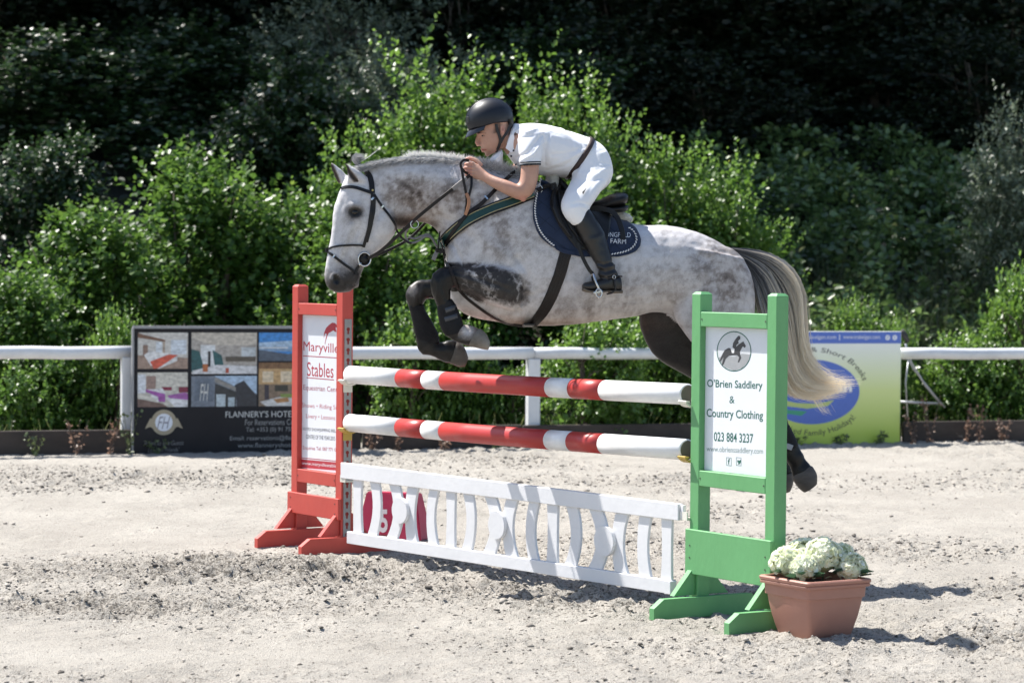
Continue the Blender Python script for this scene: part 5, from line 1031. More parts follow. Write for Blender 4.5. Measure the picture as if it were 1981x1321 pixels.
# ============================================================ tack
LEA = mk('black_leather', (.007, .0065, .007), .42, col2=(.012, .011, .011), scale=20, bump=.12, bscale=120, spec=.3)
LEAB = mk('brown_black_leather', (.016, .011, .009), .5, col2=(.010, .008, .007), scale=20, bump=.1, bscale=120, spec=.3)
NAVY = mk('navy_cloth', (.010, .022, .055), .85, col2=(.007, .016, .042), scale=30, bump=.2, bscale=220, sheen=.08)
CHROME = mk('steel_bright', (.62, .62, .62), .22, metal=1.0, col2=(.5, .5, .5)); BRASS = mk('brass', (.55, .45, .2), .3, metal=1.0)
GREENL = mk('dark_green_webbing', (.008, .045, .035), .5, col2=(.006, .035, .028), scale=20); GOLDT = mk('gold_piping', (.38, .32, .16), .5)
FLEECE = mk('fleece', (.58, .55, .47), .95, col2=(.42, .39, .32), scale=30, bump=1.0, bscale=55, sheen=.5); RUBREIN = mk('rubber_rein', (.05, .04, .038), .6, bump=.4, bscale=200); GREYR = mk('worn_rein', (.22, .2, .19), .5); TAN = mk('tan_leather', (.36, .17, .09), .5)
def catmull(pts, k=5):
    A = np.array(pts, float); out = []; n = len(A)
    for i in range(n - 1):
        p0, p1, p2, p3 = A[max(i - 1, 0)], A[i], A[i + 1], A[min(i + 2, n - 1)]
        for j in range(k): t = j / k; out.append(.5 * ((2 * p1) + (-p0 + p2) * t + (2 * p0 - 5 * p1 + 4 * p2 - p3) * t * t + (-p0 + 3 * p1 - 3 * p2 + p3) * t ** 3))
    out.append(A[-1]); return [tuple(p) for p in out]
def strap(name, pts, w_, parent, mat, off=.003, th=.0035, k=5, wrap=False, mirror=False, fb=None):
    """strap lying on the coat along surveyed points"""
    P, Nn = [], []; last = None
    for x, y in catmull(pts, k):
        q, n = onh(x, y, off, fb)
        P.append(q); Nn.append(n)
    # smooth depth so that the strap bridges hollows
    for _ in range(3):
        for i in range(1, len(P) - 1): P[i] = P[i] * .5 + (P[i - 1] + P[i + 1]) * .25; Nn[i] = (Nn[i] * .5 + (Nn[i - 1] + Nn[i + 1]) * .25).normalized()
    for i in range(len(P)):
        q, n = onh(*[float(v) for v in pxof(P[i])], off, fb)
        if (q - P[i]).dot(HL) > 0: P[i] = P[i] + HL * (q - P[i]).dot(HL)
    o = None
    for s in ((1, -1) if mirror else (1,)):
        mb = MB(); Q = P if s > 0 else [mir(p) for p in P]; NQ = Nn if s > 0 else [n - HL * 2 * n.dot(HL) for n in Nn]; mb.ribbon(Q, NQ, w_, th); o = mb.build(name, mat, parent, False)
    return o
def pxof(p):
    v = Vector(p) - CAM; k = v.dot(CF); return 990.5 + FPX * v.dot(CR) / k, 660.5 - FPX * v.dot(CU) / k
def free_strap(name, pts, w_, parent, mat, th=.003, nrm=None, k=5):
    """pts: (px, py, lat)"""
    P = [hp(*p) for p in catmull(pts, k)]; mb = MB(); mb.ribbon(P, [nrm or HL] * len(P), w_, th); return mb.build(name, mat, parent)

# saddle pad: a grid of points inside its outline, laid on the coat
def on_body_sheet(outline, off, nx, ny, parent, name, mat, th=.008, mirror=True, bulge=0.0):
    """outline: list of rows (y, x_left, x_right)"""
    rows = np.array(outline, float); t = np.linspace(0, 1, ny); cum = np.linspace(0, 1, len(rows)); V, Nn = [], []
    for a in t:
        y = np.interp(a, cum, rows[:, 0]); xl = np.interp(a, cum, rows[:, 1]); xr = np.interp(a, cum, rows[:, 2])
        for b_ in np.linspace(0, 1, nx):
            yy = y
            if len(rows[0]) > 3: yy = y + (np.interp(a, cum, rows[:, 3]) - y) * b_
            q, n = onh(xl + (xr - xl) * b_, yy, off, .1); V.append(q + n * bulge * math.sin(math.pi * b_) * math.sin(math.pi * min(1, a * 1.1))); Nn.append(n)
    fs = [(j * nx + i, j * nx + i + 1, (j + 1) * nx + i + 1, (j + 1) * nx + i) for j in range(ny - 1) for i in range(nx - 1)]; o = None
    for s in ((1, -1) if mirror else (1,)):
        VV = V if s > 0 else [mir(p) for p in V]; NN = Nn if s > 0 else [n - HL * 2 * n.dot(HL) for n in Nn]; K = len(VV)
        vs = VV + [p + n * th for p, n in zip(VV, NN)]; bd = [i for i in range(nx)] + [j * nx + nx - 1 for j in range(1, ny)] + [(ny - 1) * nx + i for i in range(nx - 2, -1, -1)] + [j * nx for j in range(ny - 2, 0, -1)]
        ff = fs + [tuple(i + K for i in f) for f in fs] + [(bd[i], bd[(i + 1) % len(bd)], bd[(i + 1) % len(bd)] + K, bd[i] + K) for i in range(len(bd))]
        mb = MB(); mb.add(vs, ff); o2 = mb.build(name, mat, parent, True)
        if s > 0: o = o2
    return o
pad = thing('saddle_pad', 'navy quilted saddle pad with white rope piping and farm lettering under the saddle', 'saddle pad', hp(1130, 490))
PAD = [(346, 1047, 1062, 354), (354, 1044, 1100, 380), (368, 1039, 1150, 404), (385, 1033, 1190, 420), (405, 1030, 1216, 434), (425, 1031, 1229, 444), (445, 1037, 1236, 456), (460, 1046, 1239, 468), (472, 1060, 1237, 478), (482, 1076, 1230, 487), (490, 1094, 1216, 493), (497, 1122, 1195, 497)]
on_body_sheet(PAD, .004, 34, 30, pad, 'cloth', NAVY, .009)
PBVH_v = []
po = [o for o in bpy.data.objects if o.parent == pad][0]; PB = BVHTree.FromPolygons([v.co[:] for v in po.data.vertices], [tuple(p.vertices) for p in po.data.polygons])
def onpad(px, py, off=.002):
    d = ray(px, py).normalized(); h = PB.ray_cast(CAM, d)
    if h[0] is None: return onh(px, py, .014 + off, .2)
    n = h[1]; n = n if n.dot(d) < 0 else -n; return h[0] + n * off, n
# quilting seams
SEAM = mk('quilt_seam', (.006, .012, .03), .9)
def padline(pts, w_, mat, name, th=.0012, k=6, off=.0):
    P, Nn = zip(*[onpad(x, y, off) for x, y in catmull(pts, k)]); mb = MB(); mb.ribbon(P, Nn, w_, th); return mb.build(name, mat, pad)
for a_ in (((1036, 400), (1064, 380)), ((1040, 440), (1070, 415)), ((1055, 468), (1085, 440)), ((1040, 385), (1068, 408)), ((1040, 415), (1075, 445)), ((1050, 450), (1100, 484)), ((1180, 440), (1225, 480)), ((1200, 440), (1232, 466)), ((1180, 462), (1205, 488)), ((1180, 478), (1222, 446)), ((1196, 488), (1232, 462)), ((1178, 460), (1198, 440))): padline(list(a_), .003, SEAM, 'quilt_seam', .0008, 3)
# rope piping: little slanted stitches
ROPE = mk('rope_white', (.78, .78, .78), .6)
for pts, cnt in (([(1047, 345), (1042, 362), (1037, 385), (1035, 405), (1037, 425), (1043, 443), (1053, 458), (1064, 469), (1073, 476)], 30), ([(1182, 492), (1200, 489), (1216, 484), (1226, 476), (1231, 466), (1230, 455), (1224, 446), (1215, 440)], 17)):
    c = catmull(pts, 8); d = np.concatenate([[0], np.cumsum([math.dist(c[i], c[i + 1]) for i in range(len(c) - 1)])]); mb = MB()
    for i in range(cnt):
        s0 = d[-1] * (i + .1) / cnt; s1 = d[-1] * (i + .72) / cnt; q0 = [np.interp(s0, d, [p[k] for p in c]) for k in (0, 1)]; q1 = [np.interp(s1, d, [p[k] for p in c]) for k in (0, 1)]
        tx, ty = q1[0] - q0[0], q1[1] - q0[1]; l_ = math.hypot(tx, ty); ox, oy = -ty / l_ * 1.1, tx / l_ * 1.1; (a, n1), (b_, n2) = onpad(q0[0] + ox, q0[1] + oy), onpad(q1[0] - ox, q1[1] - oy); mb.tube([a, b_], .0036, 6)
    o = mb.build('rope_piping', ROPE, pad); o['kind'] = 'stuff'
LET = flat((.72, .74, .78), .6)
def ptxt(s, x0, x1, yt, yb, dy):
    V, Fs = txt_geo(s); a = V.min(0); b_ = V.max(0); P = []
    for v in V:
        x = x0 + (v[0] - a[0]) / (b_[0] - a[0]) * (x1 - x0); y = yb + (v[1] - a[1]) / (b_[1] - a[1]) * (yt - yb) + dy * (x - x0) / (x1 - x0); P.append(tuple(onpad(x, y, .0016)[0]))
    me = bpy.data.meshes.new('lettering'); me.from_pydata(P, [], Fs); link('lettering', me, pad, LET)
ptxt('LONGFIELD', 1166, 1220, 449.5, 458.5, 1); ptxt('FARM', 1181, 1211, 462, 471, 1)

# fleece half pad showing before and behind the saddle
hpad = thing('fleece_pad', 'cream fleece half pad showing behind the saddle cantle', 'half pad', hp(1190, 425))
mb = MB(); seg_loft(mb, [((1150, 400), (1150, 425), .07), ((1172, 405), (1176, 430), .085), ((1195, 408), (1198, 433), .09), ((1212, 413), (1212, 432), .085), ((1222, 420), (1221, 428), .05)], ex=2.4); hb2 = remeshed(mb, 'fleece', .007, 3); V_ = np.array([v.co[:] for v in hb2.vertices]); nn = np.random.default_rng(3).normal(size=V_.shape) * .0016; hb2.vertices.foreach_set('co', (V_ + nn).ravel()); link('fleece', hb2, hpad, FLEECE)
mb = MB(); seg_loft(mb, [((1058, 333), (1082, 336), .06), ((1057, 348), (1080, 352), .085), ((1058, 362), (1074, 368), .11), ((1060, 376), (1068, 380), .13), ((1061, 388), (1064, 390), .14)], ex=2.4); hb2 = remeshed(mb, 'fleece', .007, 2); V_ = np.array([v.co[:] for v in hb2.vertices]); nn = np.random.default_rng(4).normal(size=V_.shape) * .0016; hb2.vertices.foreach_set('co', (V_ + nn).ravel()); link('fleece', hb2, hpad, FLEECE)

# saddle
sad = thing('saddle', 'black leather jumping saddle with a curved cantle under the rider', 'saddle', hp(1140, 400))
mb = MB(); seg_loft(mb, [((1072, 338), (1078, 362), .05), ((1086, 346), (1088, 378), .075), ((1110, 372), (1110, 400), .10), ((1135, 389), (1135, 412), .125), ((1158, 388), (1160, 408), .15), ((1180, 377), (1184, 404), .165), ((1198, 373), (1201, 400), .155), ((1209, 375), (1208, 393), .11), ((1211, 379), (1210, 386), .05)], ex=2.5); link('seat', remeshed(mb, 'seat', .006, 6), sad, LEA)
mb = MB(); seg_loft(mb, [((1140, 398), (1142, 420), .145), ((1165, 400), (1167, 416), .165), ((1190, 398), (1192, 413), .165), ((1207, 396), (1206, 410), .13), ((1211, 399), (1210, 404), .07)], ex=2.6); link('panel', remeshed(mb, 'panel', .006, 4), sad, LEA)
FLAP = [(362, 1072, 1092, 368), (374, 1065, 1110, 384), (388, 1062, 1135, 398), (402, 1063, 1160, 408), (416, 1068, 1176, 416), (430, 1075, 1178, 428), (444, 1084, 1178, 440), (456, 1093, 1177, 452), (466, 1101, 1174, 464), (476, 1110, 1168, 474), (484, 1120, 1155, 484)]
on_body_sheet(FLAP, .020, 22, 24, sad, 'flap', LEA, .006, bulge=.012)
FBV = [o for o in bpy.data.objects if o.parent == sad and o.name.startswith('flap')][0]; FB = BVHTree.FromPolygons([v.co[:] for v in FBV.data.vertices], [tuple(p.vertices) for p in FBV.data.polygons])
def tubeon(name, pts, r_, parent, mat, off, mirror=True):
    P = [onh(x, y, off, .25)[0] for x, y in catmull(pts, 5)]
    for s in (1, -1) if mirror else (1,):
        mb = MB(); n = len(P); mb.tube(P if s > 0 else [mir(p) for p in P], [r_ * (.35 + .65 * math.sin(math.pi * min(1, (i + .6) / n))) for i in range(n)], 10); mb.build(name, mat, parent, True)
tubeon('knee_roll', [(1069, 366), (1066, 385), (1069, 405), (1078, 425), (1090, 444), (1103, 462)], .016, sad, LEA, .036)
tubeon('flap_edge', [(1078, 362), (1075, 382), (1079, 402), (1090, 424), (1102, 444), (1114, 462), (1126, 478)], .007, sad, LEA, .043)
STR = [(1136, 402, .19), (1160, 404, .21), (1180, 408, .235), (1192, 418, .25), (1199, 432, .27), (1204, 448, .285), (1206, 464, .295)]
for s in (1, -1): free_strap('stirrup_strap_end', [(x, y, l * s) for x, y, l in STR], .028, sad, LEA, nrm=HL * s)
for s in (1, -1):
    free_strap('stirrup_leather', [(1118, 470, .335 * s), (1124, 490, .345 * s), (1132, 508, .355 * s), (1140, 522, .36 * s), (1146, 529, .36 * s)], .020, sad, LEA, th=.006, nrm=HL * s + HF * .3)
IRON = mk('stirrup_iron', (.60, .61, .62), .25, metal=1.0, col2=(.45, .45, .46))
for s in (1, -1):
    st = thing('stirrup', 'steel stirrup iron under the %s boot of the rider' % ('near' if s > 0 else 'far hidden'), 'stirrup', hp(1152, 560, .34 * s), 'stirrups')
    mb = MB(); mb.tube([hp(1146, 526, .36 * s), hp(1149, 533, .375 * s), hp(1153, 546, .388 * s), hp(1158, 558, .388 * s), hp(1159, 563, .38 * s)], [.004, .007, .006, .007, .008], 10)
    mb.tube([hp(1146, 526, .36 * s), hp(1145, 535, .335 * s), hp(1147, 548, .285 * s), hp(1150, 560, .28 * s)], [.004, .005, .005, .006], 8); mb.build('arch', IRON, st, True)
    c = hp(1154, 565, .335 * s); mb = MB(); mb.box(c, HF * .024 - UP * .006, HL * .058, UP * .007 + HF * .004, ch=.004); tr_ = mb.build('tread', IRON, st); mb = MB(); c2 = hp(1158.5, 567, .392 * s); mb.tube([c2 + (HF * .016 - UP * .004) * math.cos(a) + (UP * .022 + HF * .004) * math.sin(a) for a in np.linspace(0, 6.28, 17)], .0045, 6, caps=False); mb.build('eye_of_tread', BRASS if False else IRON, st, True)

# girth
gir = thing('girth', 'dark brown elastic girth strapped behind the elbow', 'girth', hp(1060, 580))
GP_ = [(1095, 488), (1090, 505), (1083, 530), (1073, 557), (1062, 582), (1049, 604), (1036, 619), (1028, 626)]
strap('band', GP_, .063, gir, LEAB, .006, .007, mirror=True, fb=.15)
mb = MB(); P = []
for t in np.linspace(-1, 1, 9): P.append(hp(1024 - 3 * (1 - t * t), 626 + 4 * (1 - t * t), .17 * t))
mb.ribbon(P, [(-UP)] * 9, .063, .008); mb.build('belly_band', LEAB, gir)
for k in (-.02, 0, .02):
    pts = [(x + k * 300, y + k * 20) for x, y in GP_]; strap('stitch_line', pts, .004, gir, LEA, .0125, .0015, fb=.15)
strap('keeper', [(1076, 479), (1090, 487), (1112, 491)], .022, gir, NAVY, .018, .004, fb=.2)

# breast collar and martingale
bc = thing('breast_collar', 'dark green breast collar edged in gold across the horse shoulder', 'breast collar', hp(960, 400))
BC = [(1030, 376), (1010, 384), (985, 394), (955, 404), (925, 417), (900, 431), (880, 446), (866, 460), (858, 472)]
strap('band', BC, .052, bc, GREENL, .008, .004, mirror=True, fb=.12)
def offs(pts, d):
    out = []
    for i, (x, y) in enumerate(pts):
        a = pts[max(i - 1, 0)]; b_ = pts[min(i + 1, len(pts) - 1)]; tx, ty = b_[0] - a[0], b_[1] - a[1]; l_ = math.hypot(tx, ty); out.append((x - ty / l_ * d, y + tx / l_ * d))
    return out
for d in (-7, 7): strap('gold_edge', offs(BC, d), .0045, bc, GOLDT, .0125, .002, fb=.12)
for d in (-9.3, 9.3): strap('leather_edge', offs(BC, d), .009, bc, LEA, .009, .004, fb=.12)
strap('light_patch', BC[0:2], .036, bc, mk('pale_green', (.04, .13, .10), .35), .0125, .002, fb=.12)
strap('saddle_strap', [(1076, 357), (1064, 361), (1050, 369), (1036, 375)], .026, bc, LEAB, .026, .004, fb=.14)
mb = MB(); p, n_ = onh(1040, 371, .02); mb.tube([p + HF * .02 * math.cos(a) + UP * .022 * math.sin(a) for a in np.linspace(0, 6.28, 17)], .003, 6, caps=False); mb.build('ring', CHROME, bc, True)
strap('centre_strap', [(996, 333), (985, 344), (965, 362), (945, 382), (928, 398), (908, 414), (890, 434), (872, 458), (858, 482), (850, 489)], .021, bc, LEAB, .014, .004, fb=.08)
strap('buckle', [(941, 383), (939, 385)], .03, bc, CHROME, .018, .003, k=2, fb=.1)
strap('lower_strap', [(856, 482), (861, 496), (867, 512), (874, 530), (884, 552), (900, 572), (925, 592), (955, 612), (985, 625), (1015, 631)], .017, bc, LEAB, .008, .004, fb=.02)
mb = MB(); c = hp(848, 485, .05); mb.box(c, HF * .018, HL * .012, UP * .012, ch=.004); mb.tube([hp(851, 448, .04), hp(849, 465, .05), hp(847, 482, .05)], .004, 6); mb.build('junction', LEAB, bc)
free_strap('hanging_keeper', [(846, 486, .055), (842, 494, .06), (838, 503, .06)], .022, bc, GREYR, .005)

# bridle
br = thing('bridle', 'black leather bridle with grackle noseband and loose ring bit on the grey head', 'bridle', hp(700, 420))
mirr = dict(mirror=True)
strap('browband', [(659, 366), (672, 362), (688, 363), (703, 368), (718, 373)], .018, br, LEA, .004, .004, fb=.03)
strap('headpiece', [(711, 331), (716, 343), (719, 358), (720, 374)], .030, br, LEA, .004, .004, mirror=True, fb=.05)
strap('cheekpiece', [(720, 374), (720, 392), (717, 415), (713, 440), (708, 462), (703, 478)], .017, br, LEA, .004, .005, mirror=True)
strap('cheekpiece', [(724, 384), (724, 402), (720, 424), (715, 448), (710, 468)], .014, br, LEA, .006, .004, mirror=True)
strap('throatlash', [(723, 376), (732, 390), (742, 404), (754, 420), (763, 434), (765, 445)], .013, br, LEA, .005, .004, mirror=True, fb=.03)
strap('noseband', [(633, 484), (645, 478), (665, 475), (685, 474), (702, 475)], .011, br, LEA, .004, .004, fb=.01)
strap('lower_noseband', [(634, 487), (648, 497), (664, 510), (680, 521), (692, 531)], .014, br, LEA, .004, .004, fb=.01)
strap('rosette', [(633, 480), (633, 488)], .024, br, LEA, .004, .012, k=2, fb=.01)
strap('curb_strap', [(706, 488), (700, 502), (690, 520), (686, 532)], .014, br, LEA, .006, .004)
for pp in ((647, 496), (739, 400), (720, 385)):
    strap('buckle', [(pp[0] - 1.2, pp[1] - 1.2), (pp[0] + 1.2, pp[1] + 1.2)], .02, br, CHROME, .0085, .002, k=2)
mb = MB(); p, n_ = onh(720, 369, .010); mb.ball(p, HF * .006, HL * .004, UP * .006); mb.build('stud', BRASS, br, True)
c, n_ = onh(703, 500, .016, .04); c = c + HL * .004
mb = MB(); mb.tube([c + HF * .033 * math.cos(a) + UP * .036 * math.sin(a) for a in np.linspace(0, 2 * math.pi, 25)], .0042, 8, caps=False); mb.build('bit_ring', CHROME, br, True)
mb = MB(); mb.tube([c + UP * -.03 + HF * .03, c - HL * .02 + HF * .01 - UP * .015, hp(690, 512, .0)], [.007, .008, .006], 8); mb.build('mouthpiece', CHROME, br, True)
mb = MB(); d0 = c - HL * .010; mb.tube([d0, d0 + HL * .004], .036, 24); mb.build('bit_guard', LEA, br, True)
mc = mir(c); mb = MB(); mb.tube([mc + HF * .033 * math.cos(a) + UP * .036 * math.sin(a) for a in np.linspace(0, 2 * math.pi, 25)], .0042, 8, caps=False); mb.build('bit_ring', CHROME, br, True)
# reins
rn_ = thing('reins', 'dark leather reins running from the bit to the rider hands', 'reins', hp(800, 430))
free_strap('rein', [(712, 500, .085), (735, 487, .10), (760, 465, .115), (790, 437, .13), (812, 417, .14), (850, 386, .15), (880, 362, .155), (900, 346, .15), (912, 338, .12)], .018, rn_, LEAB, .003)
free_strap('rein_grip', [(876, 366, .159), (888, 356, .161), (903, 345, .157)], .022, rn_, GREYR, .004)
free_strap('rein', [(712, 500, -.06), (760, 480, -.10), (800, 455, -.12), (850, 400, -.14), (905, 345, -.12)], .016, rn_, LEAB, .003)
free_strap('rein_loop', [(908, 338, .11), (896, 330, .15), (891, 318, .155), (897, 310, .14), (907, 311, .12)], .014, rn_, LEAB, .003)
free_strap('rein_end', [(893, 325, .155), (896, 345, .165), (900, 365, .17), (903, 385, .17), (902, 400, .17), (900, 415, .165)], .014, rn_, LEAB, .003)
free_strap('rein_end', [(912, 342, .13), (912, 358, .155), (909, 372, .16), (905, 385, .165)], .014, rn_, LEA, .003)
free_strap('tan_loop', [(902, 374, .178), (907, 386, .182), (906, 400, .182), (900, 416, .175)], .018, rn_, TAN, .003)
mg = thing('martingale', 'grey running martingale strap hanging below the horse throat', 'martingale', hp(810, 455))
free_strap('strap', [(800, 432, .12), (792, 440, .09), (785, 450, .07), (786, 463, .06), (796, 470, .06), (810, 466, .06), (822, 458, .055), (834, 460, .05), (842, 472, .05), (848, 482, .05)], .012, mg, GREYR, .003, nrm=UP * .6 + HL)
free_strap('strap', [(790, 459, .055), (803, 462, .055), (815, 457, .05), (828, 454, .045), (838, 464, .045)], .012, mg, GREYR, .003, nrm=UP * .6 + HL)
free_strap('strap', [(767, 445, .07), (775, 458, .07), (788, 468, .07), (796, 471, .07)], .012, mg, LEAB, .003)
mb = MB(); cc = hp(802, 434, .135); mb.tube([cc + HF * .021 * math.cos(a) + UP * .021 * math.sin(a) for a in np.linspace(0, 2 * math.pi, 21)], .003, 6, caps=False); mb.build('ring', CHROME, mg, True)
mb = MB(); c3 = hp(786, 441, .12); mb.box(c3, HF * .02 - UP * .008, HL * .006, UP * .008, ch=.003); mb.build('rein_stop', LEAB, mg)

# tendon boots
SHELL = mk('boot_shell', (.008, .008, .010), .5, col2=(.02, .02, .022), scale=14, bump=.3, bscale=60, spec=.12); STRP = mk('boot_strap', (.05, .055, .065), .5)
def tboot(secs, lat, label, straps_):
    e = thing('tendon_boot', label, 'horse boot', hp(secs[2][0][0], secs[2][0][1], lat), 'boots on the horse legs'); mb = MB(); seg_loft(mb, [(a, b_, w_, lat) for a, b_, w_ in secs], ex=2.2); mb.build('shell', SHELL, e, True)
    for a, b_, w_ in straps_:
        P = sec(a, b_, w_, lat, n=20); P2 = sec((a[0] + 2.6, a[1] + 9), (b_[0] + 2.6, b_[1] + 9), w_, lat, n=20); mb = MB(); mb.loft([P, P2]); mb.build('strap', STRP, e, True)
tboot([((846, 588), (874, 578), .037), ((846, 603), (882, 590), .039), ((849, 620), (890, 608), .037), ((853, 636), (896, 626), .037), ((862, 650), (896, 642), .032)], .165, 'black tendon boot on the near front cannon', [((848, 600), (882, 588), .041), ((850, 616), (888, 604), .041)])
tboot([((790, 592), (820, 590), .036), ((794, 606), (824, 602), .038), ((799, 628), (836, 622), .036), ((804, 650), (848, 646), .036), ((810, 668), (850, 662), .032)], -.17, 'dusty black tendon boot on the far front cannon', [])
tboot([((1494, 835), (1527, 822), .036), ((1506, 858), (1537, 842), .035), ((1515, 876), (1544, 860), .038)], .15, 'black fetlock boot with a pale label on the near hind leg', [])
lb = [o for o in bpy.data.objects if o.get('label', '').startswith('black fetlock')][0]
mb = MB(); mb.box(hp(1527, 864, .19), HF * .017 + UP * .006, HL * .004, UP * .014 - HF * .006, ch=.002); mb.build('label_patch', mk('patch_grey', (.3, .32, .34), .6), lb)
# ============================================================ rider
SKIN = mk('skin', (.50, .295, .215), .48, col2=(.41, .225, .165), scale=14, bump=.12, bscale=90, sss=.12, spec=.4)
SHIRT = mk('white_shirt', (.78, .78, .80), .8, col2=(.74, .74, .77), scale=4, bump=.08, bscale=300, sheen=.2)
BREECH = mk('white_breeches', (.80, .80, .81), .75, col2=(.76, .76, .78), scale=4, bump=.08, bscale=320, sheen=.2)
BOOTM = mk('boot_leather', (.008, .007, .0065), .34, col2=(.013, .011, .010), scale=10, bump=.12, bscale=40, spec=.5)
SOLE = mk('boot_sole', (.14, .11, .08), .8, col2=(.07, .055, .04), scale=25); HELM = mk('helmet_black', (.009, .011, .018), .45, col2=(.007, .009, .014), scale=10, bump=.05, bscale=300, spec=.4)
HELG = mk('helmet_gloss', (.02, .02, .024), .18, spec=.6); BELT = mk('brown_belt', (.03, .012, .008), .5, bump=.2, bscale=80); BLKC = mk('black_trim', (.01, .012, .018), .7); WEB = mk('black_web', (.012, .012, .014), .6)
rider = thing('person', 'rider in white shirt and breeches with black boots crouching forward over the grey horse', 'person', hp(1120, 420))
# ---- body, one surface
TOR = [((990, 246), (973, 283), .055), ((1000, 243), (984, 305), .12), ((1020, 240), (1002, 322), .175), ((1045, 241), (1022, 331), .182), ((1075, 247), (1048, 338), .172), ((1110, 258), (1075, 342), .162), ((1143, 270), (1098, 345), .162)]
HIP = [((1120, 262), (1082, 342), .162), ((1146, 271), (1100, 346), .168), ((1164, 283), (1114, 352), .178), ((1178, 305), (1128, 362), .178), ((1183, 333), (1142, 372), .160), ((1178, 352), (1152, 376), .12)]
def THI(s): return [((1112, 310), (1172, 292), .085, .085 * s), ((1108, 336), (1183, 325), .098, .12 * s), ((1103, 355), (1177, 350), .092, .17 * s), ((1094, 372), (1162, 370), .080, .225 * s), ((1087, 390), (1150, 388), .070, .262 * s), ((1087, 406), (1141, 402), .063, .28 * s), ((1095, 422), (1140, 412), .058, .285 * s), ((1110, 437), (1144, 424), .053, .285 * s)]
def CALF(s): return [((1110, 432), (1144, 416), .053, .285 * s), ((1119, 456), (1164, 444), .056, .29 * s), ((1131, 478), (1173, 470), .052, .30 * s), ((1145, 501), (1181, 496), .043, .315 * s), ((1156, 520), (1188, 518), .038, .325 * s), ((1160, 538), (1194, 540), .038, .33 * s), ((1168, 552), (1196, 556), .034, .33 * s)]
def FOOT(s): return [((1196, 540), (1198, 562), .03, .33 * s), ((1180, 536), (1178, 563), .036, .332 * s), ((1160, 541), (1158, 564), .038, .335 * s), ((1143, 547), (1139, 564), .038, .34 * s), ((1131, 551), (1130, 562), .028, .342 * s)]
def ARM(s, far=False):
    if not far: return [((1006, 268), (1048, 262), .055, .165), ((1007, 295), (1047, 292), .052, .205), ((1008, 320), (1043, 318), .050, .225), ((1006, 345), (1041, 345), .048, .235), ((1000, 356), (1031, 374), .044, .24), ((992, 353), (1010, 387), .042, .235), ((978, 348), (986, 380), .041, .22), ((962, 343), (964, 369), .036, .195), ((948, 337), (945, 358), .030, .165), ((937, 329), (933, 350), .026, .14)]
    return [((1000, 268), (1042, 262), .055, -.165), ((998, 295), (1036, 292), .052, -.205), ((994, 316), (1027, 320), .050, -.225), ((982, 330), (1006, 350), .045, -.23), ((965, 326), (982, 352), .041, -.21), ((948, 322), (956, 346), .033, -.17), ((935, 316), (937, 338), .026, -.13)]
def head(mb):
    # skull, face, jaw: sections cut across the face from brow to chin
    hball(mb, 953, 239, 0, .104, .098, .074, 20)
    FC = [((920, 244), (990, 236), .066), ((921, 256), (990, 250), .069), ((924, 263), (989, 260), .068), ((927, 270), (986, 268), .066), ((929, 278), (982, 275), .062), ((931, 285), (978, 281), .056), ((934, 291), (972, 286), .050), ((940, 298), (967, 290), .040), ((946, 301), (962, 294), .026)]
    seg_loft(mb, FC, ex=2.35)
    hball(mb, 926, 279.5, 0, .016, .010, .016, 35)                       # nose tip
    mb.tube([hp(926, 259, 0), hp(923.5, 269, 0), hp(922.8, 278, 0)], [.008, .0105, .013], 10)
    for l in (.014, -.014): hball(mb, 928.5, 281, l, .010, .007, .008)
    hball(mb, 933, 288, 0, .012, .006, .022, 15); hball(mb, 935.5, 292.5, 0, .012, .007, .020, 15)     # lips
    hball(mb, 943, 299, 0, .014, .012, .022, 0)
    for l in (1, -1):
        hball(mb, 927, 259.5, .032 * l, .012, .007, .026, 10)
        c = hp(971, 252, .071 * l); mb.ball(c, (-HF * .95 + HL * l * .35) * .017, HL * .008, UP * .030 + HF * .004, nu=16); hball(mb, 972, 262, .070 * l, .009, .011, .007)
    NK = [((962, 262), (994, 250), .055), ((966, 278), (1000, 262), .058), ((978, 296), (1012, 262), .07), ((992, 305), (1020, 262), .09)]
    seg_loft(mb, NK)
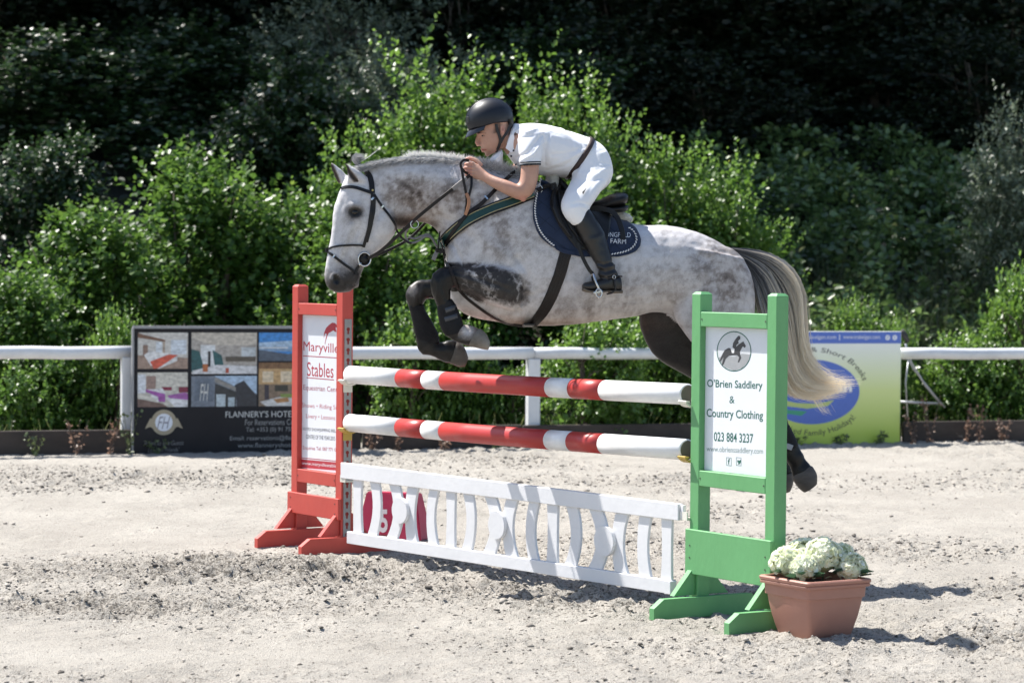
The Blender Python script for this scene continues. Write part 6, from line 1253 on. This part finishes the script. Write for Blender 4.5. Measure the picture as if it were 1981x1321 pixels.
def fingers(mb, s, ox=0, oy=0):
    """back of the hand, four bent fingers stacked round the rein, thumb on top"""
    lt = .115
    seg_loft(mb, [((937 + ox, 329 + oy), (933 + ox, 350 + oy), .026, .14 * s), ((926 + ox, 319 + oy), (922 + ox, 347 + oy), .021, .125 * s), ((915 + ox, 314 + oy), (912 + ox, 343 + oy), .017, .115 * s), ((909 + ox, 314 + oy), (907 + ox, 341 + oy), .014, .108 * s)])
    for i, (yy, ln, rr) in enumerate(((317, 1.0, .0098), (324.3, 1.12, .0102), (331.6, 1.04, .0098), (338.3, .86, .0088))):
        x = 911 + ox - i * .3; y = yy + oy; pts = [hp(x + 4, y, .118 * s), hp(x, y - .3, .122 * s), hp(x - 7 * ln, y + .4, .112 * s), hp(x - 10 * ln, y + 1.2, .092 * s), hp(x - 8 * ln, y + 1.8, .074 * s), hp(x - 2, y + 1.6, .070 * s)]
        P = catmull([tuple(p) for p in pts], 4); n = len(P); mb.tube([Vector(p) for p in P], [rr * (1.08 - .25 * k / n + .10 * max(0, math.cos((k / 4) * 2 * math.pi)) * (k < n - 3)) for k in range(n)], 10)
        mb.ball(P[-1], HF * rr * .8, HL * rr * .8, UP * rr * .8, nu=8, nv=6)
    pts = [hp(932 + ox, 322 + oy, .105 * s), hp(922 + ox, 312 + oy, .095 * s), hp(912 + ox, 307.5 + oy, .085 * s), hp(903 + ox, 307.5 + oy, .078 * s)]; P = catmull([tuple(p) for p in pts], 4)
    mb.tube([Vector(p) for p in P], [.0135 - .0035 * k / len(P) for k in range(len(P))], 10); mb.ball(P[-1], HF * .0098, HL * .009, UP * .009, nu=8, nv=6)
mb = MB(); seg_loft(mb, TOR, grow=-.012, ex=2.3); seg_loft(mb, HIP, grow=-.012, ex=2.2); head(mb)
for s in (1, -1):
    seg_loft(mb, THI(s), grow=-.010); seg_loft(mb, CALF(s), grow=-.010); seg_loft(mb, FOOT(s), grow=-.008); seg_loft(mb, ARM(s, s < 0))
fingers(mb, 1); fingers(mb, -1, 3, 4)
hball(mb, 1012, 385, .24, .017, .015, .02, 0); hball(mb, 1028, 268, .165, .06, .05, .055); hball(mb, 1022, 268, -.165, .06, .05, .055)
rb = remeshed(mb, 'rider_body', .0045, 3, .45)
# skin tones laid by place: lips, eyes, brows, stubble; shade painted into ear hollow and nostril
V = np.array([v.co[:] for v in rb.vertices]); PXx, PXy, LAT = to_px(V); Nr = np.array([v.normal[:] for v in rb.vertices]); nearL = LAT > .004
d2 = np.zeros(len(V))
def eye_d(x, y, sx, sy): return np.exp(-(((PXx - x) / sx) ** 2 + ((PXy - y) / sy) ** 2) ** 1.5)
sock = eye_d(934, 262.5, 4.5, 3.2); d2 -= .0045 * sock * (np.abs(LAT) > .015); d2 -= .005 * eye_d(973, 250, 2.3, 5) * (np.abs(LAT) > .06); d2 -= .0018 * np.exp(-(np.abs(PXy - 290.2 - (936 - PXx) * -.10) / .9) ** 2) * (PXx < 942) * (PXx > 929)
for yg in (320.7, 328.0, 335.1): d2 -= .0034 * np.exp(-((PXy - yg) / 1.0) ** 2) * sm(925 - PXx, 0, 9) * (PXx > 897) * (LAT > .06)
d2 += .0026 * np.sum([np.exp(-(np.hypot(PXx - 912, PXy - yk) / 2.2) ** 2) for yk in (317, 324.3, 331.6, 338.5)], axis=0) * (LAT > .09)
d2 -= .002 * np.exp(-((PXy - 377 + (PXx - 960) * -.0) / 3) ** 2) * 0
V += Nr * d2[:, None]; rb.vertices.foreach_set('co', V.ravel())
red = .9 * (np.exp(-(((PXx - 936) / 6.0) ** 2 + ((PXy - 290.3) / 2.4) ** 2) ** 2)) * (PXx < 943) + .35 * eye_d(973, 252, 5, 9) * (np.abs(LAT) > .05) + .35 * eye_d(924, 279, 5, 5) + .0 * PXx + .4 * eye_d(1012, 386, 12, 8) + .3 * (np.abs(PXx - 905) < 8) * (PXy < 350)
drk = .85 * eye_d(935, 262.6, 2.8, 1.1) * (np.abs(LAT) > .012) + .55 * np.exp(-(np.abs(PXy - 257.6 - (PXx - 932) * .05) / 1.1) ** 2) * (PXx > 926) * (PXx < 941) * (np.abs(LAT) > .012) + .22 * (eye_d(945, 294, 16, 8)) + .75 * np.exp(-(np.abs(PXy - 290.4) / .6) ** 2) * (PXx < 941) * (PXx > 931) + .5 * eye_d(973, 250, 1.6, 3.2) * (np.abs(LAT) > .06) + .6 * eye_d(928.5, 283.2, 1.6, .9)
drk += .8 * sm(PXx, 978, 984) * (PXy < 262) * (PXx < 1000) + .7 * sm(PXx - (262 - PXy) * .25, 948, 958) * (PXy < 258) * (PXx < 968) * (np.abs(LAT) > .03); 
at = rb.attributes.new('tone', 'FLOAT_COLOR', 'POINT'); at.data.foreach_set('color', np.stack([np.clip(red, 0, 1), np.clip(drk, 0, 1), 0 * red, 0 * red + 1], -1).ravel().astype(np.float32))
nt = SKIN.node_tree; L = nt.links; b = nt.nodes['Principled BSDF']; src = b.inputs['Base Color'].links[0].from_socket; ca = N(nt, 'ShaderNodeAttribute'); ca.attribute_name = 'tone'; sp = N(nt, 'ShaderNodeSeparateColor'); L.new(ca.outputs['Color'], sp.inputs[0])
m1 = N(nt, 'ShaderNodeMixRGB'); m1.inputs[2].default_value = (.46, .13, .10, 1); L.new(sp.outputs[0], m1.inputs[0]); L.new(src, m1.inputs[1]); m2 = N(nt, 'ShaderNodeMixRGB'); m2.inputs[2].default_value = (.035, .02, .015, 1); L.new(sp.outputs[1], m2.inputs[0]); L.new(m1.outputs[0], m2.inputs[1]); L.new(m2.outputs[0], b.inputs['Base Color'])
link('body', rb, rider, SKIN)
for l in (1, -1):
    mb = MB(); mb.ball(hp(935.5, 262.8, .036 * l), HF * .0085, HL * .0095, UP * .0085, nu=12, nv=8); mb.build('eye', mk('eyeball', (.30, .27, .25), .15), rider, True)
    mb = MB(); mb.ball(hp(933.4, 262.9, .0385 * l), HF * .0048, HL * .0055, UP * .0052, nu=10, nv=6); mb.build('iris', EYE, rider, True)

# ---- clothes
def folded(me, lines, base=.002, sd=5, sc=.05):
    V = np.array([v.co[:] for v in me.vertices]); Nn = np.array([v.normal[:] for v in me.vertices]); x, y, la = to_px(V); d = base * (fbm(x * sc, y * sc + la * 8, 4, sd) - .5) * 2
    for pts, s, a in lines:
        q = np.min([np.hypot(x - (pts[i][0] + t * (pts[i + 1][0] - pts[i][0])), y - (pts[i][1] + t * (pts[i + 1][1] - pts[i][1]))) for i in range(len(pts) - 1) for t in np.linspace(0, 1, 12)], axis=0); d += a * np.exp(-(q / s) ** 2)
    V += Nn * d[:, None]; me.vertices.foreach_set('co', V.ravel()); me.update(); return me
mb = MB(); seg_loft(mb, [((996, 243), (982, 300), .085)] + TOR[2:6] + [((1145, 269), (1097, 342), .166)], ex=2.3, grow=.003)
hball(mb, 1028, 268, .165, .075, .062, .066); hball(mb, 1022, 268, -.165, .075, .062, .066)
seg_loft(mb, [((1002, 264), (1054, 256), .062, .165), ((1003, 292), (1051, 288), .062, .205), ((1006, 322), (1045, 320), .060, .226)]); seg_loft(mb, [((998, 264), (1048, 256), .062, -.165), ((994, 292), (1042, 288), .062, -.205), ((992, 316), (1031, 320), .060, -.226)])
FO = [([(1000, 305), (1020, 295), (1048, 262)], 3, -.006), ([(1006, 312), (1030, 300), (1052, 275)], 2.6, .005), ([(1055, 320), (1055, 290), (1062, 262)], 3, -.008), ([(1050, 255), (1062, 280), (1064, 310)], 3, .004), ([(1065, 300), (1100, 296), (1135, 283)], 3, -.004), ([(1068, 320), (1100, 308), (1125, 295)], 3, .005), ([(1058, 330), (1090, 322), (1110, 310)], 2.5, -.005), ([(990, 262), (1010, 268), (1030, 262)], 2.5, -.004), ([(1000, 252), (1020, 256), (1040, 248)], 2.5, .004), ([(1085, 252), (1110, 275), (1118, 300)], 4, .004), ([(1095, 252), (1122, 272), (1132, 285)], 3, -.004), ([(1030, 310), (1038, 290), (1050, 268)], 2, .004)]
sh = folded(remeshed(mb, 'shirt', .006, 4, .5), FO, .003); so = link('shirt', sh, rider, SHIRT)
# sleeve trim, collar, buttons, frilled stock
for y0, y1 in ((313.5, 315.6), (317.4, 320.8)):
    mb = MB(); mb.loft([sec((1005.5, y0 + .6), (1046.3, y0 - 1.0), .0635, .221, grow=.001), sec((1006, y1 + .6), (1045.6, y1 - 1.0), .0635, .226, grow=.001)]); mb.build('sleeve_stripe', BLKC, rider, True)
mb = MB(); rr_ = []
for (p, q, w_, g_) in (((1003, 240), (985, 300), .088, 0), ((996, 239), (978, 292), .078, 0), ((989, 244), (975, 286), .066, 0)): rr_.append(sec(p, q, w_, 0, n=28))
n = 28; vs = [v for r in rr_ for v in r]; inner = [sec(p, q, w_ - .006, 0, n=28, grow=-.004) for p, q, w_ in (((1003, 240), (985, 300), .088), ((989, 244), (975, 286), .066))]
mb.loft([rr_[0], rr_[1], rr_[2], inner[1], inner[0]]); col = mb.mesh('collar', True); link('collar', folded(col, [], .0015, 9, .15), rider, SHIRT)
mb = MB(); mb.prism([hp(987, 262, .082), hp(994, 260, .09), hp(998, 290, .098), hp(990, 296, .095), hp(978, 287, .085)], HL * .004); mb.build('collar_point', SHIRT, rider)
for x, y, l in ((993.5, 291.5, .115), (989, 302.5, .118), (998, 318.5, .15)):
    mb = MB(); p = hp(x, y, l); mb.ball(p, HF * .0055, HL * .004, UP * .0055, nu=12, nv=6); mb.build('button', BLKC, rider, True)
mb = MB(); seg_loft(mb, [((968, 288), (974, 300), .05), ((958, 296), (972, 312), .06), ((950, 303), (972, 322), .062), ((946, 312), (972, 328), .05)]); fr = remeshed(mb, 'stock', .0045, 2); folded(fr, [([(968, 292), (960, 302), (950, 308)], 1.3, -.004), ([(973, 292), (968, 306), (955, 318)], 1.3, -.004), ([(971, 292), (964, 305), (952, 313)], 1.2, .004), ([(977, 294), (972, 308), (962, 322)], 1.3, -.004)], .003, 12, .2); link('frilled_stock', fr, rider, SHIRT)
# belt
mb = MB(); mb.loft([sec((1139, 266), (1091, 340), .1655, ex=2.3, grow=.003, n=40), sec((1139, 266), (1091, 340), .1655, ex=2.3, grow=.007, n=40), sec((1147, 271), (1099, 346), .1665, ex=2.3, grow=.007, n=40), sec((1147, 271), (1099, 346), .1665, ex=2.3, grow=.002, n=40)]); mb.build('belt', BELT, rider, True)
for cx_, cy_ in ((1143, 281), (1131, 297), (1104, 334)):
    q_ = hp(cx_, cy_, .10 + .075 * (1 - abs(cy_ - 307) / 40)); 
    mb = MB(); mb.loft([sec((1141 + k, 267 + k * .5), (1093 + k, 341 + k * .5), .171, ex=2.3, grow=.011, n=40)[j0:j1] for k in (-4, 6) for j0, j1 in ((0, 0),) if False] or [[Vector((0, 0, 0))] * 3] * 2) if False else None
mb = MB(); seg_loft(mb, HIP, grow=.002, ex=2.2)
for s in (1, -1): seg_loft(mb, THI(s), grow=.002)
FB_ = [([(1112, 345), (1140, 352), (1165, 345)], 4, -.003), ([(1118, 335), (1150, 340), (1176, 325)], 4, .003), ([(1108, 395), (1122, 392), (1138, 396)], 2.5, -.004), ([(1106, 403), (1120, 401), (1136, 404)], 2.5, .003), ([(1125, 300), (1118, 325), (1106, 348)], 3, -.004), ([(1135, 290), (1130, 315), (1120, 335)], 3, .003), ([(1155, 345), (1140, 370), (1130, 395)], 3, -.002), ([(1150, 300), (1160, 315), (1178, 318)], 2.5, -.003), ([(1150, 308), (1160, 322), (1178, 326)], 2.0, -.002)]
link('breeches', folded(remeshed(mb, 'breeches', .006, 5, .5), FB_, .0018), rider, BREECH)
mb = MB(); mb.prism([hp(1126, 372, .315), hp(1135, 362.5, .30), hp(1128, 376, .325)], HL * .006); mb.build('logo', BLKC, rider)
# boots
for s in (1, -1):
    tag_ = 'boot'; mb = MB(); seg_loft(mb, [((1112, 434), (1138, 401), .054, .285 * s), ((1112, 441), (1152, 422), .059, .287 * s), ((1121, 460), (1167, 448), .061, .29 * s), ((1132, 480), (1176, 474), .056, .30 * s), ((1146, 502), (1184, 500), .047, .315 * s), ((1156, 520), (1191, 520), .043, .325 * s), ((1159, 537), (1198, 540), .042, .33 * s), ((1164, 550), (1202, 556), .04, .33 * s), ((1166, 556), (1202, 562), .036, .33 * s)], ex=2.15)
    seg_loft(mb, [((1200, 536), (1203, 563), .032, .33 * s), ((1182, 532), (1182, 564), .040, .332 * s), ((1160, 540), (1158, 564), .044, .335 * s), ((1142, 544), (1138, 563), .044, .34 * s), ((1130, 547), (1129, 560), .034, .342 * s), ((1126, 551), (1126, 558), .018, .342 * s)], ex=2.3)
    FBo = [([(1154, 508), (1168, 512), (1186, 506)], 2.2, -.005), ([(1156, 514), (1170, 519), (1189, 513)], 2.0, .005), ([(1157, 522), (1170, 526), (1190, 521)], 2.2, -.005), ([(1158, 530), (1172, 533), (1192, 528)], 2, .004), ([(1160, 538), (1175, 540), (1194, 535)], 2, -.004), ([(1125, 470), (1150, 462), (1168, 452)], 6, .003)]
    o = link('boot', folded(remeshed(mb, 'boot', .0055, 3), FBo, .002, 8, .06), rider, BOOTM)
    mb = MB(); seg_loft(mb, [((1203, 561), (1203, 567.5), .034, .33 * s), ((1180, 561), (1180, 567.5), .036, .332 * s), ((1178, 561), (1178, 565), .03, .332 * s), ((1160, 562), (1159, 566), .042, .335 * s), ((1140, 561), (1138, 566), .044, .34 * s), ((1128, 556), (1127, 563), .032, .342 * s)], ex=3); mb.build('sole', SOLE, o, True)
    # spur with its strap
    mb = MB(); mb.tube([hp(x, y, l * s) for x, y, l in ((1203, 535, .31), (1196, 534, .365), (1188, 536, .375), (1176, 538, .375))], .0045, 8); mb.tube([hp(1187, 537, .376 * s), hp(1190, 548, .382 * s), hp(1191, 560, .38 * s), hp(1184, 567, .372 * s), hp(1174, 569, .36 * s)], .004, 8); mb.build('spur_strap', WEB, o, True)
    mb = MB(); c = hp(1188, 536, .378 * s); mb.tube([c + HF * .008 * math.cos(a) + UP * .009 * math.sin(a) for a in np.linspace(0, 6.28, 13)], .0022, 6, caps=False); mb.build('buckle', CHROME, o, True)
# helmet
hm = thing('riding_helmet', 'black riding helmet with a raised centre ridge on the rider head', 'helmet', hp(950, 230))
mb = MB(); sh_ = []
HC = hp(947.5, 231, 0); e1, e3 = (-HF), UP; a_ = R_(14); ex_, ez_ = e1 * math.cos(a_) + e3 * math.sin(a_), -e1 * math.sin(a_) + e3 * math.cos(a_)
def helm_pt(th, ph, k=1.0):
    x = math.sin(th) * math.cos(ph); y = math.sin(th) * math.sin(ph); z = math.cos(th); rx_ = .124 if x > 0 else .126
    return HC + ex_ * (x * rx_ * k) + HL * (y * .096 * k) + ez_ * (z * .110 * k)
nu, nv = 48, 20; vs, fs = [], []
def low(ph):   # how far the shell comes down: high over the face and ears, low behind
    c = math.cos(ph); s = abs(math.sin(ph)); return R_(102 + 8 * max(0, c) ** 1.2 + 4 * max(0, -c) + (3 * s))
for j in range(nv + 1):
    for i in range(nu):
        ph = 2 * math.pi * i / nu; th = low(ph) * (j / nv); p = helm_pt(th, ph)
        ridge = .0035 * math.exp(-(math.sin(ph) * math.sin(th) / .20) ** 8); p = p + (p - HC).normalized() * ridge; vs.append(p)
for j in range(nv):
    for i in range(nu): fs.append((j * nu + i, j * nu + (i + 1) % nu, (j + 1) * nu + (i + 1) % nu, (j + 1) * nu + i))
K = len(vs); vs2 = [HC + (p - HC) * .93 for p in vs]; fs2 = [tuple(q + K for q in f[::-1]) for f in fs]; e_ = [(nv * nu + i, nv * nu + (i + 1) % nu, K + nv * nu + (i + 1) % nu, K + nv * nu + i) for i in range(nu)]
mb.add(vs + vs2, fs + fs2 + e_); mb.build('shell', HELM, hm, True)
# centre panel seams
for l in (.019, -.019):
    mb = MB(); mb.tube([HC + ex_ * (math.sin(t) * .1285 * (1 if True else 1)) + HL * l * (1.0 + .2 * math.cos(t)) + ez_ * (math.cos(t) * .1135) for t in np.linspace(-1.5, 1.45, 28)], .0017, 6); mb.build('seam', HELG, hm, True)
# peak
mb = MB(); N_ = 17; up_, dn_ = [], []
for i in range(N_):
    a = R_(-72 + 144 * i / (N_ - 1)); ci, si = math.cos(a), math.sin(a)
    inn = HC - ex_ * (.116 * ci + .004) + HL * (.090 * si) - ez_ * .026
    outp = HC - ex_ * (.116 * ci + .004 + .026 * max(0, ci) ** .7) + HL * (.092 * si) - UP * (.032 * max(0, ci) ** .8 + .004) - ez_ * .030; mid = (inn + outp) / 2 + UP * .004 * ci
    up_.append((inn, mid, outp))
vs = [p for r in up_ for p in r] + [p - UP * .0045 for r in up_ for p in r]; K = N_ * 3; fs = []
for i in range(N_ - 1):
    for k in range(2): a = i * 3 + k; fs += [(a, a + 1, a + 4, a + 3), (K + a + 3, K + a + 4, K + a + 1, K + a)]
    a = i * 3; fs += [(a + 2, K + a + 2, K + a + 5, a + 5), (a, a + 3, K + a + 3, K + a)]
mb.add(vs, fs); mb.build('peak', HELG, hm, True)
mb = MB(); c = HC - ex_ * .118 + ez_ * .025 + HL * .035; c = helm_pt(R_(78), R_(162), 1.02); mb.box(c, HF * .004, HL * .006 - HF * .006, UP * .016, ch=.002); mb.build('badge', HELG, hm)
for l in (1, -1):
    def sp3(pts, w_, nm): mb = MB(); P = [hp(x, y, z * l) for x, y, z in catmull(pts, 4)]; mb.ribbon(P, [HL * l] * len(P), w_, .003); mb.build(nm, WEB, hm)
    sp3([(960, 240, .080), (962, 252, .078), (966, 262, .076), (968, 274, .070), (964, 286, .052), (960, 293, .03)], .016, 'chin_strap')
    sp3([(988, 240, .066), (982, 254, .072), (974, 266, .076), (969, 276, .070)], .014, 'chin_strap')
mb = MB(); P = [hp(960, 292.5, .036 * math.cos(a)) - UP * .006 * math.sin(a) - HF * 0 for a in np.linspace(0, math.pi, 7)]; mb.ribbon(P, [-UP] * 7, .016, .003); mb.build('chin_strap', WEB, hm)
mb = MB(); seg_loft(mb, [((976, 232), (992, 232), .07), ((980, 244), (993, 240), .062), ((984, 252), (991, 248), .045)]); mb.build('harness_back', WEB, hm, True)
# ============================================================ flower pot
TERR = mk('terracotta_plastic', (.40, .20, .15), .55, col2=(.36, .17, .125), scale=3, chip=(.5, .33, .27), chip_th=.76, chip_scale=8, bump=.05)
pb = gnd(1566, 1238); pb.z = 0
u1 = Vector((-.52, .85, 0)).normalized(); u2 = Vector((.85, .52, 0)).normalized()        # the two faces seen run along these from the near corner
hs = .165
def pot_ring(w_, z, rc_=.022):
    c = pb + (u1 + u2) * .125 ; pts = []
    for cx_, cy_, a0 in ((1, 1, 0), (-1, 1, 90), (-1, -1, 180), (1, -1, 270)):
        for k in range(4):
            a = R_(a0 + 30 * k); pts.append(c + u1 * (cx_ * (w_ - rc_) + rc_ * math.cos(a)) + u2 * (cy_ * (w_ - rc_) + rc_ * math.sin(a)) + UP * z)
    return pts
potr = thing('flower_pot', 'square terracotta coloured planter beside the foot of the green stand', 'planter', pb + (u1 + u2) * .125)
prof = [(.118, 0), (.124, .006), (.136, .05), (.148, .10), (.157, .15), (.162, .185), (.163, .188), (.170, .190), (.1725, .232), (.1728, .236), (.186, .239), (.188, .250), (.184, .254), (.189, .257), (.191, .268), (.186, .274), (.172, .274), (.168, .262), (.160, .236)]
mb = MB(); mb.loft([pot_ring(w_, z, .02) for w_, z in prof]); o = mb.build('tub', TERR, potr); shade(o.data)
bm = bmesh.new(); bm.from_mesh(o.data)
for e in bm.edges:
    if len(e.link_faces) == 2 and e.link_faces[0].normal.angle(e.link_faces[1].normal) > R_(38): e.smooth = False
bm.to_mesh(o.data); bm.free()
mb = MB(); mb.loft([pot_ring(.158, .232), pot_ring(.157, .238)]); mb.build('soil', mk('potting_soil', (.06, .045, .035), .9), potr)
pc = pb + (u1 + u2) * .125
PETAL = leaf_mat('petal', (.58, .63, .38), (.84, .85, .76), .35, .5, c3=(.88, .89, .84))
PLEAF = leaf_mat('silk_leaf', (.02, .06, .03), (.07, .14, .08), .2, .4)
def floret_mass(c, rad, seed, n=150):
    r = np.random.default_rng(seed); u = r.normal(size=(n, 3)); u[:, 2] = np.abs(u[:, 2]) * 1.0 - .35; u /= np.linalg.norm(u, axis=1, keepdims=True)
    P = np.array(c[:]) + u * np.array(rad) * r.uniform(.82, 1.05, n)[:, None]; Ps, Ds, Ns, Ss, Ts = [], [], [], [], []
    for k in range(4):
        t1 = np.cross(u, r.normal(size=3)); t1 /= np.linalg.norm(t1, axis=1, keepdims=True); t2 = np.cross(u, t1); a = k * math.pi / 2 + (r.random(n) - .5) * .3
        D = t1 * math.cos(k * math.pi / 2) + t2 * math.sin(k * math.pi / 2) + u * r.uniform(.1, .6, n)[:, None]
        Ps.append(P); Ds.append(D); Ns.append(u - D * .2 + r.normal(size=(n, 3)) * .25); Ss.append(r.uniform(.018, .028, n)); Ts.append(.25 + .75 * r.random(n) * np.clip(.45 + .6 * u[:, 2] + .3, .3, 1))
    me = leaves(np.concatenate(Ps), np.concatenate(Ds), np.concatenate(Ns), np.concatenate(Ss), np.concatenate(Ts), 'florets', 1.15)
    return me
HY = [(1528, 1090, .02, .085, .075, 'rounded pale green hydrangea head at the left of the planter'), (1592, 1078, .03, .088, .085, 'large pale green hydrangea head in the middle of the planter'), (1648, 1098, .0, .062, .062, 'smaller creamy hydrangea head at the right of the planter'), (1555, 1072, .12, .075, .07, 'pale hydrangea head at the back left of the planter'), (1622, 1078, .14, .07, .065, 'pale hydrangea head at the back right of the planter'), (1556, 1100, -.06, .062, .055, 'low hydrangea head drooping at the front of the planter')]
for i, (px, py, dd, rx, rz_, lab) in enumerate(HY):
    c = atd(px, py, pc.y + dd); e = thing('hydrangea', lab, 'flower', (c.x, c.y, .236), 'hydrangea heads in the planter')
    link('flower_head', floret_mass(c, (rx, rx * .9, rz_), 300 + i), e, PETAL)
    mb = MB(); mb.ball(c, (rx * .8, 0, 0), (0, rx * .7, 0), (0, 0, rz_ * .8)); mb.build('heart', mk('flower_core', (.42, .48, .25), .8), e, True)
    mb = MB(); mb.tube([Vector((c.x, c.y, .236)), c], .005, 6); mb.build('stalk', PLEAF, e)
    r = np.random.default_rng(400 + i); n = 5; a = r.uniform(0, 6.28, n); P = np.array([c.x, c.y, .275]) + np.stack([np.cos(a) * .05, np.sin(a) * .05, r.random(n) * .03], -1)
    link('leaf', leaves(P, np.stack([np.cos(a), np.sin(a), .25 + 0 * a], -1), np.tile([0, 0, 1.], (n, 1)) + r.normal(size=(n, 3)) * .3, r.uniform(.06, .09, n), r.random(n), 'leaf', .6), e, PLEAF)
